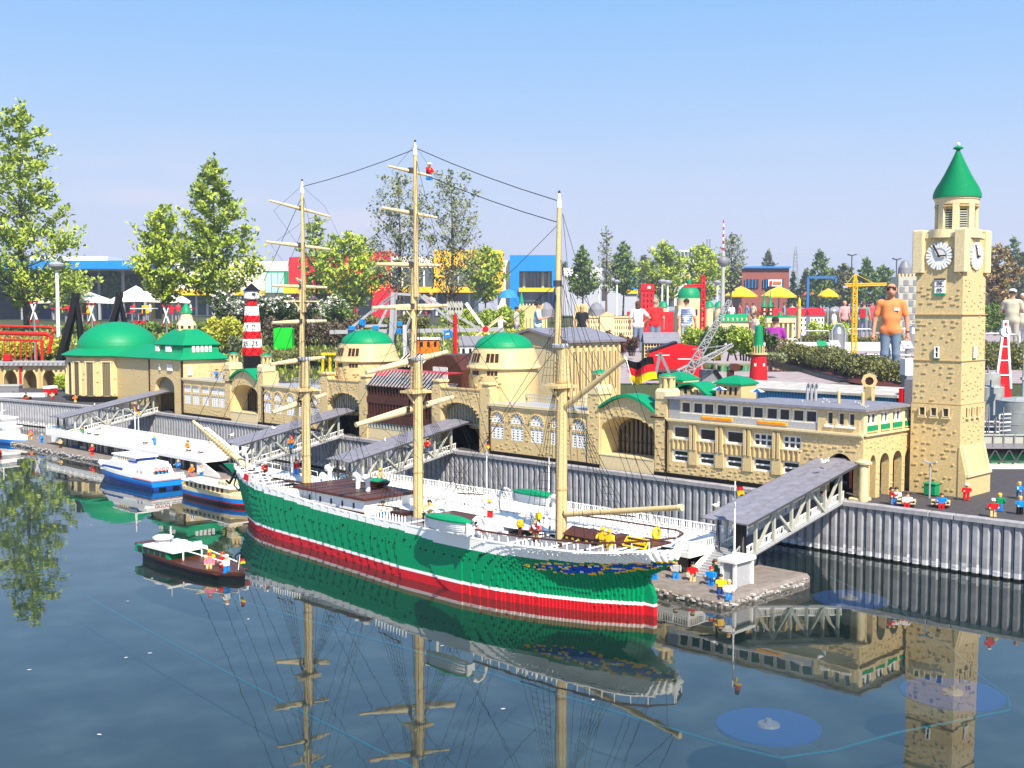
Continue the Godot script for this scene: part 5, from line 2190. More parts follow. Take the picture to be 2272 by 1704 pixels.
# hull of a small boat: half breadth from a table, in stepped courses
func boat_hull(root: Node3D,called: String,len: float,tab: Array,bands: Array,rake := .0,lift := .0):
	for b in bands:
		var g := geo()
		var n := int((b[1] - b[0]) / .0096 + .5)
		for k in n:
			var y0: float = b[0] + (b[1] - b[0]) * k / n
			var y1: float = b[0] + (b[1] - b[0]) * (k + 1) / n
			var f: float = .86 + .14 * clampf(y0 / .06,0,1)
			var p := PackedVector2Array()
			var m := 18
			for i in m + 1:
				var s := i / float(m)
				p.append(Vector2(-rake * y0 + s * (len + rake * y0),curve(tab,s) * f + .0004))
			for i in m + 1:
				var s := 1.0 - i / float(m)
				p.append(Vector2(-rake * y0 + s * (len + rake * y0),-curve(tab,s) * f - .0004))
			for i in p.size():
				var j := (i + 1) % p.size()
				var l0 := lift * pow(1.0 - clampf((p[i].x + rake * y0) / len,0,1),2.0)
				var l1 := lift * pow(1.0 - clampf((p[j].x + rake * y0) / len,0,1),2.0)
				g.quad(Vector3(p[i].x,y0 + l0,p[i].y),Vector3(p[j].x,y0 + l1,p[j].y),Vector3(p[j].x,y1 + l1,p[j].y),Vector3(p[i].x,y1 + l0,p[i].y))
			for i in m:
				var l0 := lift * pow(1.0 - i / float(m),2.0)
				var l1 := lift * pow(1.0 - (i + 1) / float(m),2.0)
				var a := p[i]
				var c := p[i + 1]
				g.quad(Vector3(a.x,y1 + l0,a.y),Vector3(c.x,y1 + l1,c.y),Vector3(c.x,y1 + l1,-c.y),Vector3(a.x,y1 + l0,-a.y))
		part(root,b[2],g,b[3])

func boats():
	# white and blue ferry, bow to the left
	var root := thing("ferry","white passenger ferry with bright blue hull moored at the left pontoon","ferry",Vector3(-11.35,0,-5.37))
	var tab := [[.0,.0],[.06,.05],[.15,.105],[.3,.155],[.5,.175],[1.0,.178]]
	boat_hull(root,"hull",1.36,tab,[[-.08,.006,"keel",M.dark_blue],[.006,.03,"dark_stripe",M.dark_blue],[.03,.075,"hull",M.azure],[.075,.083,"hull_stripe",M.dark_blue]],.9,.035)
	boat_hull(root,"bulwark",1.36,tab,[[.083,.115,"bulwark",M.white]],.9,.035)
	var g := geo()
	g.bx(1.0,1.35,.09,.093,.1755,.1825)
	g.bx(1.355,1.3645,.09,.093,-.17,.182)
	part(root,"red_trim",g,M.red)
	g = geo()
	g.prism(PackedVector2Array([Vector2(.22,.1),Vector2(1.22,.1),Vector2(1.14,.205),Vector2(.42,.205),Vector2(.34,.16)]),-.14,.145)
	part(root,"saloon",g,M.white)
	g = geo()
	g.prism(PackedVector2Array([Vector2(.26,.128),Vector2(.72,.128),Vector2(.72,.152),Vector2(.3,.152)]),.144,.149)
	part(root,"blue_window_strip",g,M.dark_blue)
	g = geo()
	g.prism(PackedVector2Array([Vector2(.42,.205),Vector2(.92,.205),Vector2(.92,.265),Vector2(.48,.265)]),-.11,.115)
	part(root,"wheelhouse",g,M.white)
	g = geo()
	g.bevel(.44,.95,.265,.278,-.12,.125,.006)
	part(root,"bridge_roof",g,M.white)
	for i in 5:
		g = geo()
		g.bx(.58 + i * .045,.605 + i * .045,.225,.255,.112,.118)
		part(root,"window",g,M.tan_dark)
	g = geo()
	g.x = Transform3D(Basis(Vector3.FORWARD,-.5),Vector3(.445,.235,0))
	g.bx(-.006,.004,-.022,.022,-.1,.1)
	part(root,"bridge_front_window",g,M.dark_blue)
	g = geo()
	g.bx(.9,.925,.205,.258,-.1,.105)
	g.bx(.8,.97,.22,.236,.1,.125)
	part(root,"blue_side_board",g,M.dark_blue)
	g = geo()
	g.bx(.92,1.14,.2,.232,-.12,.12)
	part(root,"upper_deck",g,M.white)
	for x in [1.02,1.09]:
		g = geo()
		g.bx(x,x + .03,.13,.16,.142,.15)
		part(root,"side_window",g,M.light_gray)
	g = geo()
	g.bx(1.19,1.23,.1,.16,-.07,.07)
	var door := part(root,"stern_doors",g,M.window_glass)
	g = geo()
	for i in 3: g.bx(1.225,1.234,.105,.15,-.055 + i * .04,-.035 + i * .04)
	part(door,"blue_door_leaf",g,M.azure)
	for i in 4:
		g = geo(Transform3D(Basis(Vector3.FORWARD,PI / 2),Vector3(1.23,.178,-.06 + i * .04)))
		for k in 8: g.cyl(Vector3(cos(TAU * k / 8),0,sin(TAU * k / 8)) * .014,Vector3(cos(TAU * (k + 1) / 8),0,sin(TAU * (k + 1) / 8)) * .014,.005,.005,6)
		part(root,"life_ring",g,M.red)
	g = geo()
	g.cyl(Vector3(.68,.278,0),Vector3(.7,.5,0),.008,.006,8)
	g.cyl(Vector3(.69,.4,-.05),Vector3(.69,.4,.05),.004,.004,6)
	g.bx(.64,.74,.278,.31,-.03,.03)
	part(root,"signal_mast",g,M.white)
	fence(root,Vector3(1.36,.115,.16),Vector3(1.36,.115,-.16),.03,M.white)
	fence(root,Vector3(1.24,.115,.172),Vector3(1.36,.115,.172),.03,M.white)
	for s in [[1.366,.07],[1.366,-.07]]:
		g = geo()
		g.box(Vector3(s[0] + .006,.012,s[1]),Vector3(.02,.02,.06))
		part(root,"stern_fender",g,M.black)
	# blue and cream launch
	root = thing("launch","cream and blue excursion launch lying just ahead of the sailing ship's bow","launch",Vector3(-9.64,0,-5.36))
	tab = [[.0,.03],[.04,.075],[.12,.115],[.3,.13],[.65,.13],[.85,.1],[1.0,.03]]
	boat_hull(root,"hull",1.12,tab,[[-.06,.022,"bottom",M.brown_dark],[.022,.034,"red_line",M.hull_red],[.034,.07,"hull",M.azure],[.07,.1,"gunwale",M.tan_light]])
	g = geo()
	g.prism(PackedVector2Array([Vector2(.12,.095),Vector2(.92,.095),Vector2(.9,.148),Vector2(.14,.148)]),-.09,.095)
	part(root,"cabin",g,M.tan_light)
	for i in 9:
		g = geo()
		g.bx(.17 + i * .075,.205 + i * .075,.105,.14,.09,.099)
		part(root,"window",g,M.brown_dark)
	g = geo()
	g.bevel(.1,.94,.148,.16,-.105,.11,.006)
	part(root,"cabin_roof",g,M.white)
	g = geo()
	g.bevel(.66,.86,.16,.2,-.07,.07,.008)
	part(root,"wheelhouse",g,M.tan_light)
	g = geo()
	for i in 3: g.bx(.69 + i * .055,.725 + i * .055,.17,.192,.068,.073)
	part(root,"wheelhouse_window",g,M.light_gray)
	g = geo()
	g.bx(.02,.1,.1,.115,-.06,.06)
	part(root,"stern_seat",g,M.yellow)
	# green and black harbour boat in the foreground
	root = thing("harbour_boat","black and green open harbour launch with white cabin roof, alone in the foreground water","launch",Vector3(-7.38,0,-3.8),.05)
	tab = [[.0,.02],[.03,.07],[.1,.125],[.3,.155],[.7,.155],[.88,.115],[1.0,.025]]
	boat_hull(root,"hull",1.12,tab,[[-.06,.03,"hull",M.black],[.03,.042,"rubbing_strake",M.brown_dark]],.0,.025)
	boat_hull(root,"gunwale",1.1,[[.0,.02],[.03,.066],[.1,.12],[.3,.15],[.7,.15],[.88,.11],[1.0,.02]],[[.042,.052,"gunwale",M.brown]],.0,.025)
	g = geo()
	g.prism(PackedVector2Array([Vector2(.04,.055),Vector2(.5,.05),Vector2(.44,.105),Vector2(.06,.105)]),-.12,.125)
	part(root,"cabin",g,M.lime if false else M.hull_green)
	for i in 5:
		g = geo()
		g.prism(PackedVector2Array([Vector2(.09 + i * .073,.062),Vector2(.145 + i * .073,.062),Vector2(.137 + i * .073,.098),Vector2(.088 + i * .073,.098)]),.122,.129)
		part(root,"cabin_window",g,M.window_glass)
	g = geo()
	g.bevel(.16,.54,.105,.12,-.135,.135,.006)
	part(root,"cabin_roof",g,M.white)
	g = geo()
	g.bevel(-.0,.17,.092,.106,-.11,.11,.01)
	part(root,"foredeck",g,M.brown)
	g = geo()
	g.lathe([Vector2(.055,.106),Vector2(.055,.145)],10,Vector3(.2,0,.0))
	var wh := part(root,"wheelhouse",g,M.light_gray)
	g = geo()
	g.lathe([Vector2(.068,.145),Vector2(.07,.155),Vector2(.05,.165),Vector2(0,.168)],14,Vector3(.2,0,.0))
	part(wh,"wheelhouse_roof",g,M.white)
	g = geo()
	g.bx(.53,1.02,.034,.04,-.12,.12)
	for i in 8: g.bx(.55 + i * .06,.557 + i * .06,.04,.043,-.115,.115)
	part(root,"well_deck",g,M.brown)
	for s in [-1,1]:
		g = geo()
		g.cyl(Vector3(.55,.125,s * .07),Vector3(1.02,.1,s * .03),.005,.005,6)
		g.cyl(Vector3(.56,.05,s * .07),Vector3(.56,.128,s * .07),.006,.006,6)
		part(root,"awning_bar",g,M.white)
	g = geo()
	g.cyl(Vector3(.46,.13,.13),Vector3(.46,.13,-.13),.014,.014,8)
	part(root,"rolled_awning",g,M.white)
	for p in [[.35,.06],[.42,-.04],[.33,-.08]]:
		g = geo()
		g.box(Vector3(p[0],.13,p[1]),Vector3(.05,.018,.025))
		part(root,"roof_locker",g,M.white)
	g = geo()
	g.cyl(Vector3(1.08,.06,0),Vector3(1.1,.16,0),.003,.003,5)
	g.cyl(Vector3(.3,.16,0),Vector3(.3,.24,0),.003,.003,5)
	part(root,"flagstaff",g,M.white)
	wavy_flag(root,Vector3(1.1,.155,0),Vector3(1,0,.2).normalized(),.06,.045)
	# white excursion steamer cut by the left edge of the picture
	root = thing("steamer","white excursion steamer with blue trim and red bow, cut off by the left edge","steamer",Vector3(-15.85,0,-5.75),.1)
	boat_hull(root,"hull",1.3,[[.0,.06],[.2,.16],[.6,.17],[.85,.12],[1.0,.02]],[[-.08,.02,"bottom",M.dark_blue],[.02,.06,"hull",M.azure],[.06,.1,"bulwark",M.white]])
	g = geo()
	g.bx(.1,.92,.1,.2,-.12,.12)
	part(root,"main_cabin",g,M.white)
	for i in 8:
		g = geo()
		g.bx(.14 + i * .09,.2 + i * .09,.12,.17,.118,.124)
		part(root,"window",g,M.azure)
	g = geo()
	g.bevel(.08,.96,.2,.212,-.14,.14,.005)
	part(root,"promenade_deck",g,M.white)
	g = geo()
	g.bx(.4,.86,.212,.31,-.1,.1)
	part(root,"upper_cabin",g,M.white)
	for i in 4:
		g = geo()
		g.bx(.44 + i * .1,.51 + i * .1,.235,.29,.098,.104)
		part(root,"upper_window",g,M.shop_glass)
	g = geo()
	g.bevel(.38,.9,.31,.324,-.12,.12,.005)
	part(root,"sun_deck",g,M.white)
	g = geo()
	g.cyl(Vector3(.5,.324,0),Vector3(.86,.42,.05),.008,.006,6)
	g.cyl(Vector3(.7,.324,0),Vector3(.7,.5,0),.008,.006,6)
	part(root,"mast",g,M.white)
	root = thing("red_buoy","red ribbed float in the water beside the steamer at the left edge","buoy",Vector3(-13.78,.0,-5.2))
	g = geo()
	g.lathe([Vector2(.05,-.05),Vector2(.07,.01),Vector2(.065,.05),Vector2(.03,.09),Vector2(0,.1)],14)
	part(root,"float",g,M.red)
	g = geo()
	g.lathe([Vector2(.071,.012),Vector2(.073,.02),Vector2(.07,.028)],14)
	part(root,"rubber_ring",g,M.black)
	# blue discs of the fountains, ropes lying on the basin floor
	for d in [[-2.61,4.15,.22,"blue fountain disc under water at the lower right"],[-2.24,5.11,.23,"blue fountain disc under water below the clock tower's reflection"],[-3.44,6.36,.22,"blue fountain disc under water near the sheet pile wall"]]:
		var r := thing("fountain_disc",d[3],"fountain disc",Vector3(d[0],-.06,-d[1]),0,"fountain discs in the basin")
		g = geo()
		g.lathe([Vector2(d[2],-.01),Vector2(d[2],.0),Vector2(.0,.0)],40)
		part(r,"plate",g,M.get("disc_blue",M.azure))
		g = geo()
		g.lathe([Vector2(.05,.0),Vector2(.045,.01),Vector2(.015,.012),Vector2(.012,.03),Vector2(0,.032)],16)
		part(r,"nozzle",g,M.light_gray)

func rope_line(label: String,pts: Array):
	var o := thing("underwater_rope",label,"rope",Vector3.ZERO)
	var g := geo()
	g.tube(pts,.006,6)
	part(o,"rope",g,M.rope_blue)

func make_figure(label: String,u: float,v: float,y: float,yaw: float,shirt: Material,legs: Material,hat: Material,seated := false):
	var r := thing("brick_figure",label,"figurine",Vector3(u,y,-v),yaw,"brick built figures on quay, pontoons and ships")
	var k := .92
	var h := .05 * k
	var g: Geo
	for s in [-1,1]:
		g = geo()
		if seated:
			g.bx(s * .011 - .008,s * .011 + .008,.02,.036,-.01,.035)
			g.bx(s * .011 - .007,s * .011 + .007,.0,.02,.022,.036)
		else:
			g.bevel(s * .0105 - .008,s * .0105 + .008,.004,h,-.01 + s * .003,.008 + s * .003,.002)
			g.bx(s * .0105 - .0085,s * .0105 + .0085,.0,.006,-.009 + s * .003,.014 + s * .003)
		part(r,"leg",g,legs)
	var b: float = .03 if seated else h
	g = geo()
	g.bevel(-.021,.021,b,b + .04,-.012,.012,.004)
	part(r,"torso",g,shirt)
	for s in [-1,1]:
		g = geo()
		var f := rnd(.0,.02)
		g.beam(Vector3(s * .024,b + .036,0),Vector3(s * .03,b + .016,f * .5 + .004),.011,.011)
		g.beam(Vector3(s * .03,b + .018,f * .5 + .004),Vector3(s * .026,b + .004 + f,.014 + f),.01,.01)
		var arm := part(r,"arm",g,shirt)
		g = geo()
		g.box(Vector3(s * .026,b + .003 + f,.017 + f),Vector3(.009,.009,.009))
		part(arm,"hand",g,M.skin)
	g = geo()
	g.lathe([Vector2(.006,b + .038),Vector2(.006,b + .044),Vector2(.0115,b + .046),Vector2(.013,b + .055),Vector2(.0115,b + .064),Vector2(0,b + .066)],10)
	part(r,"head",g,M.skin)
	g = geo()
	g.lathe([Vector2(.0145,b + .059),Vector2(.0145,b + .064),Vector2(.011,b + .071),Vector2(0,b + .074)],10)
	if hat == M.white or hat == M.yellow: g.bx(-.012,.012,b + .059,b + .062,.008,.024)
	else: g.bx(-.012,.012,b + .047,b + .062,-.0145,-.006)
	part(r,"hat_or_hair",g,hat)

func figures():
	var F := [
		[-3.679,7.35,QUAY + .006,2.4,"red","denim","brown_dark","figure in red carrying a bundle, at the coping right of the corner column"],
		[-3.65,7.36,QUAY + .006,.4,"white","azure","black","figure in white shirt and blue trousers beside the red one near the corner column"],
		[-3.392,7.884,QUAY + .006,.7,"red","red","white","figure in red and white with white cap at the foot of the clock tower"],
		[-2.992,7.365,QUAY + .006,.6,"red","tan","white","figure in red jacket and yellow skirt on the coping at the right"],
		[-3.048,7.606,QUAY + .006,3.5,"green","azure","yellow","figure in teal and blue just behind the red jacket on the right quay"],
		[-3.158,8.216,QUAY + .006,1.4,"azure","denim","tan_dark","figure in pale blue with arm out, far right on the quay"],
		[-2.908,7.585,QUAY + .006,.9,"azure","black","tan_dark","figure in bright blue with black trousers at the right edge of the quay"],
		[-4.118,5.678,.05,.5,"red","tan","black","figure in red top and tan trousers before the pontoon stair"],
		[-4.231,5.656,.05,.8,"light_gray","azure","dark_gray","figure in grey with blue trousers under the pontoon balcony"],
		[-4.31,5.547,.05,1.8,"white","azure","tan_dark","figure in white with blue trousers right behind the ship's rudder"],
		[-4.0,5.74,.075,2.6,"green","azure","brown","figure in green climbing the pontoon stair"],
		[-3.97,5.66,.05,.2,"azure","azure","red","figure in blue with red cap at the stair foot"],
		[-3.811,5.528,.05,1.0,"yellow","dark_blue","black","figure in yellow leaning at the pontoon's front corner"],
		[-3.7,5.45,.05,.6,"white","azure","tan","figure in white and blue at the very corner of the pontoon"],
		[-14.205,5.93,.05,.3,"azure","azure","light_gray","figure in blue at the left end of the left pontoon building"],
		[-13.55,5.88,.05,.3,"tan","brown","black","figure in beige on the left pontoon by the white stair wall"],
		[-12.638,5.85,.05,.5,"red","red","tan_dark","figure in red on the left pontoon, left of the ferry"],
		[-14.7,6.0,.05,.3,"orange","tan","red","figure in orange near the tip of the left pontoon"],
		[-10.719,5.87,.05,.5,"azure","denim","tan_dark","figure in blue on the pontoon behind the ferry's stern"],
		[-10.187,5.83,.05,.5,"white","azure","tan_dark","figure in white and blue on the pontoon behind the cream launch"],
		[-10.29,5.785,.05,.4,"orange","pink","tan_dark","figure in orange on the pontoon just left of the cream launch"],
		[-13.2,6.0,.205,.2,"green","green","brown","figure in green on the left roof deck"],
		[-11.72,6.14,.205,.2,"azure","azure","yellow","figure in blue at a table on the left roof deck"],
		[-11.0,6.14,.205,.2,"orange","red","brown","figure in orange at a table toward the right of the left roof deck"],
		[-7.62,5.2,.4,.4,"red","azure","red","figure in red jacket and blue trousers standing on the ship's forecastle"],
		[-7.69,4.96,.4,.2,"red","black","white","figure with red life vest by the ship's fore ladder"],
		[-6.62,5.25,.424,1.2,"tan_light","azure","yellow","blond figure in cream and blue on the ship's deckhouse roof"],
		[-6.05,4.82,.3,1.2,"white","azure","black","figure in white and blue by the near rail aft of the ship's deckhouse"],
		[-5.62,4.86,.352,.3,"yellow","tan","black","figure in yellow on the brown hatch before the lifeboat"],
		[-5.28,5.08,.37,.5,"white","red","yellow","figure in white on the round hatch amidships"],
		[-4.68,4.88,.335,.5,"red","tan","yellow","figure in red at the mizzen mast's foot"],
		[-4.22,4.95,.35,.2,"yellow","yellow","yellow","figure in yellow oilskins, left of the two on the poop"],
		[-4.15,4.93,.35,.2,"yellow","yellow","yellow","figure in yellow oilskins, right of the two on the poop"],
		[-6.0,5.2,2.585,1.6,"red","azure","white","figure in red and blue lying out on the main mast's topmost yard"],
		[-6.62,3.84,.043,.9,"yellow","yellow","yellow","figure in yellow seated in the green harbour boat"],
		[-6.5,3.86,.043,.9,"red","red","red","figure in red seated in the green harbour boat"],
		[-6.52,3.78,.043,.9,"pink","tan","red","figure in pink seated behind in the green harbour boat"],
		[-6.35,3.8,.043,-1.2,"white","azure","white","figure in white at the stern of the green harbour boat"],
		[-16.831,7.2,QUAY + .006,.7,"tan","red","brown","figure in beige right of the red lorry on the left quay"],
		[-16.1,7.22,QUAY + .006,.7,"orange","tan","brown","figure in orange before the round hall"],
		[-8.0,6.9,.4,.3,"red","denim","black","figure in red walking up the gangway behind the main mast"],
		[-9.75,6.6,.31,.3,"orange","azure","red","figure in orange on the gangway behind the foremost mast"],
		[-4.02,7.02,.345,.3,"white","white","black","figure in white near the top of the nearest gangway"],
		[-12.9,7.62,QUAY + .47,.3,"azure","denim","black","figure in blue on the terrace right of the mansard pavilion"],
		[-12.68,7.6,QUAY + .47,.3,"light_gray","denim","black","figure in grey on the same terrace, by the railing"],
	]
	for f in F:
		var seat: bool = String(f[7]).contains("seated")
		make_figure(f[7],f[0],f[1],f[2],f[3],M[f[4]],M[f[5]],M[f[6]],seat)
	# quay furniture right of the halls
	var g := geo()
	var r := thing("model_street_lamp","grey twin armed lamp post before the clock tower","lamp post",Vector3(-3.62,QUAY,-7.8))
	g.cyl(Vector3.ZERO,Vector3(0,.25,0),.007,.006,8)
	part(r,"post",g,M.light_gray)
	for s in [-1,1]:
		g = geo()
		g.beam(Vector3(0,.25,0),Vector3(s * .05,.262,0),.03,.008)
		part(r,"lamp_head",g,M.light_gray)
	r = thing("model_bin","dark green wheeled container at the clock tower's foot","container",Vector3(-3.66,QUAY,-7.92))
	g = geo()
	g.bevel(-.045,.045,.01,.085,-.035,.035,.006)
	part(r,"box",g,M.green)
	g = geo()
	g.bevel(-.05,.05,.085,.096,-.04,.04,.005)
	part(r,"lid",g,M.hull_green)
	for b in [[-3.4,7.5,"pale bench table with a figure in blue on the right quay","azure"],[-3.58,7.37,"green seat with a figure in white beside the coping","white"],[-17.2,6.98,"picnic table on the dark quay at the far left","brown"]]:
		r = thing("model_table",b[2],"bench",Vector3(b[0],QUAY,-b[1]),.4)
		g = geo()
		g.bx(-.06,.06,.042,.05,-.02,.02)
		part(r,"table_top",g,M.tan_light)
		for s in [-1,1]:
			g = geo()
			g.bx(-.06,.06,.024,.03,s * .042 - .01,s * .042 + .01)
			part(r,"seat",g,M.tan_light)
			g = geo()
			g.bx(s * .045 - .005,s * .045 + .005,.0,.042,-.045,.045)
			part(r,"leg",g,M.brown_dark)
		make_figure("figure seated at the " + String(b[2]),b[0] + .02,b[1] - .03,QUAY + .0,.4,M[b[3]],M.red,M.brown,true)
	# red lorry at the far left
	r = thing("model_lorry","red lorry with white roof seen from behind, on the far left quay","lorry",Vector3(-17.75,QUAY,-7.55),.5)
	g = geo()
	g.bevel(-.06,.06,.02,.11,-.12,.08,.006)
	part(r,"cargo_box",g,M.red)
	g = geo()
	g.bevel(-.062,.062,.11,.15,-.125,.085,.01)
	part(r,"box_roof",g,M.white)
	for s in [[-.05,.05],[.05,.05],[-.05,-.09],[.05,-.09]]:
		g = geo()
		g.cyl(Vector3(s[0] - .01,.02,s[1]),Vector3(s[0] + .01,.02,s[1]),.02,.02,12)
		part(r,"wheel",g,M.black)
	rope_line("turquoise rope on the basin floor looping round the fountain discs at the lower right",[Vector3(-6.419,-.06,-3.668),Vector3(-4.423,-.06,-3.781),Vector3(-3.088,-.06,-3.818),Vector3(-2.631,-.06,-3.834),Vector3(-2.381,-.06,-3.871),Vector3(-2.27,-.06,-4.093),Vector3(-2.184,-.06,-4.457),Vector3(-2.032,-.06,-4.858),Vector3(-1.96,-.06,-5.065),Vector3(-2.039,-.06,-5.238),Vector3(-2.227,-.06,-5.414),Vector3(-2.542,-.06,-5.773),Vector3(-3.125,-.06,-6.342),Vector3(-3.82,-.06,-6.786)])
	rope_line("turquoise rope on the basin floor running diagonally at the lower left",[Vector3(-7.013,-.06,-3.107),Vector3(-5.807,-.06,-2.984),Vector3(-4.79,-.06,-2.898),Vector3(-4.033,-.06,-2.834),Vector3(-3.122,-.06,-2.776)])
	# a few leaves and specks floating
	var specks := []
	for i in 26: specks.append([rnd(-9.5,-1.5),rnd(1.6,5.2)])
	var sm := geo()
	sm.lathe([Vector2(.0,.0),Vector2(.012,.0015),Vector2(.0,.003)],7,Vector3.ZERO,0,TAU,1.0,.6)
	var smesh := sm.mesh()
	for i in specks.size():
		var o := part(self,unique("floating_leaf"),smesh,M.crust if i % 3 else M.tan_dark)
		o.position = Vector3(specks[i][0],.0005,-specks[i][1])
		o.rotation.y = rnd(0,6)
		tag(o,"small pale leaf floating on the open water in the foreground","leaf","leaves floating on the water")

# ---------- Other models behind the halls, park buildings and furniture ----------
func dsc_fix(): M["disc_blue"] = mat("disc_plate",44,92,168,.6)

func block(root: Node3D,called: String,x0: float,x1: float,y0: float,y1: float,z0: float,z1: float,m: Material) -> MeshInstance3D:
	var g := geo()
	g.bx(x0,x1,y0,y1,z0,z1)
	return part(root,called,g,m)
func gable_roof(root: Node3D,x0: float,x1: float,y0: float,y1: float,z0: float,z1: float,m: Material,called := "roof") -> MeshInstance3D:
	# ridge along x
	var g := geo(Transform3D(Basis(Vector3.UP,PI / 2),Vector3.ZERO))
	var zm := (z0 + z1) / 2
	g.prism(PackedVector2Array([Vector2(-z1,y0),Vector2(-z0,y0),Vector2(-z0,y0 + .02),Vector2(-zm,y1),Vector2(-z1,y0 + .02)]),x0,x1)
	return part(root,called,g,m)
func row_windows(root: Node3D,x0: float,x1: float,y0: float,y1: float,z: float,n: int,fill: float,m: Material,t := Transform3D.IDENTITY):
	var w := (x1 - x0) / n
	for i in n:
		var g := geo(t)
		g.bx(x0 + w * (i + .5 - fill / 2),x0 + w * (i + .5 + fill / 2),y0,y1,z - .02,z + .004)
		part(root,"window",g,m)
func lattice(g: Geo,a: Vector3,b: Vector3,w0: float,w1: float,n: int,r: float):
	var f := g.frame_of(a,b)
	for k in n:
		var t0 := k / float(n)
		var t1 := (k + 1) / float(n)
		var q0 := []
		var q1 := []
		for s in [[-1,-1],[1,-1],[1,1],[-1,1]]:
			q0.append(a.lerp(b,t0) + (f.x * s[0] + f.y * s[1]) * lerpf(w0,w1,t0) / 2)
			q1.append(a.lerp(b,t1) + (f.x * s[0] + f.y * s[1]) * lerpf(w0,w1,t1) / 2)
		for i in 4:
			g.cyl(q0[i],q1[i],r,r,4,false)
			g.cyl(q0[i],q1[(i + 1) % 4] if k % 2 else q1[(i + 3) % 4],r * .7,r * .7,4,false)
			g.cyl(q1[i],q1[(i + 1) % 4],r * .7,r * .7,4,false)

func back_models():
	dsc_fix()
	var g: Geo
	# long shed with pale blue wall behind the office block
	var r := thing("quay_shed","long low shed with light blue wall and pale grey roof behind the office block","building",Vector3(-6.62,QUAY,-9.3))
	block(r,"wall",0,1.98,0,.59,-.4,-.02,M.sky_blue)
	g = geo()
	for i in 66: g.bx(i * .03 + .004,i * .03 + .007,.44,.6,-.02,-.014)
	part(r,"wall_ribs",g,M.azure)
	g = geo(Transform3D(Basis(Vector3.UP,PI / 2),Vector3.ZERO))
	g.prism(PackedVector2Array([Vector2(-.04,.578),Vector2(.42,.622),Vector2(.42,.64),Vector2(-.04,.6)]),-.03,2.02)
	part(r,"roof",g,M.warm_gray)
	block(r,"end_fin",2.02,2.05,0,.66,-.3,.02,M.red)
	block(r,"dark_annexe",2.06,2.5,0,.74,-.5,.0,M.gray)
	r = thing("round_sign","sand coloured post with an octagonal ring sign behind the office block's roof","sign",Vector3(-4.7,QUAY,-8.95))
	g = geo()
	g.prism(PackedVector2Array([Vector2(-.028,0),Vector2(.028,0),Vector2(.036,.69),Vector2(-.036,.69)]),-.03,.03)
	part(r,"post",g,M.tan)
	g = geo(Transform3D(Basis(Vector3.UP,.5) * Basis(Vector3.RIGHT,PI / 2),Vector3(0,.735,0)))
	g.lathe([Vector2(.036,-.022),Vector2(.066,-.022),Vector2(.066,.022),Vector2(.036,.022),Vector2(.036,-.022)],8,Vector3.ZERO,0,TAU,1,1,true)
	part(r,"ring",g,M.tan)
	g = geo(Transform3D(Basis(Vector3.UP,.5) * Basis(Vector3.RIGHT,PI / 2),Vector3(0,.735,0)))
	g.lathe([Vector2(0,-.012),Vector2(.038,-.012),Vector2(.038,.012),Vector2(0,.012)],12)
	part(r,"disc",g,M.brown_dark)
	# temple-like hall with grey gable roof
	r = thing("temple_hall","large sand coloured hall with shallow grey gable roof behind the right hand dome","building",Vector3(-8.85,QUAY,-8.7))
	var tt := Transform3D(Basis(Vector3.UP,PI / 2),Vector3.ZERO)
	g = geo()
	g.prism(PackedVector2Array([Vector2(0,0),Vector2(.94,0),Vector2(.94,1.0),Vector2(.44,1.12),Vector2(0,1.0)]),-.85,.0)
	part(r,"walls",g,M.tan_light)
	g = geo()
	g.prism(PackedVector2Array([Vector2(-.05,.995),Vector2(.44,1.115),Vector2(.99,.995),Vector2(.99,1.02),Vector2(.44,1.142),Vector2(-.05,1.02)]),-.9,.05)
	part(r,"roof",g,M.roof_gray)
	block(r,"string_course",.0,.942,.94,.952,-.85,.006,M.tan)
	for i in 9:
		g = geo()
		g.bx(.94,.965,.0,.96,-.83 + i * .095,-.8 + i * .095)
		part(r,"pilaster",g,M.tan)
		if i < 8:
			g = geo()
			g.bx(.935,.945,.5,.9,-.785 + i * .095,-.75 + i * .095)
			part(r,"window",g,M.smoked)
	# brown warehouse behind the brown house
	r = thing("brown_warehouse","dark brown warehouse with glazed mansard roof behind the brown house","building",Vector3(-10.2,QUAY,-8.3))
	block(r,"walls",0,1.25,0,.7,-.5,0,M.brown)
	g = geo()
	g.prism(PackedVector2Array([Vector2(.62,.48),Vector2(1.27,.48),Vector2(1.27,.7),Vector2(1.12,.85),Vector2(.78,.85),Vector2(.62,.7)]),-.52,.12)
	part(r,"gable_end",g,M.brown)
	block(r,"white_hoist_door",.82,1.05,.56,.72,.12,.13,M.stone_white)
	g = geo()
	g.quad(Vector3(0,.69,.01),Vector3(.64,.69,.01),Vector3(.68,.84,-.15),Vector3(.05,.84,-.15))
	part(r,"roof_glazing",g,M.brown_dark)
	for i in 11:
		g = geo()
		g.beam(Vector3(.02 + i * .06,.69,.012),Vector3(.06 + i * .06,.84,-.148),.014,.012)
		part(r,"roof_bar",g,M.stone_white)
	row_windows(r,.0,.62,.55,.68,.0,9,.5,M.black)
	g = geo()
	for i in 30: g.bx(.75 + i * .02,.756 + i * .02,.5,.56,.25,.254)
	g.bx(.75,1.35,.556,.562,.25,.256)
	stuff(r,"balustrade",g,M.light_gray)
	# lighthouse with red and white lattice shaft
	r = thing("lighthouse","red and white banded lattice lighthouse with white lantern and black pointed roof","lighthouse",field(-4.29,1.7,19.000),FACING)
	r.position.y = .36
	var ly := [.717,.949,1.083,1.224,1.351,1.492,1.611,1.759,1.878,2.011,2.115]
	for i in ly.size(): ly[i] -= .36
	var lr := func(y: float) -> float: return lerpf(.165,.095,clampf((y - ly[1]) / (ly[8] - ly[1]),0,1))
	g = geo()
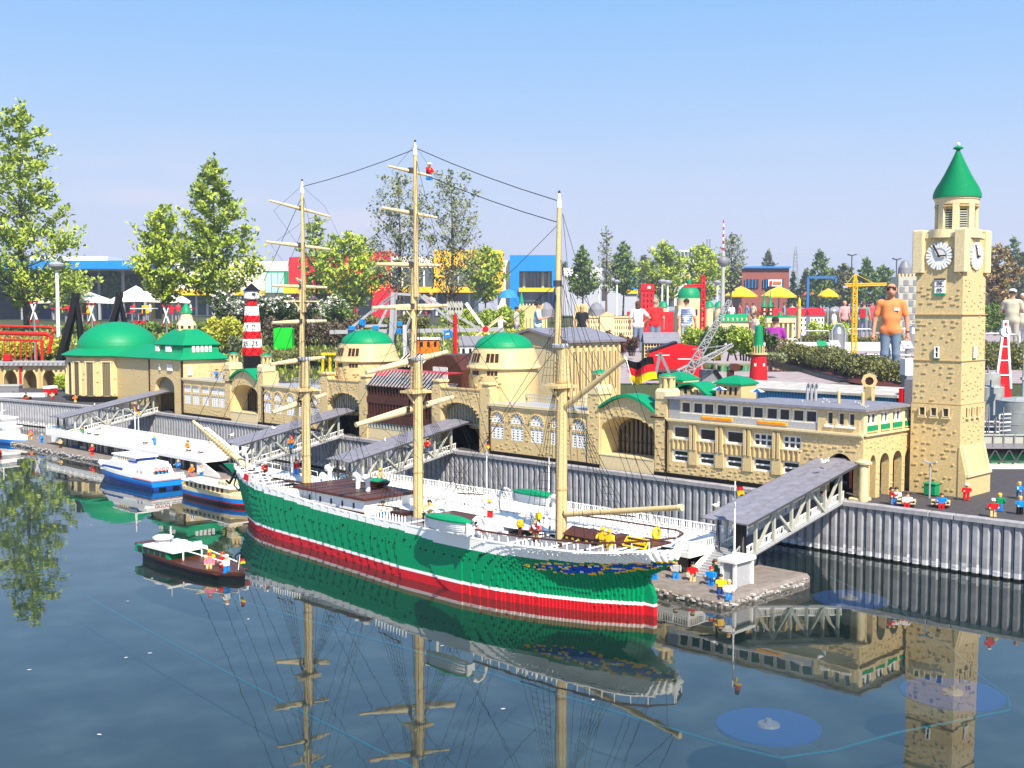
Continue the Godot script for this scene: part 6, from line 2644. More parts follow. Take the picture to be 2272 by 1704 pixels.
	g.lathe([Vector2(.15,0),Vector2(.15,ly[1])],8,Vector3.ZERO,PI / 8,TAU + PI / 8,1,1,true)
	part(r,"black_base",g,M.black)
	for i in range(1,8):
		var m: Material = M.red if i % 2 == 1 else M.white
		g = geo()
		g.lathe([Vector2(lr.call(ly[i]) * .92,ly[i]),Vector2(lr.call(ly[i + 1]) * .92,ly[i + 1])],8,Vector3.ZERO,PI / 8,TAU + PI / 8,1,1,true)
		part(r,"band",g,m)
		if i < 7:
			g = geo()
			for k in 8:
				var a := TAU * k / 8 + PI / 8
				var b := TAU * (k + 1) / 8 + PI / 8
				var r0: float = lr.call(ly[i])
				var r1: float = lr.call(ly[i + 1])
				g.cyl(Vector3(sin(a) * r0,ly[i],cos(a) * r0),Vector3(sin(b) * r1,ly[i + 1],cos(b) * r1),.006,.006,4)
				g.cyl(Vector3(sin(b) * r0,ly[i],cos(b) * r0),Vector3(sin(a) * r1,ly[i + 1],cos(a) * r1),.006,.006,4)
				g.cyl(Vector3(sin(a) * r0,ly[i],cos(a) * r0),Vector3(sin(a) * r1,ly[i + 1],cos(a) * r1),.008,.008,4)
			part(r,"lattice",g,M.red if i % 2 == 1 else M.white)
	for k in 2:
		for s in [[-.3,"1"],[.32,"2"]] if k == 1 else [[-.45,"16"],[.42,"21"]]:
			var tm := TextMesh.new()
			tm.text = s[1]
			tm.font_size = 32
			tm.pixel_size = .0032
			tm.depth = .004
			var yy: float = (ly[2 + k * 2] + ly[3 + k * 2]) / 2
			var rr: float = lr.call(yy) + .004
			var o := part(r,"number",tm,M.black)
			o.transform = Transform3D(Basis(Vector3.UP,s[0] * 1.2),Vector3(sin(s[0] * 1.2) * rr,yy,cos(s[0] * 1.2) * rr))
	g = geo()
	g.lathe([Vector2(.12,ly[8]),Vector2(.13,ly[8] + .02),Vector2(.13,ly[9]),Vector2(.11,ly[9] + .01)],16)
	part(r,"lantern_room",g,M.white)
	block(r,"lantern_window",.03,.09,ly[8] + .06,ly[9] - .03,.1,.128,M.dark_gray)
	g = geo()
	g.lathe([Vector2(.15,ly[9]),Vector2(.0,ly[10] + .03)],16)
	part(r,"pointed_roof",g,M.black)
	# red lighthouse with green tapered lantern
	r = thing("red_lighthouse","squat red round lighthouse with tall tapered green top beside the pond","lighthouse",field(4.505,.382,21.000),FACING)
	r.position.y = .36
	var q := .008
	g = geo()
	g.lathe([Vector2(21 * q,0),Vector2(21 * q,3 * q),Vector2(17 * q,66 * q)],20)
	part(r,"red_shaft",g,M.hull_red)
	g = geo()
	g.lathe([Vector2(21 * q,66 * q),Vector2(21 * q,70 * q),Vector2(13 * q,70 * q)],20)
	for i in 12: g.cyl(Vector3(sin(TAU * i / 12) * 12 * q,70 * q,cos(TAU * i / 12) * 12 * q),Vector3(sin(TAU * i / 12) * 12 * q,86 * q,cos(TAU * i / 12) * 12 * q),.012,.012,5)
	part(r,"gallery",g,M.tan)
	g = geo()
	g.lathe([Vector2(10 * q,70 * q),Vector2(12 * q,86 * q),Vector2(11 * q,90 * q),Vector2(8 * q,130 * q),Vector2(0,136 * q)],14)
	part(r,"green_top",g,M.green)
	for a in [-.6,.5]:
		g = geo(Transform3D(Basis(Vector3.UP,a),Vector3.ZERO))
		g.bx(-.02,.02,40 * q,47 * q,17.5 * q,19 * q)
		part(r,"porthole",g,M.stone_white)
	# gantry cranes, grey with blue cabins
	r = thing("gantry_crane","grey container gantry crane with raised mast and long boom, blue cabins","crane",field(-2.06,.801,20.5),FACING)
	r.position.y = .36
	q = .008
	var gy := func(py: float) -> float: return (1.7) - .36 + (688.0 - py) * q
	g = geo()
	g.beam(Vector3(-148 * q,gy.call(737.0),0),Vector3(240 * q,gy.call(731.0),0),.07,.07)
	part(r,"boom",g,M.light_gray)
	g = geo()
	g.beam(Vector3(-82 * q,gy.call(724.0),.0),Vector3(0,gy.call(722.0),0),.06,.05)
	g.beam(Vector3(-82 * q,gy.call(737.0),.0),Vector3(-82 * q,gy.call(722.0),0),.05,.06)
	part(r,"upper_girder",g,M.light_gray)
	for s in [[-4,-12],[20,24]]:
		for z in [-.35,.35]:
			g = geo()
			g.beam(Vector3(s[0] * q,gy.call(650.0) if s[0] < 0 else gy.call(722.0),z * .4),Vector3(s[1] * q,0,z),.07,.07)
			part(r,"leg",g,M.light_gray)
	for l in [[-4,652,-110,735],[-4,652,-45,735],[0,652,52,655],[52,655,20,735],[52,655,40,640],[-4,652,-48,690],[52,655,150,733],[60,655,190,733]]:
		g = geo()
		g.beam(Vector3(l[0] * q,gy.call(float(l[1])),0),Vector3(l[2] * q,gy.call(float(l[3])),0),.045,.045)
		part(r,"stay",g,M.light_gray)
	for b in [[-98,728,14,9],[-45,727,12,9],[8,735,14,12],[8,718,10,10],[-75,715,12,14]]:
		g = geo()
		g.bevel((b[0] - b[2] / 2.0) * q,(b[0] + b[2] / 2.0) * q,gy.call(float(b[1])) - b[3] * q / 2,gy.call(float(b[1])) + b[3] * q / 2,-.1,.1,.01)
		part(r,"blue_cabin",g,M.azure)
	g = geo()
	g.beam(Vector3(56 * q,gy.call(655.0),.1),Vector3(24 * q,gy.call(730.0),.1),.06,.03)
	part(r,"dark_rail",g,M.gray)
	# leaning red and white tube like a barrier mast
	r = thing("windmill","small windmill with white vanes and red hub behind the right dome","windmill",field(-.421,.961,18.5),FACING)
	r.position.y = .36
	q = .007
	g = geo()
	g.lathe([Vector2(.2,0),Vector2(.13,60 * q)],10)
	part(r,"tower",g,M.stone_white)
	g = geo()
	g.lathe([Vector2(.15,60 * q),Vector2(.13,70 * q),Vector2(0,76 * q)],10)
	part(r,"cap",g,M.gray)
	var hub := Vector3(0,1.396 - .36,.2)
	g = geo()
	g.cyl(hub - Vector3(0,0,.15),hub + Vector3(0,0,.03),.05,.05,10)
	part(r,"hub",g,M.red)
	for k in 4:
		var a := .62 + TAU * k / 4
		var d := Vector3(cos(a),sin(a),0)
		var lenv := [.34,.52,.2,.3][k] as float
		g = geo()
		g.beam(hub,hub + d * lenv,.025,.03)
		g.beam(hub + d * .12 + Vector3(-d.y,d.x,0) * .03,hub + d * lenv + Vector3(-d.y,d.x,0) * .03,.05,.012)
		part(r,"vane",g,M.stone_white if k % 2 else M.tan_light)
	r = thing("harbour_sign","red post carrying a grey pronged board behind the brown warehouse","sign",field(-.841,.954,17.000),FACING)
	r.position.y = .36
	q = .007
	var top: float = 1.687 - .36
	g = geo()
	g.cyl(Vector3.ZERO,Vector3(0,top,0),.03,.03,8)
	part(r,"post",g,M.red)
	g = geo()
	g.bx(-17 * q,17 * q,top - 4 * q,top + 17 * q,-.03,.03)
	for i in 6:
		g.bx((-16 + i * 5.6) * q,(-13 + i * 5.6) * q,top + 17 * q,top + 20 * q,-.03,.03)
		g.bx((-16 + i * 5.6) * q,(-13 + i * 5.6) * q,top - 8 * q,top - 4 * q,-.03,.03)
	part(r,"board",g,M.old_gray)
	g = geo()
	for i in 5: g.bx((-14 + i * 6.0) * q,(-11 + i * 6.0) * q,top + 2 * q,top + 7 * q,.03,.034)
	stuff(r,"dark_slots",g,M.black)
	# small houses and ships among the models
	for h in [[1052,16.5,60,40,"white","gray","small white house with steep grey roof left of the right hand dome",775],[945,18,60,16,"orange","white","orange and white deck house behind the main mast",760]]:
		var s: float = h[1] / 2550.0
		r = thing("model_house",h[6],"building",field((h[0] - 1136) * s,.36,h[1]),FACING)
		var w: float = h[2] * s
		var base: float = 1.7 - (h[7] - 688) * s - .36
		block(r,"walls",-w / 2,w / 2,0,base + .05,-w * .4,w * .4,M[h[4]])
		gable_roof(r,-w / 2 - .02,w / 2 + .02,base + .05,base + h[3] * s * .75,-w * .45,w * .45,M[h[5]])
		row_windows(r,-w / 2,w / 2,base - .06,base + .02,w * .4,4,.4,M.window_glass)
	r = thing("model_yacht","white ship with raised deck among the models left of the red post","ship",field(-1.174,1.001,17.5),FACING)
	r.position.y = .55
	boat_hull(r,"hull",.9,[[.0,.02],[.1,.09],[.3,.12],[.8,.12],[1.0,.05]],[[.0,.16,"hull",M.white],[.16,.2,"bulwark",M.white]])
	block(r,"deckhouse",.2,.7,.2,.34,-.1,.1,M.white)
	block(r,"funnel",.35,.45,.34,.46,-.05,.05,M.orange)
	r = thing("blue_flag","small blue flag with white and red device left of the red post","flag",field(-.984,1.041,16.5),FACING)
	r.position.y = .36
	q = .006
	g = geo()
	g.cyl(Vector3.ZERO,Vector3(0,1.429 - .36,0),.008,.008,6)
	part(r,"pole",g,M.light_gray)
	var fy: float = 1.3 - .36
	block(r,"cloth",0,21 * q,fy,fy + 18 * q,-.006,.006,M.azure)
	block(r,"white_device",5 * q,14 * q,fy + 8 * q,fy + 12 * q,.006,.009,M.white)
	block(r,"red_device",6 * q,13 * q,fy + 5 * q,fy + 7 * q,.006,.009,M.red)
	r = thing("yellow_gantry","yellow gantry frame between the left dome and foremost mast","gantry",field(-2.454,.807,15.5),FACING)
	r.position.y = .36
	q = .006
	var yb: float = .807 - .36
	for x in [-16,0,15]: block(r,"post",(x - 2.5) * q,(x + 2.5) * q,0,yb + 48 * q,-.02,.02,M.yellow)
	block(r,"cross_beam",-19 * q,19 * q,yb + 48 * q,yb + 53 * q,-.05,.05,M.yellow)
	block(r,"lower_beam",0,18 * q,yb + 2 * q,yb + 7 * q,-.05,.05,M.yellow)
	r = thing("green_box","bright green rounded plastic cabinet on the grass slope","cabinet",field(-5.678,.73,28.5),FACING)
	g = geo()
	var rp := PackedVector2Array([Vector2(-.23,0),Vector2(.23,0),Vector2(.23,.4)])
	for i in 7: rp.append(Vector2(.17 + .06 * cos(i * PI / 12),.46 + .07 * sin(i * PI / 12)))
	for i in 7: rp.append(Vector2(-.17 - .06 * sin(i * PI / 12),.46 + .07 * cos(i * PI / 12)))
	rp.append(Vector2(-.23,.4))
	g.prism(rp,-.3,.0)
	part(r,"body",g,M.lime)
	block(r,"door",-.2,.2,.03,.42,.0,.008,M.lime)
	# dock cluster behind the office block: warehouse, red shed, lattice crane
	r = thing("timber_warehouse","brown and cream framed warehouse with grey roof beyond the ensign","building",field(3.148,.364,24.000),FACING)
	r.position.y = .36
	q = .009
	var b0: float = 1.015 - .36
	block(r,"walls",-43 * q,40 * q,0,b0,-.5,0,M.brown)
	for i in 13: block(r,"frame_post",(-43 + i * 6.8) * q,(-41.6 + i * 6.8) * q,0,b0,0,.02,M.tan_light)
	for i in 5: block(r,"frame_rail",-43 * q,40 * q,b0 - i * 8 * q - 1.6 * q,b0 - i * 8 * q,0,.022,M.tan_light)
	g = geo()
	g.quad(Vector3(-45 * q,b0,.05),Vector3(42 * q,b0,.05),Vector3(42 * q,b0 + 24 * q,-.3),Vector3(-43 * q,b0 + 24 * q,-.3))
	g.quad(Vector3(42 * q,b0,-.6),Vector3(-45 * q,b0,-.6),Vector3(-43 * q,b0 + 24 * q,-.3),Vector3(42 * q,b0 + 24 * q,-.3))
	part(r,"roof",g,M.roof_gray)
	r = thing("red_shed","bright red dock shed with sloping roofline, right of the ensign","building",field(3.103,.346,22.000),FACING)
	r.position.y = .36
	q = .009
	g = geo()
	g.prism(PackedVector2Array([Vector2(-53 * q,0),Vector2(58 * q,0),Vector2(58 * q,70 * q),Vector2(20 * q,76 * q),Vector2(6 * q,80 * q),Vector2(-53 * q,60 * q)]),-.4,0)
	part(r,"walls",g,M.red)
	g = geo()
	g.beam(Vector3(-54 * q,60.5 * q,-.2),Vector3(6 * q,81 * q,-.2),.44,.03)
	part(r,"roof_edge",g,M.black)
	for i in 14: block(r,"wall_rib",(-50 + i * 5.0) * q,(-48.8 + i * 5.0) * q,26 * q,36 * q,0,.015,M.hull_red)
	block(r,"platform",-56 * q,30 * q,20 * q,24 * q,0,.5,M.dark_gray)
	for i in 7: block(r,"pile",(-54 + i * 13) * q,(-50 + i * 13) * q,0,20 * q,.1,.2,M.tan_dark)
	for s in [[-40,52],[8,44]]: block(r,"white_panel",s[0] * q,(s[0] + 30) * q,s[1] * q,(s[1] + 2) * q,0,.012,M.stone_white)
	r = thing("lattice_crane","tall grey lattice harbour crane leaning right before the tall ball tower","crane",field(3.053,.414,20.5),FACING)
	r.position.y = .36
	q = .008
	g = geo()
	lattice(g,Vector3(0,.05,0),Vector3(100 * q,188 * q,.1),.16,.07,16,.012)
	part(r,"main_boom",g,M.light_gray)
	g = geo()
	lattice(g,Vector3(-10 * q,26 * q,0),Vector3(112 * q,90 * q,-.1),.12,.05,12,.011)
	part(r,"second_boom",g,M.light_gray)
	g = geo()
	g.beam(Vector3(20 * q,80 * q,0),Vector3(112 * q,90 * q,-.1),.02,.02)
	part(r,"tie",g,M.gray)
	for x in [-62,-28]:
		g = geo()
		g.beam(Vector3(-52 * q,72 * q,0),Vector3(x * q,20 * q,0),.05,.05)
		part(r,"strut",g,M.gray)
	block(r,"machine_house",-14 * q,10 * q,0,26 * q,-.15,.15,M.red)
	r = thing("drydock","grey sloping dock cover with black edge beside the red shed","dock",field(3.705,.382,21.000),FACING)
	r.position.y = .36
	q = .008
	g = geo()
	g.prism(PackedVector2Array([Vector2(-30 * q,0),Vector2(20 * q,0),Vector2(-2 * q,30 * q),Vector2(-30 * q,32 * q)]),-.3,.1)
	part(r,"cover",g,M.gray)
	g = geo()
	g.beam(Vector3(20 * q,.02,.1),Vector3(-2 * q,32 * q,.1),.08,.05)
	part(r,"edge",g,M.black)
	r = thing("crane_grab","brown crane grab standing on a short pile by the pond","grab",field(4.089,.351,21.5),FACING)
	r.position.y = .36
	block(r,"pile",-.06,.06,0,.22,-.06,.06,M.brown_dark)
	g = geo()
	g.prism(PackedVector2Array([Vector2(-.04,.26),Vector2(.06,.2),Vector2(.2,.22),Vector2(.22,.3),Vector2(.12,.34),Vector2(.02,.34)]),-.1,.1)
	part(r,"shovel",g,M.brown)
	# pond with black liner
	g = geo()
	g.quad(field(3.483,.331,20.9),field(5.988,.331,20.9),field(6.418,.406,28.000),field(4.66,.406,28.000))
	struct("pond_water",g,M.pond)
	r = thing("pond_edge","black pond liner edge running along the mulch below the hedge","pond edge",field(6.464,.397,28.2))
	g = geo()
	var pe := [field(6.365,.427,28.5),field(6.359,.408,26.6),field(6.318,.389,24.6),field(6.161,.371,22.6),field(6.098,.358,21.000)]
	for i in 4: g.beam(pe[i] - r.position,pe[i + 1] - r.position,.22,.12)
	part(r,"liner",g,M.black)
	g = geo()
	var mb := [field(6.684,.496,28.2),field(6.777,.478,26.000),field(6.71,.424,23.6),field(6.552,.366,21.000),field(7.068,.303,20.000)]
	var mf := [field(6.353,.423,28.1),field(6.373,.396,25.6),field(6.225,.375,23.000),field(6.111,.348,20.9),field(6.514,.299,19.4)]
	for i in 4: g.quad(mf[i] + Vector3(0,.05,0),mf[i + 1] + Vector3(0,.05,0),mb[i + 1] + Vector3(0,.1,0),mb[i] + Vector3(0,.1,0))
	struct("mulch_bed",g,M.mulch)
	far_models()
	refinery()
	left_models()

func far_models():
	var g: Geo
	var r: Node3D
	var q: float
	# pale palace with pediment, towers beside it
	r = thing("palace_model","long cream palace model with pediment and three rows of windows behind the visitors","model building",field(3.932,.498,48.000),FACING)
	q = .019
	block(r,"wall",-62 * q,62 * q,-.4,48 * q,-.6,0,M.tan_light)
	block(r,"cornice",-63 * q,63 * q,46 * q,50 * q,-.6,.05,M.tan)
	block(r,"projection",-14 * q,16 * q,-.4,50 * q,0,.1,M.tan_light)
	g = geo()
	g.prism(PackedVector2Array([Vector2(-16 * q,50 * q),Vector2(18 * q,50 * q),Vector2(q,60 * q)]),0,.12)
	part(r,"pediment",g,M.tan)
	for j in 3:
		row_windows(r,-60 * q,-15 * q,(8 + j * 13) * q,(15 + j * 13) * q,.0,9,.35,M.brown_dark)
		row_windows(r,17 * q,61 * q,(8 + j * 13) * q,(15 + j * 13) * q,.0,9,.35,M.brown_dark)
	block(r,"portal",-2 * q,4 * q,4 * q,18 * q,.1,.12,M.dark_gray)
	for t in [[1178,690,30,100,46,"cream cathedral tower model with columns, left of the man in light blue"],[1290,700,16,70,52,"cream round church model with grey dome behind the woman in black"]]:
		var d: float = t[4]
		q = d / 2550.0
		r = thing("tower_model",t[5],"model building",field((t[0] - 1136) * q,.36,d),FACING)
		var h: float = 1.7 + (688.0 - 674.0) * q - .36
		block(r,"base",-t[2] * q * 1.2,t[2] * q * 1.2,0,h - 26 * q,-.5,0,M.tan)
		for i in 9: block(r,"column",(-t[2] * 1.15 + i * t[2] * .28) * q,(-t[2] * 1.15 + i * t[2] * .28 + 3) * q,.2,h - 30 * q,0,.06,M.tan_light)
		block(r,"attic",-t[2] * q * .9,t[2] * q * .9,h - 26 * q,h - 4 * q,-.45,-.05,M.tan)
		for i in 8: block(r,"finial",(-t[2] * .85 + i * t[2] * .24) * q,(-t[2] * .85 + i * t[2] * .24 + 3) * q,h - 4 * q,h,-.1,-.05,M.tan_light)
		g = geo()
		g.lathe([Vector2(20 * q,h - 30 * q),Vector2(18 * q,h - 12 * q),Vector2(9 * q,h),Vector2(0,h + 4 * q)],14,Vector3(34 * q,0,-.3))
		part(r,"dome",g,M.gray)
	# red town hall, green domed cathedral
	r = thing("town_hall_model","red town hall model with square clock tower behind the couple","model building",field(5.879,.585,50.000),FACING)
	q = .02
	block(r,"tower",-14 * q,14 * q,-.3,112 * q,-.5,0,M.hull_red)
	block(r,"tower_cap",-16 * q,16 * q,98 * q,102 * q,-.54,.04,M.red)
	g = geo(Transform3D(Basis(Vector3.RIGHT,PI / 2),Vector3(3 * q,104 * q,0)))
	g.lathe([Vector2(0,0),Vector2(4 * q,0),Vector2(4 * q,.02),Vector2(0,.02)],14)
	part(r,"clock",g,M.white)
	for j in 3: row_windows(r,-12 * q,12 * q,(60 + j * 12) * q,(67 + j * 12) * q,.0,3,.4,M.brown_dark)
	block(r,"wing",-40 * q,60 * q,-.3,52 * q,-.9,-.52,M.hull_red)
	r = thing("cathedral_model","cathedral model with big green copper dome between the trees","model building",field(8.38,.602,54.000),FACING)
	q = .021
	block(r,"walls",-28 * q,45 * q,-.3,62 * q,-1.2,0,M.tan)
	row_windows(r,-26 * q,40 * q,40 * q,54 * q,.0,6,.4,M.brown_dark)
	g = geo()
	g.lathe([Vector2(28 * q,62 * q),Vector2(28 * q,78 * q)],24,Vector3(0,0,-.6))
	part(r,"drum",g,M.tan_light)
	g = geo()
	var pr := [Vector2(28 * q,78 * q)]
	for i in 9: pr.append(Vector2(26 * q * cos(i * PI / 18),(80 + 30 * sin(i * PI / 18)) * q))
	pr.append(Vector2(5 * q,111 * q))
	pr.append(Vector2(5 * q,118 * q))
	pr.append(Vector2(0,124 * q))
	g.lathe(pr,24,Vector3(0,0,-.6))
	part(r,"dome",g,M.green)
	g = geo()
	g.cyl(Vector3(0,122 * q,-.6),Vector3(0,134 * q,-.6),.03,.03,6)
	g.beam(Vector3(-3 * q,130 * q,-.6),Vector3(3 * q,130 * q,-.6),.04,.04)
	part(r,"cross",g,M.yellow)
	for x in [-62,62,40]:
		g = geo()
		g.lathe([Vector2(9 * q,-.3),Vector2(9 * q,58 * q),Vector2(11 * q,59 * q)],12,Vector3(x * q,0,.1))
		var tw := part(r,"side_tower",g,M.tan_light)
		g = geo()
		g.lathe([Vector2(12 * q,59 * q),Vector2(8 * q,68 * q),Vector2(0,74 * q)],12,Vector3(x * q,0,.1))
		part(tw,"small_dome",g,M.green)
	r = thing("lattice_mast","thin red vertical frame standing right of the green cathedral dome","frame",field(7.607,.765,46.000),FACING)
	q = .018
	g = geo()
	lattice(g,Vector3.ZERO,Vector3(0,128 * q,0),.14,.12,12,.03)
	lattice(g,Vector3(-42 * q,104 * q,0),Vector3(0,106 * q,0),.08,.1,5,.025)
	part(r,"lattice",g,M.red)
	# tall ball tower
	r = thing("television_tower","slender grey tower with a ball and red and white needle","tower",field(9.134,.389,50.000),FACING)
	q = .02
	g = geo()
	g.lathe([Vector2(8 * q,-.5),Vector2(5 * q,60 * q),Vector2(3.8 * q,160 * q)],14)
	part(r,"shaft",g,M.old_gray)
	g = geo()
	pr = []
	for i in 11: pr.append(Vector2(11.5 * q * sin(PI * i / 10.0),(171 - 11.5 * cos(PI * i / 10.0)) * q))
	g.lathe(pr,20)
	part(r,"ball",g,M.gray)
	g = geo()
	g.lathe([Vector2(5 * q,182 * q),Vector2(4 * q,190 * q),Vector2(2 * q,194 * q)],10)
	part(r,"collar",g,M.light_gray)
	for i in 9:
		g = geo()
		g.cyl(Vector3(0,(193 + i * 7.4) * q,0),Vector3(0,(200.4 + i * 7.4) * q,0),.045 - i * .002,.043 - i * .002,8)
		part(r,"needle_band",g,M.red if i % 2 == 0 else M.white)
	# long building with green roof, gate with columns, twin spired church, red and white houses
	r = thing("green_roof_block","long cream block model with green mansard roof, right of the ball tower","model building",field(7.745,.761,40.000),FACING)
	q = .016
	block(r,"walls",-36 * q,35 * q,-.3,33 * q,-.6,0,M.tan_light)
	g = geo()
	g.quad(Vector3(-36 * q,33 * q,.05),Vector3(35 * q,33 * q,.05),Vector3(32 * q,50 * q,-.25),Vector3(-33 * q,50 * q,-.25))
	g.quad(Vector3(35 * q,33 * q,.05),Vector3(35 * q,33 * q,-.6),Vector3(32 * q,50 * q,-.4),Vector3(32 * q,50 * q,-.25))
	part(r,"roof",g,M.green)
	row_windows(r,-34 * q,34 * q,12 * q,22 * q,.0,16,.5,M.brown_dark)
	row_windows(r,-30 * q,30 * q,36 * q,42 * q,.0,6,.35,M.tan)
	r = thing("gate_model","cream gate model with six columns and green attic behind the person in purple","model building",field(8.878,.749,38.000),FACING)
	q = .015
	for i in 6: block(r,"column",(-28 + i * 10.4) * q,(-24 + i * 10.4) * q,-.3,36 * q,-.3,0,M.tan_light)
	block(r,"attic",-32 * q,32 * q,36 * q,47 * q,-.35,.04,M.tan_light)
	block(r,"attic_roof",-33 * q,33 * q,47 * q,50 * q,-.36,.05,M.green)
	g = geo()
	g.lathe([Vector2(6 * q,50 * q),Vector2(4 * q,58 * q),Vector2(0,62 * q)],8,Vector3(0,0,-.15))
	part(r,"quadriga",g,M.green)
	r = thing("church_model","dark church model with twin pointed green spires","model building",field(9.759,.805,44.000),FACING)
	q = .017
	for x in [-7,7]:
		block(r,"tower",(x - 5) * q,(x + 5) * q,-.2,60 * q,-.2,0,M.brown)
		g = geo()
		g.lathe([Vector2(6.5 * q,60 * q),Vector2(2.5 * q,74 * q),Vector2(0,100 * q)],8,Vector3(x * q,0,-.1))
		part(r,"spire",g,M.green)
		for j in 2: block(r,"opening",(x - 2) * q,(x + 2) * q,(42 + j * 9) * q,(47 + j * 9) * q,0,.02,M.tan_light)
	block(r,"nave",-12 * q,24 * q,-.2,40 * q,-1.2,-.2,M.brown)
	gable_roof(r,-12 * q,40 * q,40 * q,56 * q,-1.2,-.2,M.red)
	for i in 3:
		r = thing("town_house_model",["white house model with red roof, left of the yellow crane","white gabled house model with red roof nearest the yellow crane","cream house model with red roof behind the column gate"][i],"model building",[field(11.279,.633,44.000),field(11.129,.649,42.000),field(11.34,.675,46.000)][i],FACING)
		q = .017
		var w: float = [17,15,14][i]
		block(r,"walls",-w * q,w * q,-.3,50 * q,-.6,0,[M.white,M.stone_white,M.tan_light][i])
		gable_roof(r,-w * q - .04,w * q + .04,50 * q,66 * q,-.65,.05,M.hull_red)
		for j in 3: row_windows(r,-w * q,w * q,(14 + j * 12) * q,(20 + j * 12) * q,.0,4,.4,M.dark_gray)
	r = thing("golden_column","slim column model with golden figure","column",field(9.972,.699,40.000),FACING)
	q = .016
	g = geo()
	g.lathe([Vector2(5 * q,-.3),Vector2(4 * q,20 * q),Vector2(4 * q,66 * q),Vector2(6 * q,70 * q)],10)
	part(r,"shaft",g,M.tan)
	g = geo()
	g.lathe([Vector2(3 * q,70 * q),Vector2(3 * q,82 * q),Vector2(0,92 * q)],8)
	part(r,"figure",g,M.yellow)
	# yellow tower crane
	r = thing("yellow_crane","yellow lattice tower crane model with long jib","crane",field(8.024,.939,27.000),FACING)
	q = .011
	g = geo()
	lattice(g,Vector3(0,-.4,0),Vector3(0,132 * q,0),.1,.09,16,.011)
	lattice(g,Vector3(0,132 * q,0),Vector3(0,146 * q,0),.07,.02,3,.009)
	part(r,"mast",g,M.yellow)
	g = geo()
	lattice(g,Vector3(-22 * q,122 * q,0),Vector3(66 * q,124 * q,0),.06,.05,16,.009)
	part(r,"jib",g,M.yellow)
	g = geo()
	g.cyl(Vector3(0,146 * q,0),Vector3(44 * q,124 * q,0),.006,.006,5)
	g.cyl(Vector3(0,146 * q,0),Vector3(-20 * q,122 * q,0),.006,.006,5)
	part(r,"pendant",g,M.yellow)
	block(r,"counterweight",-26 * q,-16 * q,116 * q,121 * q,-.04,.04,M.light_gray)

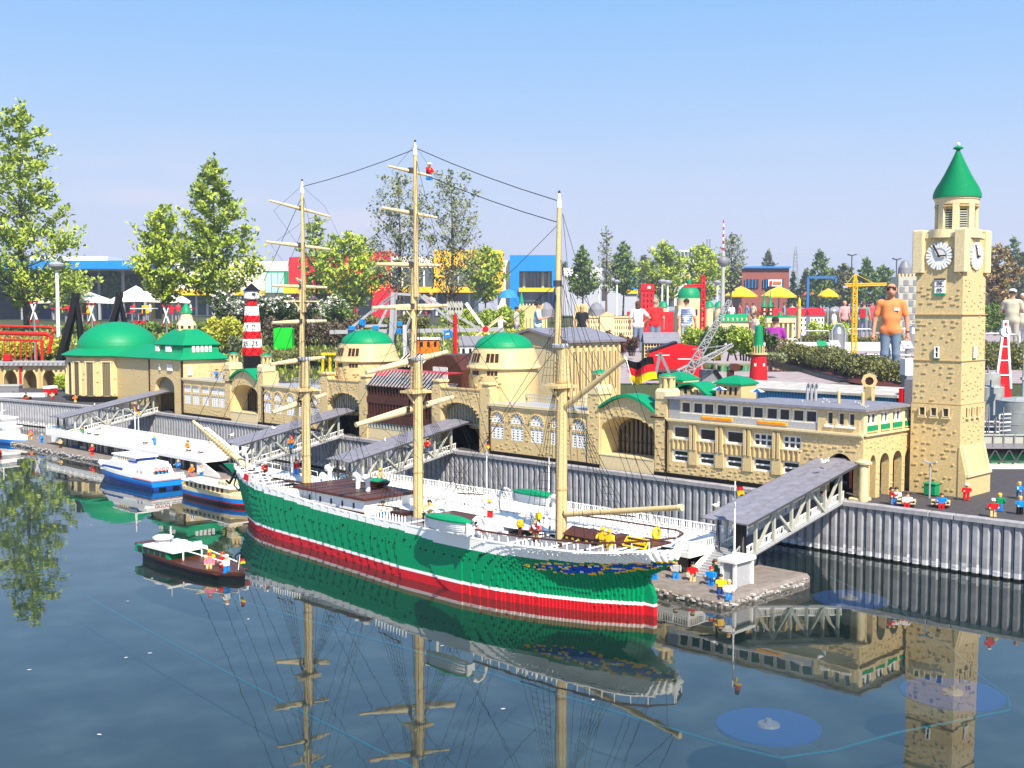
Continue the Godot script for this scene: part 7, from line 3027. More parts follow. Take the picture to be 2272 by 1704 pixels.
func refinery():
	var g: Geo
	var tanks := [[2278,12.4,.3,.37,"big pale grey round tank cut by the right edge"],[2199,13.6,.155,.43,"smaller grey tank between clock tower and the big tank"],[2192,15.2,.16,.5,"grey tank half hidden behind the clock tower's right edge"]]
	for t in tanks:
		var s: float = t[1] / 2550.0
		var r := thing("storage_tank",t[4],"tank",field((t[0] - 1136) * s,.36,t[1]),0,"storage tanks right of the clock tower")
		g = geo()
		g.lathe([Vector2(t[2],0),Vector2(t[2],t[3])],36)
		part(r,"shell",g,M.tank)
		g = geo()
		g.lathe([Vector2(t[2],t[3]),Vector2(t[2] * .5,t[3] + .025),Vector2(0,t[3] + .035)],36)
		part(r,"lid",g,M.tank)
		for i in 3:
			g = geo()
			g.lathe([Vector2(t[2] + .0005,t[3] * (i + 1) / 3.0 - .006),Vector2(t[2] + .003,t[3] * (i + 1) / 3.0 - .003),Vector2(t[2] + .0005,t[3] * (i + 1) / 3.0)],36)
			part(r,"seam",g,M.light_gray)
		g = geo()
		g.cyl(Vector3(t[2] * .3,t[3] + .02,.1),Vector3(t[2] * .3,t[3] + .09,.1),.012,.012,8)
		for i in 10: g.cyl(Vector3(sin(i * .63) * t[2] * .95,t[3],cos(i * .63) * t[2] * .95),Vector3(sin(i * .63) * t[2] * .95,t[3] + .04,cos(i * .63) * t[2] * .95),.003,.003,4)
		part(r,"top_fittings",g,M.gray)
	var r := thing("pipe_rack","tangle of grey pipes and rails before the storage tanks","pipework",field(4.697,.436,11.2),FACING)
	r.position.y = .36
	for i in 5:
		g = geo()
		g.tube([Vector3(-.14,.05 + i * .05,0),Vector3(.06,.05 + i * .05,.02),Vector3(.06,.16 + i * .04,.02),Vector3(.2,.16 + i * .04,-.05)],.009,6)
		part(r,"pipe",g,M.light_gray if i % 2 else M.stone_white)
	for i in 4:
		g = geo()
		g.cyl(Vector3(-.12 + i * .07,0,.04),Vector3(-.12 + i * .07,.3 + .1 * (i % 2),.04),.007,.007,6)
		part(r,"stanchion",g,M.gray)
	# railway bridge: grey parapet, dark girder with green panels
	r = thing("girder_bridge","grey parapet bridge with dark girders over green panels at the right edge","bridge",field(3.827,.321,9.75),FACING)
	r.position.y = QUAY
	block(r,"green_wall",.0,1.4,.0,.16,-.12,-.1,M.green)
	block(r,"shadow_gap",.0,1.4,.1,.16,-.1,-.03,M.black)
	for i in 12:
		block(r,"green_rib",.02 + i * .12,.026 + i * .12,.0,.1,-.1,-.094,M.hull_green)
		g = geo()
		g.beam(Vector3(.0 + i * .12,.04,-.02),Vector3(.06 + i * .12,.14,-.02),.01,.012)
		g.beam(Vector3(.12 + i * .12,.04,-.02),Vector3(.06 + i * .12,.14,-.02),.01,.012)
		part(r,"girder_brace",g,M.dark_gray)
	block(r,"girder",.0,1.4,.03,.045,-.03,-.01,M.dark_gray)
	block(r,"deck_edge",.0,1.4,.15,.195,-.2,.0,M.gray)
	block(r,"parapet",.0,1.4,.195,.255,-.02,-.008,M.old_gray)
	for i in 16: block(r,"parapet_post",i * .09,i * .09 + .012,.17,.27,-.024,.004,M.gray)
	block(r,"handrail",.0,1.4,.262,.272,-.024,.004,M.old_gray)
	g = geo()
	g.bx(.0,1.5,.0,.012,-.3,.17)
	part(r,"white_apron",g,M.stone_white)
	r = thing("leaning_tower_clock","red and white tapering tower with round clock behind the tanks","clock tower",field(6.855,.608,16.000),FACING)
	r.position.y = .36
	var q := .006
	var b0: float = .608 - .36
	g = geo()
	g.prism(PackedVector2Array([Vector2(-21 * q,0),Vector2(19 * q,0),Vector2(17 * q,b0),Vector2(7 * q,b0 + 120 * q),Vector2(-6 * q,b0 + 120 * q),Vector2(-19 * q,b0)]),-.06,.0)
	part(r,"red_shaft",g,M.hull_red)
	for s in [[-20,-19,-6],[18,17,7]]:
		g = geo()
		g.beam(Vector3(s[1] * q,b0,.0),Vector3(s[2] * q,b0 + 120 * q,.0),.02,.03)
		part(r,"white_edge",g,M.white)
	for y in [30,64,96]: block(r,"white_bar",-(19 - y * .11) * q,(17 - y * .09) * q,b0 + y * q,b0 + (y + 3) * q,-.02,.012,M.white)
	g = geo(Transform3D(Basis(Vector3.RIGHT,PI / 2),Vector3(q,b0 + 132 * q,-.02)))
	g.lathe([Vector2(0,-.03),Vector2(12 * q,-.03),Vector2(12 * q,.04),Vector2(0,.04)],20)
	var ck := part(r,"clock_face",g,M.white)
	g = geo()
	g.beam(Vector3(q,b0 + 132 * q,.024),Vector3(2 * q,b0 + 141 * q,.024),.008,.008)
	g.beam(Vector3(q,b0 + 132 * q,.024),Vector3(6 * q,b0 + 128 * q,.024),.008,.008)
	part(ck,"hands",g,M.black)
	block(r,"head_box",-7 * q,6 * q,b0 + 143 * q,b0 + 158 * q,-.04,.02,M.white)
	block(r,"head_panel",-3 * q,2 * q,b0 + 147 * q,b0 + 153 * q,.02,.03,M.red)
	r = thing("green_pole","pale green steel pole at the right edge","pole",field(5.799,.31,13.000),FACING)
	r.position.y = .36
	g = geo()
	g.cyl(Vector3.ZERO,Vector3(0,1.6,0),.022,.016,10)
	part(r,"shaft",g,M.pale_green)
	for i in 3: block(r,"bracket",-.03,.03,.3 + i * .25,.33 + i * .25,-.03,.03,M.old_gray)

func left_models():
	var g: Geo
	# viaduct with round arches and railway deck
	var r := thing("viaduct","tan arched viaduct carrying grey railway deck at the left edge","viaduct",field(-7.515,.553,19.5),FACING)
	r.position.y = QUAY
	var q := .008
	var dk: float = .753 - QUAY
	var pts := PackedVector2Array([Vector2(-3.2,-.02)])
	for i in 9:
		var x0 := -3.15 + i * .33
		pts.append(Vector2(x0 + .05,-.02))
		pts.append_array(arch_pts(x0 + .05,x0 + .28,dk * .35,dk * .82,10))
		pts.append(Vector2(x0 + .28,-.02))
	pts.append_array([Vector2(.0,-.02),Vector2(.0,dk),Vector2(-3.2,dk)])
	g = geo()
	g.prism(pts,-.3,0)
	part(r,"arcade",g,M.tan)
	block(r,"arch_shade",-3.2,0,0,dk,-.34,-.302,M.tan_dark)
	block(r,"deck",-3.3,.06,dk,dk + .06,-.42,.06,M.gray)
	for i in 3:
		g = geo()
		g.beam(Vector3(-3.3,dk + .07,-.3 + i * .14),Vector3(.1,dk + .065,-.3 + i * .14),.02,.02)
		part(r,"rail",g,M.light_gray)
	for i in 40: block(r,"sleeper_end",-3.2 + i * .083,-3.16 + i * .083,dk + .01,dk + .05,.06,.1,M.light_gray)
	for i in 9: block(r,"pier_band",-3.16 + i * .33,-3.12 + i * .33,0,dk,0,.02,M.hull_red if i % 2 else M.tan_dark)
	r = thing("tram_car","grey flat wagon parked below the viaduct","wagon",field(-7.825,.471,18.000),FACING)
	r.position.y = QUAY
	block(r,"body",-.3,.12,.05,.14,-.08,.08,M.gray)
	block(r,"roof",-.31,.13,.14,.165,-.09,.09,M.old_gray)
	for x in [-.22,.04]:
		g = geo()
		g.cyl(Vector3(x,.03,-.09),Vector3(x,.03,.09),.03,.03,10)
		part(r,"wheelset",g,M.black)
	r = thing("white_kerb","low white kerb block along the far left quay","kerb",field(-7.501,.429,17.6),FACING)
	r.position.y = QUAY
	block(r,"slab",-.5,.35,0,.06,-.05,.05,M.stone_white)
	r = thing("red_wagon","small red railway wagon on the viaduct deck","wagon",field(-8.613,.917,19.6),FACING)
	r.position.y = QUAY + dk + .09
	block(r,"body",-.05,.07,.0,.1,-.05,.05,M.red)
	block(r,"frame",-.06,.08,-.02,.0,-.04,.04,M.black)
	for t in [[172,658,125,832,185,735,21,"tall black bridge pylon with splayed legs, left of the round hall"],[268,655,244,740,290,722,24,"black bridge pylon behind the round hall's dome"]]:
		var s: float = t[6] / 2550.0
		r = thing("bridge_pylon",t[7],"pylon",field((t[0] - 1136) * s,.36,t[6]),FACING,"black cable bridge pylons")
		var Y := func(py: float) -> float: return 1.7 + (688 - py) * s - .36
		for z in [-.12,.12]:
			g = geo()
			g.beam(Vector3(0,Y.call(float(t[1])),0),Vector3((t[2] - t[0]) * s,Y.call(float(t[3])),z),.12,.09)
			g.beam(Vector3(0,Y.call(float(t[1])),0),Vector3((t[4] - t[0]) * s,Y.call(float(t[5]) + 60),z),.05,.06)
			part(r,"leg",g,M.black)
		for k in [-1,1]: block(r,"head_prong",k * .045 - .022,k * .045 + .022,Y.call(float(t[1])) - .05,Y.call(float(t[1])) + .06,-.05,.05,M.black)
	# railway crossing crosses
	for c in [[78,692,25,"white and red crossing sign at the left, by the tree trunk"],[206,695,27,"white and red crossing sign before the white parasols"],[371,700,27,"white and red crossing sign left of the pavilion's cupola"]]:
		var s: float = c[2] / 2550.0
		r = thing("crossing_sign",c[3],"sign",field((c[0] - 1136) * s,.5,c[2]),FACING,"white and red railway crossing signs")
		var y0: float = 1.7 + (688 - c[1]) * s - .5
		g = geo()
		g.cyl(Vector3.ZERO,Vector3(0,y0,-.02),.022,.022,8)
		part(r,"post",g,M.gray)
		for k in [-1,1]:
			var d := Vector3(.34 * k,1,0).normalized()
			g = geo()
			g.beam(Vector3(0,y0,k * .012) - d * 18 * s,Vector3(0,y0,k * .012) + d * 18 * s,.075,.02)
			var b := part(r,"cross_bar",g,M.white)
			for e in [-1,1]:
				g = geo()
				g.beam(Vector3(0,y0,k * .012) + d * e * 18 * s,Vector3(0,y0,k * .012) + d * e * 25 * s,.075,.02)
				part(b,"red_tip",g,M.red)

func pxbox(root: Node3D,called: String,s: float,x0: float,x1: float,py0: float,py1: float,z0: float,z1: float,m: Material,cx: float,base: float) -> MeshInstance3D:
	return block(root,called,(x0 - cx) * s,(x1 - cx) * s,1.7 + (688 - py1) * s - base,1.7 + (688 - py0) * s - base,z0,z1,m)

func park_buildings():
	var g: Geo
	var r: Node3D
	# coloured shop blocks
	var d := 105.0
	var s := d / 2550.0
	var base := .6
	r = thing("red_block","red two storey park building half hidden by green trees","building",field((740 - 1136) * s,base,d),FACING)
	g = geo()
	var Y := func(py: float) -> float: return 1.7 + (688 - py) * s - base
	g.prism(PackedVector2Array([Vector2(-96 * s,0),Vector2(128 * s,0),Vector2(128 * s,Y.call(557.0)),Vector2(-96 * s,Y.call(572.0))]),-14,0)
	part(r,"red_wall",g,M.red)
	pxbox(r,"blue_shop_front",s,752,828,655,700,0,.2,M.dark_blue,740,base)
	pxbox(r,"entrance_glass",s,790,842,658,700,.2,.3,M.shop_glass,740,base)
	pxbox(r,"yellow_awning",s,640,830,637,652,0,2.0,M.yellow,740,base)
	g = geo()
	g.prism(PackedVector2Array([Vector2(92 * s,0),Vector2(140 * s,0),Vector2(150 * s,Y.call(640.0)),Vector2(98 * s,Y.call(640.0))]),.0,3.0)
	part(r,"red_porch",g,M.red)
	r = thing("white_block","white park building with green glazed corner, left of the red one","building",field((560 - 1136) * s,base,d),FACING)
	pxbox(r,"white_wall",s,380,642,581,700,-10,0,M.stone_white,560,base)
	pxbox(r,"green_corner",s,593,642,602,650,0,.3,M.green,560,base)
	for i in 3: pxbox(r,"glass_pane",s,593 + i * 14,606 + i * 14,606,650,.3,.4,M.pale_glass,560,base)
	pxbox(r,"yellow_awning",s,380,592,645,656,0,2.0,M.yellow,560,base)
	pxbox(r,"shop_front",s,385,590,657,700,0,.2,M.shop_glass,560,base)
	for i in 9: pxbox(r,"mullion",s,390 + i * 24,394 + i * 24,657,700,.2,.35,M.stone_white,560,base)
	r = thing("white_link","white and glass link building between red and yellow blocks","building",field((920 - 1136) * s,base,d),FACING)
	pxbox(r,"wall",s,868,976,570,700,-10,-.5,M.stone_white,920,base)
	pxbox(r,"glass_band",s,870,965,595,636,-.5,-.3,M.shop_glass,920,base)
	for i in 5: pxbox(r,"mullion",s,868 + i * 24,871 + i * 24,595,636,-.3,-.15,M.stone_white,920,base)
	pxbox(r,"yellow_awning",s,832,1062,638,650,-.5,2.0,M.yellow,920,base)
	pxbox(r,"shop_front",s,868,1062,651,700,-.5,.3,M.shop_glass,920,base)
	for i in 8: pxbox(r,"shop_post",s,872 + i * 24,876 + i * 24,651,700,.3,.5,[M.red,M.stone_white,M.yellow][i % 3],920,base)
	r = thing("yellow_block","yellow two storey park building right of the main mast","building",field((1040 - 1136) * s,base,d),FACING)
	pxbox(r,"yellow_wall",s,964,1116,556,650,-12,0,M.warm_yellow,1040,base)
	pxbox(r,"window_band",s,1000,1050,596,636,0,.1,M.shop_glass,1040,base)
	for i in 4: pxbox(r,"mullion",s,1000 + i * 16,1004 + i * 16,596,636,.1,.25,M.light_gray,1040,base)
	r = thing("blue_block","bright blue two storey park building with yellow balcony strip","building",field((1176 - 1136) * s,base,d),FACING)
	g = geo()
	g.wall((1131 - 1176) * s,(1238 - 1176) * s,.0,Y.call(567.0),-6.0,.0,[Rect2((1152 - 1176) * s,Y.call(700.0) + .01,72 * s,Y.call(602.0) - Y.call(700.0) - .02)])
	part(r,"blue_wall",g,M.azure)
	pxbox(r,"white_side",s,1104,1131,578,700,-12,-1,M.stone_white,1176,base)
	pxbox(r,"glass",s,1152,1224,602,700,-2.5,-2.3,M.shop_glass,1176,base)
	pxbox(r,"yellow_strip",s,1151,1229,639,648,-1.2,.4,M.yellow,1176,base)
	for x in [1160,1202,1216]: pxbox(r,"column",s,x,x + 6,602,700,-1.6,-1.2,M.light_gray,1176,base)
	for i in 5: pxbox(r,"mullion",s,1166 + i * 8,1168 + i * 8,602,640,-2.3,-2.2,M.dark_gray,1176,base)
	g = geo()
	g.lathe([Vector2(22 * s,0),Vector2(16 * s,14 * s),Vector2(0,20 * s)],12)
	var aw := part(r,"blue_awning",g,M.sky_deep)
	aw.position = Vector3((1128 - 1176) * s,Y.call(662.0),2.0)
	# canopy hall at the left
	d = 75.0
	s = d / 2550.0
	base = 1.0
	r = thing("canopy_hall","long open hall with bright blue flat roof edge at the left","building",field((150 - 1136) * s,base,d),FACING)
	pxbox(r,"blue_roof",s,-200,308,579,597,-9,0,M.azure,150,base)
	pxbox(r,"soffit",s,-190,300,597,600,-9,-.3,M.light_gray,150,base)
	for x in [20,92,196,250,300]: pxbox(r,"column",s,x,x + 5,600,715,-2.2,-2.0,M.light_gray,150,base)
	pxbox(r,"back_wall",s,-200,300,600,715,-9,-8.8,M.dark_gray,150,base)
	pxbox(r,"roof_plant",s,30,208,565,579,-6,-3,M.stone_white,150,base)
	for i in 9: pxbox(r,"wall_panel",s,-20 + i * 36,2 + i * 36,640,712,-8.8,-8.7,[M.dark_blue,M.shop_glass,M.yellow,M.stone_white,M.dark_blue,M.shop_glass,M.light_gray,M.yellow,M.shop_glass][i],150,base)
	# lilac grey hall in the centre right, red brick house, far buildings
	d = 95.0
	s = d / 2550.0
	base = .7
	r = thing("lilac_hall","pale lilac grey hall with dark door behind the small trees right of the blue block","building",field((1330 - 1136) * s,base,d),FACING)
	pxbox(r,"front_wall",s,1246,1412,614,700,-14,0,M.lilac_gray,1330,base)
	pxbox(r,"upper_wall",s,1256,1345,590,614,-14,-5,M.stone_white,1330,base)
	pxbox(r,"roof_box",s,1312,1324,580,602,-3,-2,M.light_gray,1330,base)
	pxbox(r,"door",s,1335,1346,640,665,0,.1,M.dark_gray,1330,base)
	pxbox(r,"blue_banner",s,1383,1412,617,642,0,.15,M.azure,1330,base)
	pxbox(r,"yellow_sign",s,1388,1414,643,652,0,.2,M.yellow,1330,base)
	r = thing("brick_house","red brick house with blue roof edge and yellow parasols before it","building",field((1696 - 1136) * s,base,d),FACING)
	pxbox(r,"brick_wall",s,1644,1748,595,700,-9,0,M.brick_red,1696,base)
	pxbox(r,"roof_edge",s,1640,1750,592,596,-9.2,.3,M.azure,1696,base)
	for w in [[1650,1680],[1690,1714],[1716,1735]]:
		var wn := pxbox(r,"window",s,w[0],w[1],620,640,0,.1,M.window_glass,1696,base)
		for i in 4: pxbox(wn,"bar",s,w[0] + i * (w[1] - w[0]) / 4.0,w[0] + i * (w[1] - w[0]) / 4.0 + 1.5,620,640,.1,.2,M.azure,1696,base)
	pxbox(r,"red_white_sign",s,1700,1730,621,636,.2,.4,M.stone_white,1696,base)
	pxbox(r,"sign_emblem",s,1703,1708,624,633,.4,.5,M.red,1696,base)
	for i in 5: pxbox(r,"sign_letter",s,1711 + i * 3.6,1713.4 + i * 3.6,625,631,.4,.5,M.orange,1696,base)
	d = 160.0
	s = d / 2550.0
	base = 1.0
	r = thing("glass_tower_block","white office block with dark glass band rising over the trees","building",field((1532 - 1136) * s,base,d),FACING)
	pxbox(r,"wall",s,1495,1566,556,680,-10,0,M.stone_white,1532,base)
	pxbox(r,"glass_band",s,1499,1560,560,572,0,.2,M.shop_glass,1532,base)
	for i in 8: pxbox(r,"mullion",s,1499 + i * 8,1500 + i * 8,560,572,.2,.35,M.stone_white,1532,base)
	r = thing("chimney_pair","pair of thin dark chimneys beside the white office block","chimney",field((1568 - 1136) * s,base,d),FACING)
	for x in [1565,1571]: pxbox(r,"pipe",s,x,x + 2.5,532,680,-.2,.0,M.gray,1568,base)
	r = thing("far_shed","long dark roofed shed with white gable at the far right","building",field((2240 - 1136) * s,base,d),FACING)
	pxbox(r,"wall",s,2180,2340,620,690,-10,0,M.brown,2240,base)
	pxbox(r,"white_roof",s,2215,2330,589,603,-6,.2,M.stone_white,2240,base)
	pxbox(r,"dark_roof",s,2190,2340,604,622,-10,.4,M.dark_gray,2240,base)
	r = thing("far_roof","low grey curved roof line behind the centre trees","building",field((1410 - 1136) * s,base,d),FACING)
	pxbox(r,"roof",s,1345,1480,580,590,-10,0,M.gray,1410,base)
	pxbox(r,"wall",s,1350,1475,590,680,-9.5,-.5,M.light_gray,1410,base)
	r = thing("electricity_pylon","thin grey electricity pylon far away on the horizon","pylon",field(73.647,1.0,300.0),FACING)
	g = geo()
	lattice(g,Vector3.ZERO,Vector3(0,16.649 - 1.0,0),2.4,.6,10,.09)
	lattice(g,Vector3(0,16.649 - 1.0,0),Vector3(0,18.278 - 1.0,0),.6,.1,2,.07)
	for w in [[573,12.0],[565,9.0]]: g.beam(Vector3(-w[1] / 2,1.7 + (688 - w[0]) * .11765 - 1.0,0),Vector3(w[1] / 2,1.7 + (688 - w[0]) * .11765 - 1.0,0),.3,.2)
	part(r,"lattice",g,M.light_gray)
	# castle model behind the clock tower
	r = thing("castle_model","grey castle model with stepped tower left of the clock tower's head","model building",field(14.425,.517,42.000),FACING)
	d = 42.0
	s = d / 2550.0
	base = .517
	pxbox(r,"keep",s,1990,2034,614,760,-.8,0,M.old_gray,2012,base)
	for i in 6: pxbox(r,"merlon",s,1990 + i * 8,1994 + i * 8,608,614,-.1,0,M.tan,2012,base)
	g = geo()
	g.lathe([Vector2(16 * s,0),Vector2(14 * s,20 * s),Vector2(7 * s,34 * s),Vector2(0,38 * s)],10)
	var hd := part(r,"roof",g,M.gray)
	hd.position = Vector3(0,1.7 + (688 - 614) * s - base,-.4)
	for j in 9: for i in 4: pxbox(r,"stone",s,1991 + i * 10.5 + (j % 2) * 2,2000 + i * 10.5 + (j % 2) * 2,622 + j * 15,634 + j * 15,0,.012 + .004 * ((i + j) % 3),M.gray if (i * 3 + j) % 2 else M.old_gray,2012,base)
	pxbox(r,"cream_wall",s,2034,2064,640,760,-.5,0,M.tan_light,2012,base)
	parasols()

func parasols():
	var g: Geo
	# square white market parasols, scalloped yellow ones
	var wl := ["leftmost broad white parasol over the terrace tables","middle broad white parasol over the terrace tables","right hand white parasol, partly behind the tree","small white parasol farther right by the tree trunk"]
	var wp := [[168,68,100,636,668],[305,72,66,634,666],[392,74,36,648,668],[500,80,30,656,672]]
	for i in 4:
		var p = wp[i]
		var s: float = p[1] / 2550.0
		var base: float = ground_height((p[0] - 1136) * s,p[1])
		var r := thing("parasol",wl[i],"parasol",field((p[0] - 1136) * s,base,p[1]),FACING + .35,"white parasols on the terrace")
		var top: float = 1.7 + (688 - p[3]) * s - base
		var rim: float = 1.7 + (688 - p[4]) * s - base
		g = geo()
		g.cyl(Vector3.ZERO,Vector3(0,top,0),.05,.05,8)
		part(r,"pole",g,M.light_gray)
		for k in 4:
			g = geo()
			var a: Vector3 = Vector3(sin(TAU * k / 4 + PI / 4),0,cos(TAU * k / 4 + PI / 4)) * p[2] * s * 1.15
			var b: Vector3 = Vector3(sin(TAU * (k + 1) / 4 + PI / 4),0,cos(TAU * (k + 1) / 4 + PI / 4)) * p[2] * s * 1.15
			var m: Vector3 = (a + b) / 2 * .985
			var u := Vector3.UP
			g.tri(a + u * rim,m + u * (rim + .06),u * top)
			g.tri(m + u * (rim + .06),b + u * rim,u * top)
			g.quad(a + u * (rim - .16),m + u * (rim - .1),m + u * (rim + .06),a + u * rim)
			g.quad(m + u * (rim - .1),b + u * (rim - .16),b + u * rim,m + u * (rim + .06))
			part(r,"canopy_panel",g,M.cream_sail)
	for p in [[1642,85,37,635,656,"yellow parasol before the brick house, left of the two"],[1726,82,40,635,657,"yellow parasol before the brick house, right of the two"],[1835,90,24,640,656,"small yellow parasol left of the yellow crane's jib"],[1800,95,26,641,656,"small orange parasol beside the blue frame"]]:
		var s: float = p[1] / 2550.0
		var base: float = ground_height((p[0] - 1136) * s,p[1])
		var r := thing("parasol",p[5],"parasol",field((p[0] - 1136) * s,base,p[1]),FACING,"yellow parasols in front of the brick house")
		var top: float = 1.7 + (688 - p[3]) * s - base
		var rim: float = 1.7 + (688 - p[4]) * s - base
		g = geo()
		g.cyl(Vector3.ZERO,Vector3(0,top,0),.05,.05,8)
		part(r,"pole",g,M.light_gray)
		for k in 8:
			g = geo()
			g.lathe([Vector2(p[2] * s,rim - .12),Vector2(p[2] * s,rim),Vector2(p[2] * s * .5,lerpf(rim,top,.62)),Vector2(0,top)],1,Vector3.ZERO,TAU * k / 8,TAU * (k + 1) / 8,1,1,true)
			part(r,"canopy_panel",g,M.orange if String(p[5]).contains("orange") else M.yellow)
	var gp := [[1157,92,"closed dark green parasol before the blue block"]]
	for p in gp:
		var s: float = p[1] / 2550.0
		var r := thing("closed_parasol",p[2],"parasol",field((p[0] - 1136) * s,.9,p[1]),FACING)
		g = geo()
		g.lathe([Vector2(.3,.6),Vector2(.2,1.5),Vector2(.0,2.4)],10)
		part(r,"folded_canopy",g,M.green)
		g = geo()
		g.cyl(Vector3.ZERO,Vector3(0,.7,0),.03,.03,6)
		part(r,"pole",g,M.light_gray)

func park_furniture():
	var g: Geo
	var r: Node3D
	# red tube railing at the left
	for k in 2:
		var d := 23.0 if k == 0 else 27.0
		var s := d / 2550.0
		var x1: float = ([116,124][k] - 1136) * s
		r = thing("red_railing","thick red tube railing with balusters in front at the left edge" if k == 0 else "second red railing higher up behind the first","railing",field(x1,.0,d),FACING,"red tube railings")
		var yt: float = 1.7 + (688 - [741,726][k]) * s
		var yb: float = 1.7 + (688 - [795,748][k]) * s
		g = geo()
		g.tube([Vector3(-2.6,yt + .06,0),Vector3(-.12,yt,0),Vector3(-.03,yt - .03,0),Vector3(0,yt - .09,0),Vector3(-.08,yb + .1,0)],.04 if k == 0 else .03,8)
		part(r,"top_tube",g,M.signal_red)
		g = geo()
		g.cyl(Vector3(-2.6,yt - .08,0),Vector3(-.2,yt - .13,0),.022,.022,8)
		part(r,"lower_tube",g,M.signal_red)
		for i in 22:
			g = geo()
			var x := -.2 - i * .108
			g.cyl(Vector3(x,.4,0),Vector3(x,yt - .13 - .02 * x * -.02,0),.035 if i == 0 else .012,.035 if i == 0 else .012,6)
			part(r,"baluster",g,M.signal_red)
	# white lamp posts
	for p in [[131,32,600,752,"slim white lamp post at the left, before the parasols"],[1328,70,630,700,"white lamp post with dark head left of the small centre tree"],[1368,70,630,700,"white lamp post right of the lilac hall's door"],[1468,62,630,700,"white globe lamp post left of the green cathedral, left of the pair"],[1480,60,632,700,"white globe lamp post left of the green cathedral, right of the pair"],[1590,64,632,700,"white globe lamp post between red frame and ball tower"]]:
		var s: float = p[1] / 2550.0
		var base: float = ground_height((p[0] - 1136) * s,p[1])
		r = thing("lamp_post",p[4],"lamp post",field((p[0] - 1136) * s,base,p[1]),FACING,"white lamp posts")
		var top: float = 1.7 + (688 - p[2]) * s - base
		g = geo()
		g.cyl(Vector3.ZERO,Vector3(0,top,0),.055,.045,10)
		part(r,"post",g,M.white)
		g = geo()
		g.lathe([Vector2(.08,top),Vector2(.22,top + .1),Vector2(.24,top + .16),Vector2(.05,top + .24),Vector2(0,top + .25)],14)
		part(r,"lamp_head",g,M.light_gray)
	for p in [[1886,568,"tall dark twin lamp mast left of the clock tower, farther left"],[1985,577,"tall dark twin lamp mast left of the clock tower, nearer it"]]:
		var s := 80.0 / 2550.0
		r = thing("mast_lamp",p[2],"lamp post",field((p[0] - 1136) * s,.4,80.0),FACING,"tall dark twin lamp masts")
		var top: float = 1.7 + (688 - p[1]) * s - .4
		g = geo()
		g.cyl(Vector3.ZERO,Vector3(0,top,0),.05,.04,8)
		part(r,"mast",g,M.dark_gray)
		for k in [-1,1]:
			g = geo()
			g.beam(Vector3(k * .02,top,0),Vector3(k * .3,top + .08,0),.2,.07)
			part(r,"lamp_head",g,M.dark_gray)
	r = thing("blue_gantry","blue steel portal frame among the trees left of the yellow crane","frame",field(15.385,1.419,60.000),FACING)
	r.position.y = .4
	var q := .024
	var ht: float = 3.407 - .4
	block(r,"post",-2.5 * q,2.5 * q,0,ht,-.06,.06,M.steel_blue)
	block(r,"beam",-2.5 * q,62 * q,ht - 3 * q,ht + 2 * q,-.06,.06,M.steel_blue)
	block(r,"far_post",58 * q,62 * q,ht - 12 * q,ht,-.06,.06,M.steel_blue)
	# hoop rails along the visitors' path: near row behind the hedge, far row at the white kerb
	var lab := 0
	for p in [[1745,1772,770,29],[1778,1802,772,28],[1808,1842,774,27],[1852,1872,778,25.6],[1876,1892,782,24.8],[1912,1966,787,23.2],[1980,2030,788,22.4]]:
		hoop(p[0],p[1],p[2],p[3],"low grey hoop rail behind the clipped hedge, number %s from the left" % ["one","two","three","four","five","six","seven"][lab])
		lab += 1
	for p in [[1700,1770,752,38.0,"first"],[1776,1840,734,38.0,"second"],[1878,1935,730,38.0,"third"],[1985,2030,730,38.0,"fourth"]]:
		hoop(p[0],p[1],p[2],p[3],"%s grey hoop rail from the left at the white kerb across the path" % p[4])
	for p in [[2180,2228,740,30.0,"third"],[2232,2258,742,30.0,"second"]]: hoop(p[0],p[1],p[2],p[3],"grey hoop rail at the right edge by the couple, %s of them" % ("left" if p[4] == "third" else "right"))
	r = thing("path_kerb","long low white kerb wall across the visitors' path","kerb",field(10.791,.391,38.000),FACING)
	block(r,"wall",-4.6,4.4,-.1,.25,-.15,.15,M.stone_white)
	r = thing("path_kerb","white kerb and railing line at the far right behind the clock tower","kerb",field(12.879,.443,30.000),FACING)
	block(r,"wall",-1.0,1.2,-.2,.06,-.1,.1,M.stone_white)
	for p in [[1858,738,36,"silver domed bin in an arched frame by the far rails"],[2022,732,36,"silver domed bin beside the clock tower's left edge"]]:
		var s: float = p[2] / 2550.0
		r = thing("dome_bin",p[3],"bin",field((p[0] - 1136) * s,.37,p[2]),FACING,"silver domed bins")
		g = geo()
		g.lathe([Vector2(.2,.0),Vector2(.2,.6),Vector2(.14,.78),Vector2(0,.85)],16)
		part(r,"barrel",g,M.metal)
		g = geo()
		g.tube([Vector3(-.15 * 1.2,.0,.1),Vector3(-.18 * 1.2,.7,.1),Vector3(-.1,.9,.1),Vector3(.1,.9,.1),Vector3(.18 * 1.2,.7,.1),Vector3(.15 * 1.2,.0,.1)],.025,6)
		part(r,"frame",g,M.light_gray)
	# information desks by the path
	for p in [[1824,764,27.2,"green","dark green information board at the hedge"],[1852,763,26.2,"light_gray","slanted grey information desk right of the green board"],[1973,778,21.9,"light_gray","slanted grey information desk before the man in orange"],[2012,765,24.0,"light_gray","slanted grey desk just left of the clock tower"]]:
		var s: float = p[2] / 2550.0
		r = thing("info_desk",p[4],"information sign",field((p[0] - 1136) * s,.37,p[2]),FACING,"information desks along the path")
		var y0: float = 1.7 + (688 - p[1]) * s - .37
		g = geo()
		g.cyl(Vector3.ZERO,Vector3(0,y0,0),.035,.035,8)
		part(r,"post",g,M.metal)
		g = geo(Transform3D(Basis(Vector3.UP,.4) * Basis(Vector3.RIGHT,-.6),Vector3(0,y0,0)))
		g.bevel(-.14,.14,-.1,.1,-.012,.012,.005)
		part(r,"panel",g,M[p[3]])
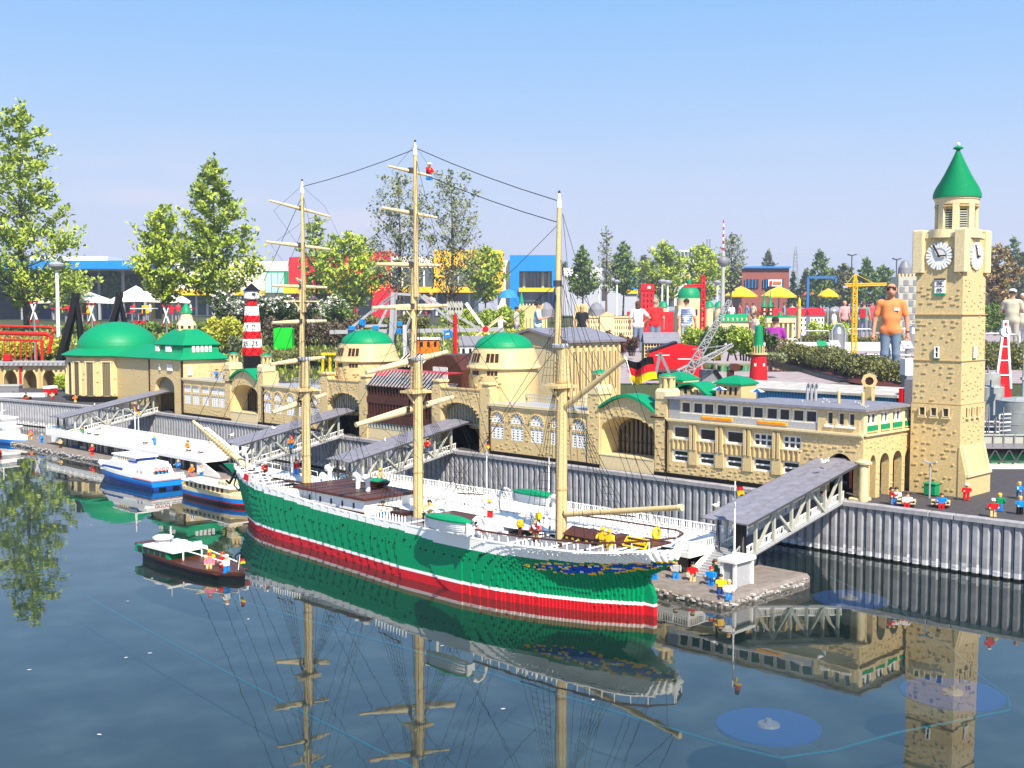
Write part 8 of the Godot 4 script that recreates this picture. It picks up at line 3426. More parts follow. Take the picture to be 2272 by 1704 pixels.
	r = thing("white_cabinet","white utility cabinet at the clock tower's left edge","cabinet",field(5.222,.747,15.000),FACING)
	r.position.y = .36
	var y1: float = 1.066 - .36
	var y2: float = .853 - .36
	block(r,"stand",-.1,.14,0,y2,-.1,.1,M.gray)
	block(r,"white_box",-.12,.16,y2,y1,-.1,.1,M.white)
	# tables, chairs and red seats of the terrace
	for i in 6:
		var c := i / 2
		var px: float = [176,300,388][c] + (i % 2) * 34.0 - 14.0
		var d := 63.0 + (i % 3) * 3.0
		var s := d / 2550.0
		var x := (px - 1136) * s
		r = thing("terrace_chair","%s under the %s white parasol" % [["red chair","red chair with yellow back"][i % 2],["leftmost","middle","right hand"][c]],"chair",field(x,ground_height(x,d),d),FACING + rnd(-1,1),"chairs on the parasol terrace")
		block(r,"seat",-.22,.22,.42,.47,-.22,.22,M.red)
		block(r,"backrest",-.22,.22,.47,.9,-.24,-.19,M.red if i % 2 == 0 else M.yellow)
		for k in [[-.18,-.18],[.18,-.18],[-.18,.18],[.18,.18]]: block(r,"leg",k[0] - .02,k[0] + .02,0,.42,k[1] - .02,k[1] + .02,M.light_gray)
	for i in 3:
		var px: float = [150,322,405][i]
		var d := 60.0
		var s := d / 2550.0
		var x := (px - 1136) * s
		r = thing("terrace_table","table under the %s white parasol" % ["leftmost","middle","right hand"][i],"table",field(x,ground_height(x,d),d),FACING,"tables on the parasol terrace")
		block(r,"top",-.6,.6,.7,.75,-.4,.4,M.stone_white if i % 2 else M.red)
		block(r,"pedestal",-.06,.06,0,.7,-.06,.06,M.gray)
	r = thing("red_bench","low red bench at the front edge of the terrace","bench",field(-12.847,1.168,40.000),FACING)
	block(r,"seat",-.26,.26,.06,.16,-.1,.1,M.red)
	block(r,"foot",-.22,.22,-.15,.06,-.06,.06,M.dark_gray)

func hoop(x0: float,x1: float,py: float,d: float,label: String):
	var s := d / 2550.0
	var r := thing("hoop_rail",label,"railing",field(((x0 + x1) / 2 - 1136) * s,.37,d),FACING,"grey hoop rails along the visitors' path")
	var w := (x1 - x0) / 2 * s
	var h := 1.7 + (688 - py) * s - .37
	var g := geo()
	g.tube([Vector3(-w,0,0),Vector3(-w,h - .08,0),Vector3(-w + .03,h - .02,0),Vector3(-w + .09,h,0),Vector3(w - .09,h,0),Vector3(w - .03,h - .02,0),Vector3(w,h - .08,0),Vector3(w,0,0)],.024,7)
	part(r,"hoop",g,M.metal)

# ---------- Trees, shrubs, hedges ----------
var leaf_mesh: ArrayMesh
var leaf_big: ArrayMesh
func leaf_shape(w: float,l: float) -> ArrayMesh:
	var g := geo()
	var a := Vector3(0,0,0)
	var b := Vector3(w / 2,l * .45,w * .12)
	var c := Vector3(0,l,-w * .1)
	var d := Vector3(-w / 2,l * .45,w * .12)
	g.tri(a,b,c)
	g.tri(a,c,d)
	return g.mesh()
func leaf_xf(p: Vector3,s: float) -> Transform3D:
	var b := Basis.from_euler(Vector3(rnd(-1.6,1.6),rnd(0,TAU),rnd(-1.2,1.2)))
	return Transform3D(b.scaled(Vector3.ONE * s * rnd(.7,1.35)),p)
func leaf_col(pal: Array) -> Color:
	var a: Color = pal[rng.randi() % pal.size()]
	var k := rnd(.75,1.3)
	return Color(a.r * k,a.g * k,a.b * k * rnd(.8,1.2))
func gauss() -> float: return (rng.randf() + rng.randf() + rng.randf() - 1.5) * .9

# base colours are linear
const SPRING := [Color(.365,.456,.054),Color(.274,.386,.0473),Color(.456,.527,.0675),Color(.201,.299,.0405)]
const FRESH := [Color(.383,.491,.0473),Color(.493,.562,.054),Color(.274,.386,.0405)]
const MIDGREEN := [Color(.135,.216,.0473),Color(.189,.27,.054),Color(.0945,.162,.0405)]
const DARKGREEN := [Color(.0675,.115,.0338),Color(.101,.149,.0405),Color(.0473,.081,.027)]
const SILVER := [Color(.23,.27,.135),Color(.176,.216,.0945),Color(.297,.324,.176)]
const OLIVE := [Color(.162,.176,.0607),Color(.216,.216,.0675),Color(.121,.135,.0473)]
const RUSTY := [Color(.351,.203,.0945),Color(.27,.216,.081),Color(.405,.27,.135),Color(.162,.189,.054)]
const TWIGGY := [Color(.176,.121,.081),Color(.23,.162,.108),Color(.121,.115,.0607),Color(.0945,.081,.054)]
const WINE := [Color(.108,.0338,.0405),Color(.162,.0473,.0473),Color(.081,.0405,.0338),Color(.121,.108,.0405)]
const YELLOWISH := [Color(.459,.459,.054),Color(.324,.378,.0473),Color(.54,.513,.0675)]

func tree(label: String,px: float,d: float,top: float,low: float,hw: float,leaves: int,leaf: float,pal: Array,shape := "cone",dens := 1.0):
	var s := d / 2550.0
	var x := (px - 1136) * s
	var base := ground_height(x,d)
	var r := thing("tree",label,"tree",field(x,base,d),rnd(0,TAU))
	var H := 1.7 + (688 - top) * s - base
	var lo := maxf(1.7 + (688 - low) * s - base,H * .08)
	var W := hw * s
	var g := geo()
	var bend := Vector3(rnd(-.02,.02) * H,0,rnd(-.02,.02) * H)
	var axis := func(t: float) -> Vector3: return Vector3.UP * H * t + bend * sin(t * 3.0)
	var tr := maxf(.014 * H,.05)
	for i in 10:
		var t0 := i / 10.0 * .97
		var t1 := (i + 1) / 10.0 * .97
		g.cyl(axis.call(t0),axis.call(t1),tr * (1.0 - t0 * .92),tr * (1.0 - t1 * .92),7,false)
	part(r,"trunk",g,M.bark)
	var limbs := geo()
	var xf := []
	var cols := []
	var tips := []
	var n := 46
	for i in n:
		var t := (i + rnd(0,.9)) / n
		var h := lo + (H * .97 - lo) * t
		var reach: float
		if shape == "cone": reach = W * (.1 + .9 * pow(1.0 - t,.72)) * (.62 + .38 * smoothstep(.0,.12,t))
		elif shape == "round": reach = W * (.25 + .75 * sin(PI * clampf(t * .92 + .06,0,1)))
		else: reach = W * (.35 + .65 * sin(PI * clampf(t * .85 + .1,0,1)))
		reach *= rnd(.72,1.1)
		var a := i * 2.39996 + rnd(-.4,.4)
		var dir := Vector3(cos(a),0,sin(a))
		var rise := rnd(.3,.75) * reach if shape != "airy" else rnd(.7,1.4) * reach
		var from: Vector3 = axis.call(clampf((h - rise * .75) / H,.02,.97))
		var tip := Vector3(axis.call(h / H)) + dir * reach + Vector3.UP * rise * .25
		var mid := from.lerp(tip,.5) - Vector3.UP * reach * .05
		limbs.cyl(from,mid,tr * .32 * (1.1 - t),tr * .2 * (1.1 - t),5,false)
		limbs.cyl(mid,tip,tr * .2 * (1.1 - t),tr * .05,4,false)
		tips.append([from,mid,tip,reach])
		for k in 3:
			var f := rnd(.35,.9)
			var o := from.lerp(tip,f)
			var e := o + Vector3(gauss(),rnd(.0,.6),gauss()) * reach * .45
			limbs.cyl(o,e,tr * .08,tr * .03,4,false)
			tips.append([o,o.lerp(e,.5),e,reach * .5])
	part(r,"limbs",limbs,M.bark)
	var total := .0
	for b in tips: total += b[3]
	for b in tips:
		var c := int(leaves * b[3] / total * rnd(.4,1.6))
		var tone := leaf_col(pal)
		for k in c:
			var f := pow(rng.randf(),.65)
			var p: Vector3 = (b[0] as Vector3).lerp(b[1],f * 2.0) if f < .5 else (b[1] as Vector3).lerp(b[2],f * 2.0 - 1.0)
			var sp: float = minf(b[3] * .22 + .06,W * .16 + .05)
			p += Vector3(gauss(),gauss() * .8,gauss()) * sp
			xf.append(leaf_xf(p,leaf))
			cols.append(tone.lerp(leaf_col(pal),.55))
	# leader
	for k in int(leaves * .02):
		var t := rnd(.86,1.0)
		xf.append(leaf_xf(axis.call(t) + Vector3(gauss(),gauss(),gauss()) * W * .07,leaf))
		cols.append(leaf_col(pal))
	multi(r,"crown",leaf_mesh,M.leaf,xf,cols).set_meta("kind","stuff")

func shrub(called: String,label: String,px: float,d: float,top: float,low: float,hw: float,leaves: int,leaf: float,pal: Array,depth := .0,flowers = null,cat := "shrub"):
	var s := d / 2550.0
	var x := (px - 1136) * s
	var base := maxf(1.7 + (688 - low) * s,.3)
	var r := thing(called,label,cat,field(x,base,d),FACING)
	var H := maxf(1.7 + (688 - top) * s - base,.1)
	var W := hw * s
	var D := depth if depth > 0 else minf(W,H * 1.3)
	var g := geo()
	var lumps := []
	var n := clampi(int(W / H * 6) + 4,5,16)
	for i in n:
		var c := Vector3(rnd(-1,1) * W * .78,rnd(.35,.72) * H,rnd(-1,1) * D * .6)
		var rad := Vector3(minf(W * .45,H * .7),H * rnd(.28,.4),minf(D * .6,H * .6))
		rad.x *= rnd(.6,1.1)
		lumps.append([c,rad])
		g.cyl(Vector3(c.x * .6,0,c.z * .6),c,.02 * H + .006,.008,5,false)
		for k in 4: g.cyl(c,c + Vector3(gauss() * rad.x,rad.y * rnd(.1,.9),gauss() * rad.z) * .8,.008,.003,4,false)
	part(r,"stems",g,M.bark)
	var xf := []
	var cols := []
	for i in leaves:
		var l = lumps[rng.randi() % n]
		var v := Vector3(gauss(),gauss(),gauss()).normalized() * pow(rng.randf(),.3)
		var p: Vector3 = l[0] + v * l[1]
		p.y = clampf(p.y,.0,H * 1.04)
		xf.append(leaf_xf(p,leaf))
		var t := leaf_col(pal)
		cols.append(t)
	multi(r,"foliage",leaf_mesh,M.leaf,xf,cols).set_meta("kind","stuff")
	if flowers != null:
		xf = []
		cols = []
		for i in int(leaves * .03):
			var l = lumps[rng.randi() % n]
			var v := Vector3(gauss(),absf(gauss()),absf(gauss())).normalized()
			var p: Vector3 = l[0] + v * l[1] * 1.02
			for k in 4:
				xf.append(leaf_xf(p + Vector3(gauss(),gauss(),gauss()) * leaf * .4,leaf * .9))
				cols.append(flowers)
		multi(r,"blossom",leaf_mesh,M.leaf,xf,cols).set_meta("kind","stuff")

# hedge along a line of points; each stretch leafs out of a soft box
func hedge(called: String,label: String,pts: Array,h: float,w: float,leaves: int,leaf: float,pal: Array):
	var r := thing(called,label,"hedge",pts[0])
	var g := geo()
	var xf := []
	var cols := []
	var total := .0
	for i in pts.size() - 1: total += (pts[i] as Vector3).distance_to(pts[i + 1])
	for i in pts.size() - 1:
		var a: Vector3 = pts[i] - pts[0]
		var b: Vector3 = pts[i + 1] - pts[0]
		var side := (b - a).cross(Vector3.UP).normalized()
		var n := int(leaves * a.distance_to(b) / total)
		for k in n:
			var t := rng.randf()
			var bulge := .82 + .18 * sin((i + t) * 9.0) * sin((i + t) * 4.3 + 1.0)
			var an := rnd(0,PI)
			var q := pow(rng.randf(),.25)
			var p := a.lerp(b,t) + side * cos(an) * w * .5 * q * bulge + Vector3.UP * (h * bulge * (.15 + .85 * pow(sin(an),.6)) * q if an < 9.0 else .0)
			xf.append(leaf_xf(p,leaf))
			cols.append(leaf_col(pal))
		for k in 14:
			var p := a.lerp(b,k / 14.0) + side * rnd(-.3,.3) * w
			g.cyl(p,p + Vector3(rnd(-.08,.08),h * .8,rnd(-.08,.08)),.012,.004,4,false)
	part(r,"stems",g,M.bark)
	multi(r,"foliage",leaf_mesh,M.leaf,xf,cols).set_meta("kind","stuff")

func greenery():
	leaf_mesh = leaf_shape(.62,1.0)
	tree("tall pyramidal light green tree at the left edge, reflected in the basin",62,34.5,236,655,165,6800,.15,SPRING,"cone")
	tree("small bushy light green tree between the two tall left hand trees",365,37,462,668,74,4200,.15,FRESH,"round")
	tree("tall pyramidal light green tree left of the foremost mast",478,35.8,360,650,122,6400,.15,SPRING,"cone")
	tree("slim green tree rising before the red building's left end",706,60,484,690,40,2000,.2,SPRING,"airy")
	tree("broad yellow green tree hiding most of the red building",778,58,520,675,92,5600,.2,FRESH,"round")
	tree("sparse silvery tree behind the main mast, left hand stem",885,46,388,640,80,3000,.13,SILVER,"airy")
	tree("sparse silvery tree behind the main mast, right hand stem",1000,46,380,640,82,2800,.13,SILVER,"airy")
	tree("compact yellow green tree before the yellow building",1078,70,550,668,50,4200,.22,FRESH,"round")
	tree("small neat green tree before the lilac hall, right of the mizzen mast",1290,65,548,652,42,2600,.2,MIDGREEN,"cone")
	tree("nearly bare thin tree right of the small neat one",1345,68,505,650,22,600,.16,SILVER,"airy")
	tree("green conical tree before the lilac hall, by its blue banner",1380,75,538,645,46,2600,.22,MIDGREEN,"cone")
	tree("full green tree left of the cathedral's dome",1472,72,540,668,52,3600,.22,SPRING,"round")
	tree("full yellow green tree behind the cathedral's dome",1556,74,545,668,58,4000,.22,FRESH,"round")
	tree("thin airy tree just right of the ball tower",1622,80,518,640,34,1300,.2,SILVER,"airy")
	var far := [[1702,140,560,30],[1640,150,590,26],[1815,92,556,44],[1868,96,588,36],[1918,92,574,42],[1955,100,592,36],[1786,110,600,30],[1840,105,600,36],[1250,130,585,26],[1430,130,570,30],[2240,115,526,46],[2290,120,540,46],[2262,100,560,40]]
	var fl := ["farthest rounded tree above the brick house","faint tree behind the ball tower","tall mixed green tree left of the first lamp mast","low green tree under the first lamp mast","green tree between the two lamp masts","green tree left of the castle keep","low tree behind the blue portal frame","low tree right of the blue portal frame","dim tree behind the blue building","dim tree behind the lilac hall","big dark green tree at the right edge, upper one","dark green tree cut by the right edge","low dark green tree above the right hand shed"]
	for i in far.size():
		var f = far[i]
		tree(fl[i],f[0],f[1],f[2],680,f[3],1900,.012 * f[1] * .25,OLIVE if i % 3 == 0 else MIDGREEN,"round" if i % 2 else "cone")
	tree("small dark conifer right of the brick house",1758,90,602,690,14,1300,.2,DARKGREEN,"cone")
	tree("rusty brown tree right of the clock tower's head",2208,60,545,680,42,2600,.2,RUSTY,"round")
	tree("low green tree behind the middle white parasol",258,78,600,690,40,1500,.25,MIDGREEN,"round")
	tree("low green tree under the blue roof edge at the left",150,66,598,690,60,2200,.22,SPRING,"round")
	# shrubs, from the left
	hedge("hedge","yellow green hedge behind the red railing at the left",[field(-12.000,.56,26.000),field(-11.285,.56,26.000),field(-10.673,.56,26.000),field(-10.162,.611,26.000)],.5,.9,5200,.075,YELLOWISH)
	hedge("hedge","low green hedge along the terrace edge below the parasols",[field(-13.138,.942,34.000),field(-11.405,.982,34.000),field(-10.073,.982,34.000),field(-8.873,1.009,34.000)],.34,.9,5200,.09,MIDGREEN)
	shrub("shrub","bright yellow green shrub left of the red and white lighthouse",490,27,708,778,58,3600,.08,YELLOWISH,.5)
	shrub("shrub","dark green shrub mass behind the red and white lighthouse",545,34,650,740,66,4200,.1,DARKGREEN,.8,Color(.75,.74,.72))
	shrub("shrub","small bluish pine beside the lighthouse's left foot",522,25,735,785,14,900,.07,SILVER)
	shrub("flowering_shrub","white and green flowering shrub right of the lighthouse lantern",620,34,655,735,44,3400,.09,DARKGREEN,.8,Color(.8,.78,.76))
	shrub("flowering_shrub","purple flowering shrub at the foremost mast",672,35,650,730,40,3000,.09,DARKGREEN,.8,Color(.28,.16,.34))
	shrub("flowering_shrub","white flowering shrub right of the foremost mast",735,35,655,735,44,3200,.09,MIDGREEN,.8,Color(.85,.82,.8))
	hedge("hedge","brown twiggy hedge behind the green cabinet",[field(-6.316,.776,29.5),field(-5.506,.776,29.5),field(-4.581,.776,29.5),field(-3.887,.776,29.5)],.78,.9,8000,.075,TWIGGY)
	hedge("hedge","long brownish green hedge behind the gantry crane",[field(-5.304,.94,36.000),field(-3.894,.94,36.000),field(-2.624,.94,36.000)],.66,1.0,6000,.1,OLIVE)
	hedge("hedge","broad green hedge below the yellow and blue buildings",[field(-2.603,.84,44.000),field(-1.138,.84,44.000),field(.414,.84,44.000)],.98,1.6,9000,.12,SPRING)
	hedge("hedge","low yellow green planting in front of the broad hedge",[field(-3.713,.701,37.000),field(-2.263,.716,37.000),field(-.812,.716,37.000),field(.421,.774,37.000)],.36,1.0,5200,.085,YELLOWISH)
	hedge("ground_cover","low dry grass and heath on the slope under the green cabinet",[field(-5.538,.673,24.5),field(-4.672,.673,24.5),field(-3.615,.673,24.5)],.16,1.6,6500,.055,OLIVE)
	for i in 4: shrub("wine_red_shrub",["dark wine red shrub, leftmost before the palace model","dark wine red shrub, second from the left before the palace model","dark wine red shrub, third from the left before the palace model","dark wine red shrub, rightmost, beside the timber warehouse"][i],[1328,1350,1376,1402][i],31,[742,736,738,742][i],790,17,1700,.055,WINE,.3)
	shrub("flowering_shrub","low white flowering rockery plants before the wine red shrubs",1345,27,785,812,48,2600,.05,SPRING,.5,Color(.8,.79,.74))
	shrub("shrub","green shrub between the striped shirt man and the timber warehouse",1535,30,720,800,38,3000,.075,SPRING,.6)
	shrub("shrub","big clipped green shrub right of the lattice crane",1600,28,716,800,40,3800,.075,MIDGREEN,.7)
	shrub("shrub","big clipped green shrub left of the red lighthouse",1652,26,722,800,36,3600,.07,SPRING,.6)
	shrub("shrub","small yellow flowering bush by the pond's left bank",1592,24.5,780,800,10,500,.05,YELLOWISH)
	shrub("shrub","small dark pine right of the red lighthouse",1712,22,738,778,16,900,.05,DARKGREEN,.2)
	shrub("shrub","pale green creeping shrub at the foot of the red lighthouse",1722,22.5,785,808,22,1200,.05,SILVER,.4)
	hedge("hedge","clipped olive green hedge along the visitors' path left of the clock tower",[field(6.439,.472,28.000),field(6.725,.447,25.8),field(6.746,.398,23.4),field(6.698,.353,21.2),field(7.217,.321,20.2)],.52,.9,17000,.055,OLIVE)
	hedge("hedge","low green hedge behind the white kerb across the path",[field(8.691,.338,40.000),field(10.102,.385,40.000),field(11.671,.385,40.000),field(13.554,.385,40.000)],.5,.8,6500,.09,OLIVE)
	shrub("shrub","fresh green shrub beneath the yellow crane",1830,42,715,760,44,2800,.1,FRESH,.8)
	shrub("shrub","fresh green shrub left of the column gate",1700,40,700,745,30,1800,.1,FRESH,.8)
	hedge("hedge","olive hedge bed at the far right behind the tanks",[field(10.508,.253,26.000),field(11.171,.253,26.000),field(11.988,.253,26.000)],.62,1.4,5200,.075,OLIVE)
	hedge("hedge","second olive hedge at the far right, below the couple",[field(12.919,.422,32.000),field(13.861,.422,32.000),field(14.865,.422,32.000)],.42,1.2,3600,.085,OLIVE)
	hedge("hedge","tall green hedge at the far right behind the couple",[field(18.461,.675,46.000),field(19.722,.675,46.000),field(21.345,.675,46.000)],1.5,1.4,6000,.13,MIDGREEN)
	var b := thing("bush","small bright green model tree beside the round hall","shrub",Vector3(-18.5,QUAY,-8.1))
	var g := geo()
	g.cyl(Vector3.ZERO,Vector3(0,.12,0),.012,.008,6)
	part(b,"stem",g,M.bark)
	var xf := []
	var cols := []
	for i in 1500:
		var v := Vector3(gauss(),gauss(),gauss()).normalized() * pow(rng.randf(),.35)
		xf.append(leaf_xf(Vector3(v.x * .14,.15 + v.y * .13,v.z * .14),.03))
		cols.append(leaf_col(FRESH))
	multi(b,"foliage",leaf_mesh,M.leaf,xf,cols).set_meta("kind","stuff")
	# grass on the slope: tufts as one mass
	xf = []
	cols = []
	for i in 26000:
		var d := rnd(21.5,44.0)
		var x := rnd(-.62,.05) * d
		xf.append(Transform3D(Basis.from_euler(Vector3(rnd(-.5,.5),rnd(0,TAU),0)).scaled(Vector3(.1,rnd(.05,.12),.1)),field(x,ground_height(x,d) - .005,d)))
		cols.append(leaf_col(OLIVE if rng.randf() < .55 else SPRING))
	var gr := multi(self,"grass",leaf_mesh,M.leaf,xf,cols)
	gr.set_meta("kind","stuff")
	gr.set_meta("label","short grass and herbs on the slope behind the models")
	gr.set_meta("category","grass")

# ---------- Visitors: one continuous body each, meshed by surface nets from tapered bones ----------
func body_mesh(bones: Array,cell: float,k: float) -> ArrayMesh:
	# bones: [a, b, ra, rb, colour]
	var lo := Vector3.ONE * 1e9
	var hi := -lo
	for b in bones:
		var r := maxf(b[2],b[3]) + cell * 3
		lo = lo.min((b[0] as Vector3).min(b[1]) - Vector3.ONE * r)
		hi = hi.max((b[0] as Vector3).max(b[1]) + Vector3.ONE * r)
	var n := Vector3i(((hi - lo) / cell).ceil()) + Vector3i.ONE
	var f := PackedFloat32Array()
	f.resize(n.x * n.y * n.z)
	f.fill(9.0)
	for b in bones:
		var a: Vector3 = b[0]
		var ab: Vector3 = b[1] - a
		var l2 := maxf(ab.length_squared(),1e-8)
		var ra: float = b[2]
		var rb: float = b[3]
		var m := maxf(ra,rb) + k + cell * 2
		var i0 := Vector3i(((a.min(b[1]) - Vector3.ONE * m - lo) / cell).floor()).clamp(Vector3i.ZERO,n - Vector3i.ONE)
		var i1 := Vector3i(((a.max(b[1]) + Vector3.ONE * m - lo) / cell).ceil()).clamp(Vector3i.ZERO,n - Vector3i.ONE)
		for z in range(i0.z,i1.z + 1):
			for y in range(i0.y,i1.y + 1):
				var row := (z * n.y + y) * n.x
				for x in range(i0.x,i1.x + 1):
					var p := lo + Vector3(x,y,z) * cell - a
					var t := clampf(p.dot(ab) / l2,.0,1.0)
					var d := (p - ab * t).length() - lerpf(ra,rb,t)
					var o := f[row + x]
					var h := maxf(k - absf(o - d),.0) / k
					f[row + x] = minf(o,d) - h * h * k * .25
	var g := Geo.new()
	g.use_col = true
	var at := {}
	var pts := []
	var nor := []
	var col := []
	for z in n.z - 1:
		for y in n.y - 1:
			for x in n.x - 1:
				var i := (z * n.y + y) * n.x + x
				var v := [f[i],f[i + 1],f[i + n.x],f[i + n.x + 1],f[i + n.x * n.y],f[i + n.x * n.y + 1],f[i + n.x * n.y + n.x],f[i + n.x * n.y + n.x + 1]]
				var s := 0
				for q in 8: s += 1 if v[q] < .0 else 0
				if s == 0 or s == 8: continue
				var sum := Vector3.ZERO
				var c := 0
				for e in [[0,1],[2,3],[4,5],[6,7],[0,2],[1,3],[4,6],[5,7],[0,4],[1,5],[2,6],[3,7]]:
					var va: float = v[e[0]]
					var vb: float = v[e[1]]
					if (va < .0) != (vb < .0):
						var t := va / (va - vb)
						var pa := Vector3(e[0] & 1,(e[0] >> 1) & 1,e[0] >> 2)
						var pb := Vector3(e[1] & 1,(e[1] >> 1) & 1,e[1] >> 2)
						sum += pa.lerp(pb,t)
						c += 1
				var p := lo + (Vector3(x,y,z) + sum / c) * cell
				at[i] = pts.size()
				pts.append(p)
				nor.append(Vector3(v[1] + v[3] + v[5] + v[7] - v[0] - v[2] - v[4] - v[6],v[2] + v[3] + v[6] + v[7] - v[0] - v[1] - v[4] - v[5],v[4] + v[5] + v[6] + v[7] - v[0] - v[1] - v[2] - v[3]).normalized())
				var best := 1e9
				var bc := Color.WHITE
				for b in bones:
					var ab: Vector3 = b[1] - b[0]
					var t := clampf((p - b[0]).dot(ab) / maxf(ab.length_squared(),1e-8),0,1)
					var dd: float = (p - b[0] - ab * t).length() - lerpf(b[2],b[3],t)
					if dd < best:
						best = dd
						bc = b[4]
				col.append(bc)
	var strides := [1,n.x,n.x * n.y]
	for i in at:
		for ax in 3:
			var j: int = i + strides[ax]
			if (f[i] < .0) == (f[j] < .0): continue
			var u: int = strides[(ax + 1) % 3]
			var w: int = strides[(ax + 2) % 3]
			if not (at.has(i - u) and at.has(i - w) and at.has(i - u - w)): continue
			var q := [at[i],at[i - u],at[i - u - w],at[i - w]]
			if f[i] >= .0: q.reverse()
			for tr in [[0,1,2],[0,2,3]]:
				# clockwise seen from outside
				for c in [tr[0],tr[2],tr[1]]:
					g.col = col[q[c]]
					g.put(pts[q[c]],nor[q[c]])
	return g.mesh()

func hand_bones(w: Vector3,dir: Vector3,side: Vector3,k: float,skin: Color) -> Array:
	var out := []
	var front := dir.cross(side).normalized()
	out.append([w,w + dir * .075 * k,.026 * k,.032 * k,skin])
	for i in 4:
		var o := w + dir * .08 * k + side * (i - 1.5) * .021 * k
		var l: float = [.058,.07,.066,.05][i] * k
		var m := o + (dir + front * .25).normalized() * l * .55
		out.append([o,m,.0095 * k,.009 * k,skin])
		out.append([m,m + (dir + front * .8).normalized() * l * .55,.009 * k,.0078 * k,skin])
	var th := w + dir * .03 * k + side * -.03 * k
	out.append([th,th + (dir * .7 - side + front * .4).normalized() * .045 * k,.012 * k,.01 * k,skin])
	out.append([th + (dir * .7 - side + front * .4).normalized() * .045 * k,th + (dir * 1.2 - side * .8 + front * .6).normalized() * .075 * k,.01 * k,.008 * k,skin])
	return out

func person(label: String,px: float,head: float,d: float,height: float,yaw: float,shirt: Color,legs: Color,hair: Color,pose := "stand",cell := .035,extras := []):
	var s := d / 2550.0
	var x := (px - 1136) * s
	var y := maxf(ground_height(x,d),.365)
	# the crown of the head is at the given height in the view; feet go down from there to the ground
	var top := 1.7 + (688 - head) * s
	var k := clampf(top - y,height * .8,height * 1.08) / 1.75
	if pose == "crouch" or pose == "bend": k = height / 1.75
	var r := thing("person",label,"person",field(x,y,d),FACING + yaw)
	var skin := Color(.5,.27,.17)
	var V := func(a: float,b: float,c: float) -> Vector3: return Vector3(a,b,c) * k
	var hip := .92
	var B := []
	var sk := .0
	var sh := 1.43
	var lean := .0
	var look := .0
	if pose == "crouch":
		hip = .4
		sh = .86
		lean = .12
	if pose == "bend": lean = .22
	if pose == "down": look = .055
	var dy := sh - 1.43
	# torso and head
	B.append([V.call(0,hip + .04,0),V.call(0,hip + .2,lean * .3),.145 * k,.15 * k,shirt])
	B.append([V.call(-.075,hip + .0,0),V.call(.075,hip + .0,0),.118 * k,.118 * k,shirt])
	B.append([V.call(-.04,hip + .22,lean * .4),V.call(-.05,sh - .09,lean),.13 * k,.125 * k,shirt])
	B.append([V.call(.04,hip + .22,lean * .4),V.call(.05,sh - .09,lean),.13 * k,.125 * k,shirt])
	B.append([V.call(-.15,sh - .03,lean),V.call(.15,sh - .03,lean),.075 * k,.075 * k,shirt])
	B.append([V.call(0,sh + .02,lean),V.call(0,sh + .12,lean + look * .6 + .01),.055 * k,.052 * k,skin])
	var hc := Vector3(0,sh + .2,lean + .015 + look)
	B.append([hc * k + V.call(0,.02,-.012),hc * k + V.call(0,-.05,.022),.094 * k,.068 * k,skin])
	B.append([hc * k + V.call(0,-.035,.085),hc * k + V.call(0,.0,.08),.016 * k,.01 * k,skin])
	for e in [-1,1]: B.append([hc * k + V.call(e * .083,.0,.0),hc * k + V.call(e * .09,-.03,.0),.016 * k,.012 * k,skin])
	var hands := []
	for e in [-1,1]:
		# leg
		var hj: Vector3 = V.call(e * .085,hip - .02,0)
		var kn: Vector3 = V.call(e * .1,.49,.02)
		var an: Vector3 = V.call(e * .105,.085,-.015)
		if pose == "crouch":
			kn = V.call(e * .17,.46,.34)
			an = V.call(e * .13,.085,.1)
		if pose == "walk":
			kn += V.call(0,0,e * .1)
			an += V.call(0,0,e * .13)
		B.append([hj,kn,.1 * k,.068 * k,legs])
		B.append([kn,an,.068 * k,.048 * k,legs])
		B.append([an + V.call(0,-.04,-.03),an + V.call(e * .02,-.055,.13),.042 * k,.032 * k,Color(.12,.1,.09)])
		# arm
		var sj: Vector3 = V.call(e * .19,sh - .04,lean)
		var el: Vector3 = V.call(e * .27,sh - .32,lean - .02)
		var wr: Vector3 = V.call(e * .29,sh - .57,lean + .08)
		if pose == "fold" or pose == "camera" or pose == "crouch":
			el = V.call(e * .27,sh - .29,lean + .05)
			wr = V.call(e * .1,sh - .24,lean + .27)
		if pose == "camera": wr = V.call(e * .09,sh + .08,lean + .24)
		if pose == "akimbo" and e < 0:
			el = V.call(-.4,sh - .26,-.08)
			wr = V.call(-.2,hip + .08,.02)
		if pose == "wide":
			el = V.call(e * .42,sh - .15,0)
			wr = V.call(e * .62,sh - .28,.05)
		B.append([sj,sj.lerp(el,.62),.066 * k,.056 * k,shirt])
		B.append([sj.lerp(el,.6),el,.045 * k,.042 * k,skin])
		B.append([el,wr,.042 * k,.03 * k,skin])
		var hd: Vector3 = (wr - el).normalized()
		if cell <= .02: hands.append([wr,hd,Vector3(0,0,1).cross(hd).normalized() * e])
		else:
			# palm, four fingers and thumb as thin bones
			B.append([wr,wr + hd * .08 * k,.03 * k,.03 * k,skin])
			B.append([wr + hd * .08 * k,wr + hd * .16 * k,.024 * k,.014 * k,skin])
			B.append([wr + hd * .03 * k,wr + hd * .09 * k + V.call(0,0,.045),.016 * k,.012 * k,skin])
	var bm := body_mesh(B,cell,.035 * k)
	if hands.size():
		for h in hands:
			var hm := body_mesh(hand_bones(h[0],h[1],h[2],k,skin),.0055,.006)
			var st := SurfaceTool.new()
			st.append_from(bm,0,Transform3D.IDENTITY)
			st.append_from(hm,0,Transform3D.IDENTITY)
			bm = st.commit()
	part(r,"body",bm,M.cloth)
	# hair
	var c := hc * k
	var g := tinted()
	g.col = hair
	var hs := []
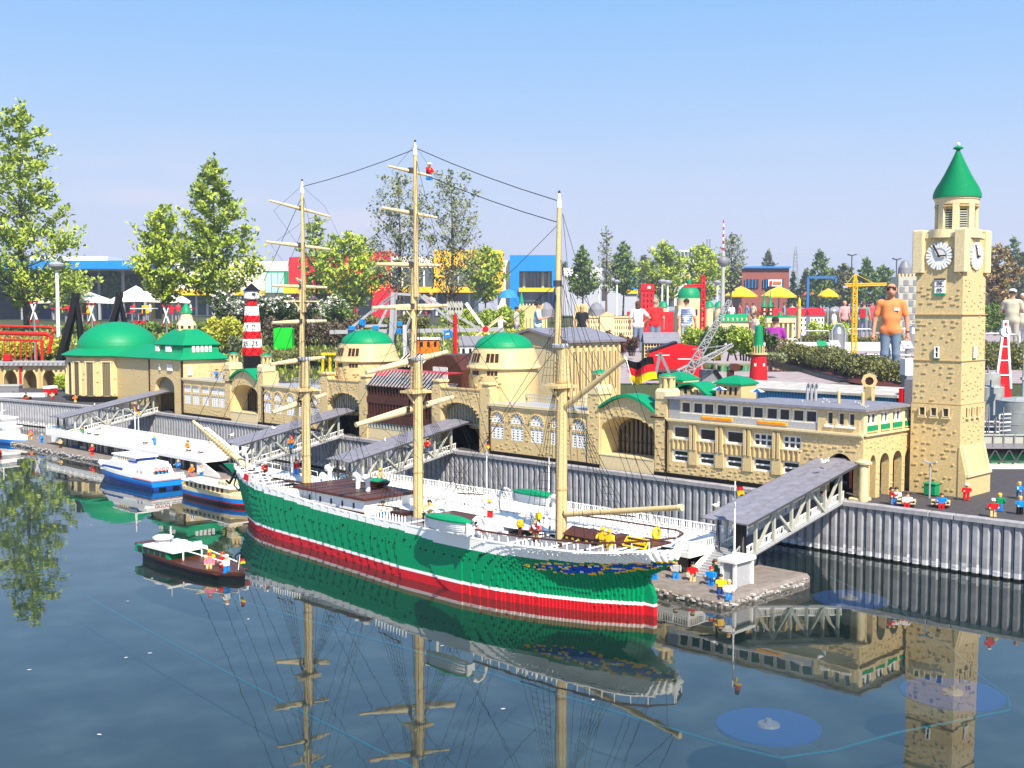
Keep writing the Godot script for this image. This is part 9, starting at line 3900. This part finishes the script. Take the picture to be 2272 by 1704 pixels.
	for i in 8:
		var a := PI / 2 * i / 7.0
		hs.append(Vector2(.099 * k * cos(a),.088 * k * sin(a)))
	hs.insert(0,Vector2(.098 * k,-.035 * k))
	g.lathe(hs,14,c + V.call(0,.025,-.022),0,TAU,.98,1.05)
	var bald: bool = extras.has("bald")
	if not bald: part(r,"hair",g,M.cloth)
	if extras.has("long_hair"):
		g = tinted()
		g.col = hair
		g.lathe([Vector2(.05 * k,-.24 * k),Vector2(.085 * k,-.12 * k),Vector2(.095 * k,.02 * k),Vector2(.07 * k,.06 * k)],12,c + V.call(0,0,-.045),0,TAU,1.0,.7)
		part(r,"long_hair",g,M.cloth)
	if extras.has("cap"):
		g = tinted()
		g.col = Color(.7,.7,.68)
		g.lathe([Vector2(.104 * k,.03 * k),Vector2(.1 * k,.08 * k),Vector2(.05 * k,.118 * k),Vector2(0,.122 * k)],14,c + V.call(0,.0,-.015))
		g.box(c + V.call(0,.04,.11),V.call(.14,.012,.09))
		part(r,"cap",g,M.cloth)
	if extras.has("backpack"):
		g = geo()
		g.bevel(-.15 * k,.15 * k,(sh - .45) * k,(sh - .02) * k,(lean - .3) * k,(lean - .13) * k,.04)
		part(r,"backpack",g,M.backpack)
	if extras.has("stripes"):
		for i in 7:
			g = geo()
			g.lathe([Vector2(.186 * k,.0),Vector2(.188 * k,.02 * k),Vector2(.186 * k,.045 * k)],16,V.call(0,hip + .02 + i * .07,lean * .5),0,TAU,1.0,.78)
			part(r,"stripe",g,M.stripe_blue)
	if extras.has("face"):
		g = tinted()
		g.col = Color(.02,.015,.012)
		for e in [-1,1]:
			g.box(c + V.call(e * .034,.004,.083),V.call(.014,.006,.008))
			g.box(c + V.call(e * .035,.024,.085),V.call(.03,.005,.008))
		g.col = Color(.3,.1,.08)
		g.box(c + V.call(0,-.052,.09),V.call(.036,.005,.008))
		part(r,"face_features",g,M.cloth)
		g = geo()
		g.bx(.05 * k,.15 * k,(sh - .165) * k,(sh - .115) * k,.13 * k,.139 * k)
		part(r,"chest_print",g,M.stone_white)
		g = geo()
		g.lathe([Vector2(.036 * k,-.012),Vector2(.036 * k,.012)],10,V.call(.285,sh - .54,.07))
		part(r,"wrist_watch",g,M.black)

func visitors():
	mat("backpack",190,30,50,.8)
	mat("stripe_blue",90,120,165,.85)
	var jeans := Color(.16,.22,.32)
	var white := Color(.75,.76,.78)
	var dark := Color(.03,.022,.018)
	var brown := Color(.1,.05,.03)
	var blond := Color(.45,.3,.14)
	person("man in orange t-shirt and jeans looking down, left of the clock tower",1975,629,21.5,1.8,-.35,Color(.86,.27,.09),jeans,dark,"down",.018,["face"])
	person("man in khaki shirt and grey cap seen from behind at the right edge",2243,638,34,1.82,2.6,Color(.5,.47,.36),Color(.42,.4,.34),dark,"fold",.03,["cap"])
	person("woman in white cap and white clothes cut by the right edge",2268,650,34,1.7,2.2,Color(.7,.66,.55),white,blond,"stand",.03,["cap"])
	person("woman in white top and jeans with long dark hair, hand on hip",1415,667,36,1.68,2.9,white,jeans,brown,"akimbo",.03,["long_hair"])
	person("bald man in red t-shirt and jeans seen from behind beside her",1453,662,36,1.8,3.2,Color(.62,.02,.02),jeans,dark,"stand",.03,["bald"])
	person("man in blue and white striped shirt seen from behind",1522,662,36,1.8,2.8,white,Color(.4,.5,.6),dark,"stand",.03,["stripes"])
	person("man in light blue shirt standing sideways left of the mizzen mast",1193,669,36,1.78,1.5,Color(.48,.62,.82),Color(.1,.16,.4),dark,"fold",.03)
	person("man in grey shirt before the broad green hedge",1146,686,39,1.6,1.2,Color(.45,.43,.4),jeans,dark,"stand",.035)
	person("child in white vest with arms spread by the windmill's vanes",1110,711,36,1.22,.6,white,Color(.3,.3,.35),dark,"wide",.03)
	person("blond woman in black top and white trousers seen from behind",1291,677,40,1.7,3.0,Color(.015,.015,.018),white,blond,"stand",.03,["long_hair"])
	person("blond woman carrying a red rucksack behind the main mast",957,691,44,1.66,2.8,Color(.6,.65,.75),Color(.1,.1,.14),blond,"stand",.04,["backpack"])
	person("child in pale green behind the gantry crane's boom",996,714,42,1.2,.4,Color(.45,.6,.4),Color(.3,.25,.2),brown,"stand",.04)
	person("person in purple shirt crouching behind the pond",1716,714,29,1.75,2.6,Color(.3,.03,.3),Color(.75,.15,.42),dark,"crouch",.03)
	person("girl in pale pink top holding up a camera behind the green shrubs",1674,692,33,1.42,-1.2,Color(.75,.55,.5),Color(.4,.2,.2),brown,"camera",.03)
	person("woman in pink top and dark skirt in the group by the yellow crane",1872,667,55,1.68,.3,Color(.75,.32,.32),dark,blond,"stand",.045)
	person("child in white with white cap left of the woman in pink",1849,686,52,1.25,.9,white,Color(.2,.3,.5),blond,"stand",.045,["cap"])
	person("man with blue rucksack right of the yellow crane",1915,668,52,1.75,2.6,Color(.1,.3,.25),Color(.2,.22,.3),brown,"stand",.045,["backpack"])
	person("woman in pale blue right behind the yellow crane mast",1902,672,58,1.65,2.0,Color(.4,.6,.62),Color(.1,.12,.2),brown,"stand",.05)
	person("person in red left of the man in orange",1932,668,60,1.7,.4,Color(.6,.06,.08),Color(.15,.15,.2),dark,"stand",.05)
	person("person in red before the blue shop front under the green tree",790,640,98,1.75,.2,Color(.65,.05,.05),Color(.5,.05,.05),brown,"stand",.07)
	for i in 8:
		var px: float = [1622,1640,1656,1670,1694,1712,1738,1756][i]
		var c: Color = [white,Color(.6,.1,.1),Color(.2,.3,.5),Color(.6,.55,.45)][i % 4]
		person("distant visitor in %s under the %s yellow parasol" % [["white","red","blue","beige"][i % 4],"left hand" if i < 4 else "right hand"],px,664 + (i % 3) * 3,80 + (i % 4) * 2,1.7,rnd(0,6),c,Color(.2,.2,.25),brown,"stand",.075)
	for i in 9:
		var px: float = [120,160,205,268,300,335,374,398,425][i]
		var c: Color = [dark,Color(.5,.05,.05),white][i % 3]
		person("distant guest in %s under the %s white parasol" % [["black","red","white"][i % 3],["leftmost","middle","right hand"][i / 3]],px,690 + (i % 3) * 4,62 + (i % 3) * 3,1.4,rnd(0,6),c,Color(.1,.1,.15),brown,"stand",.07)
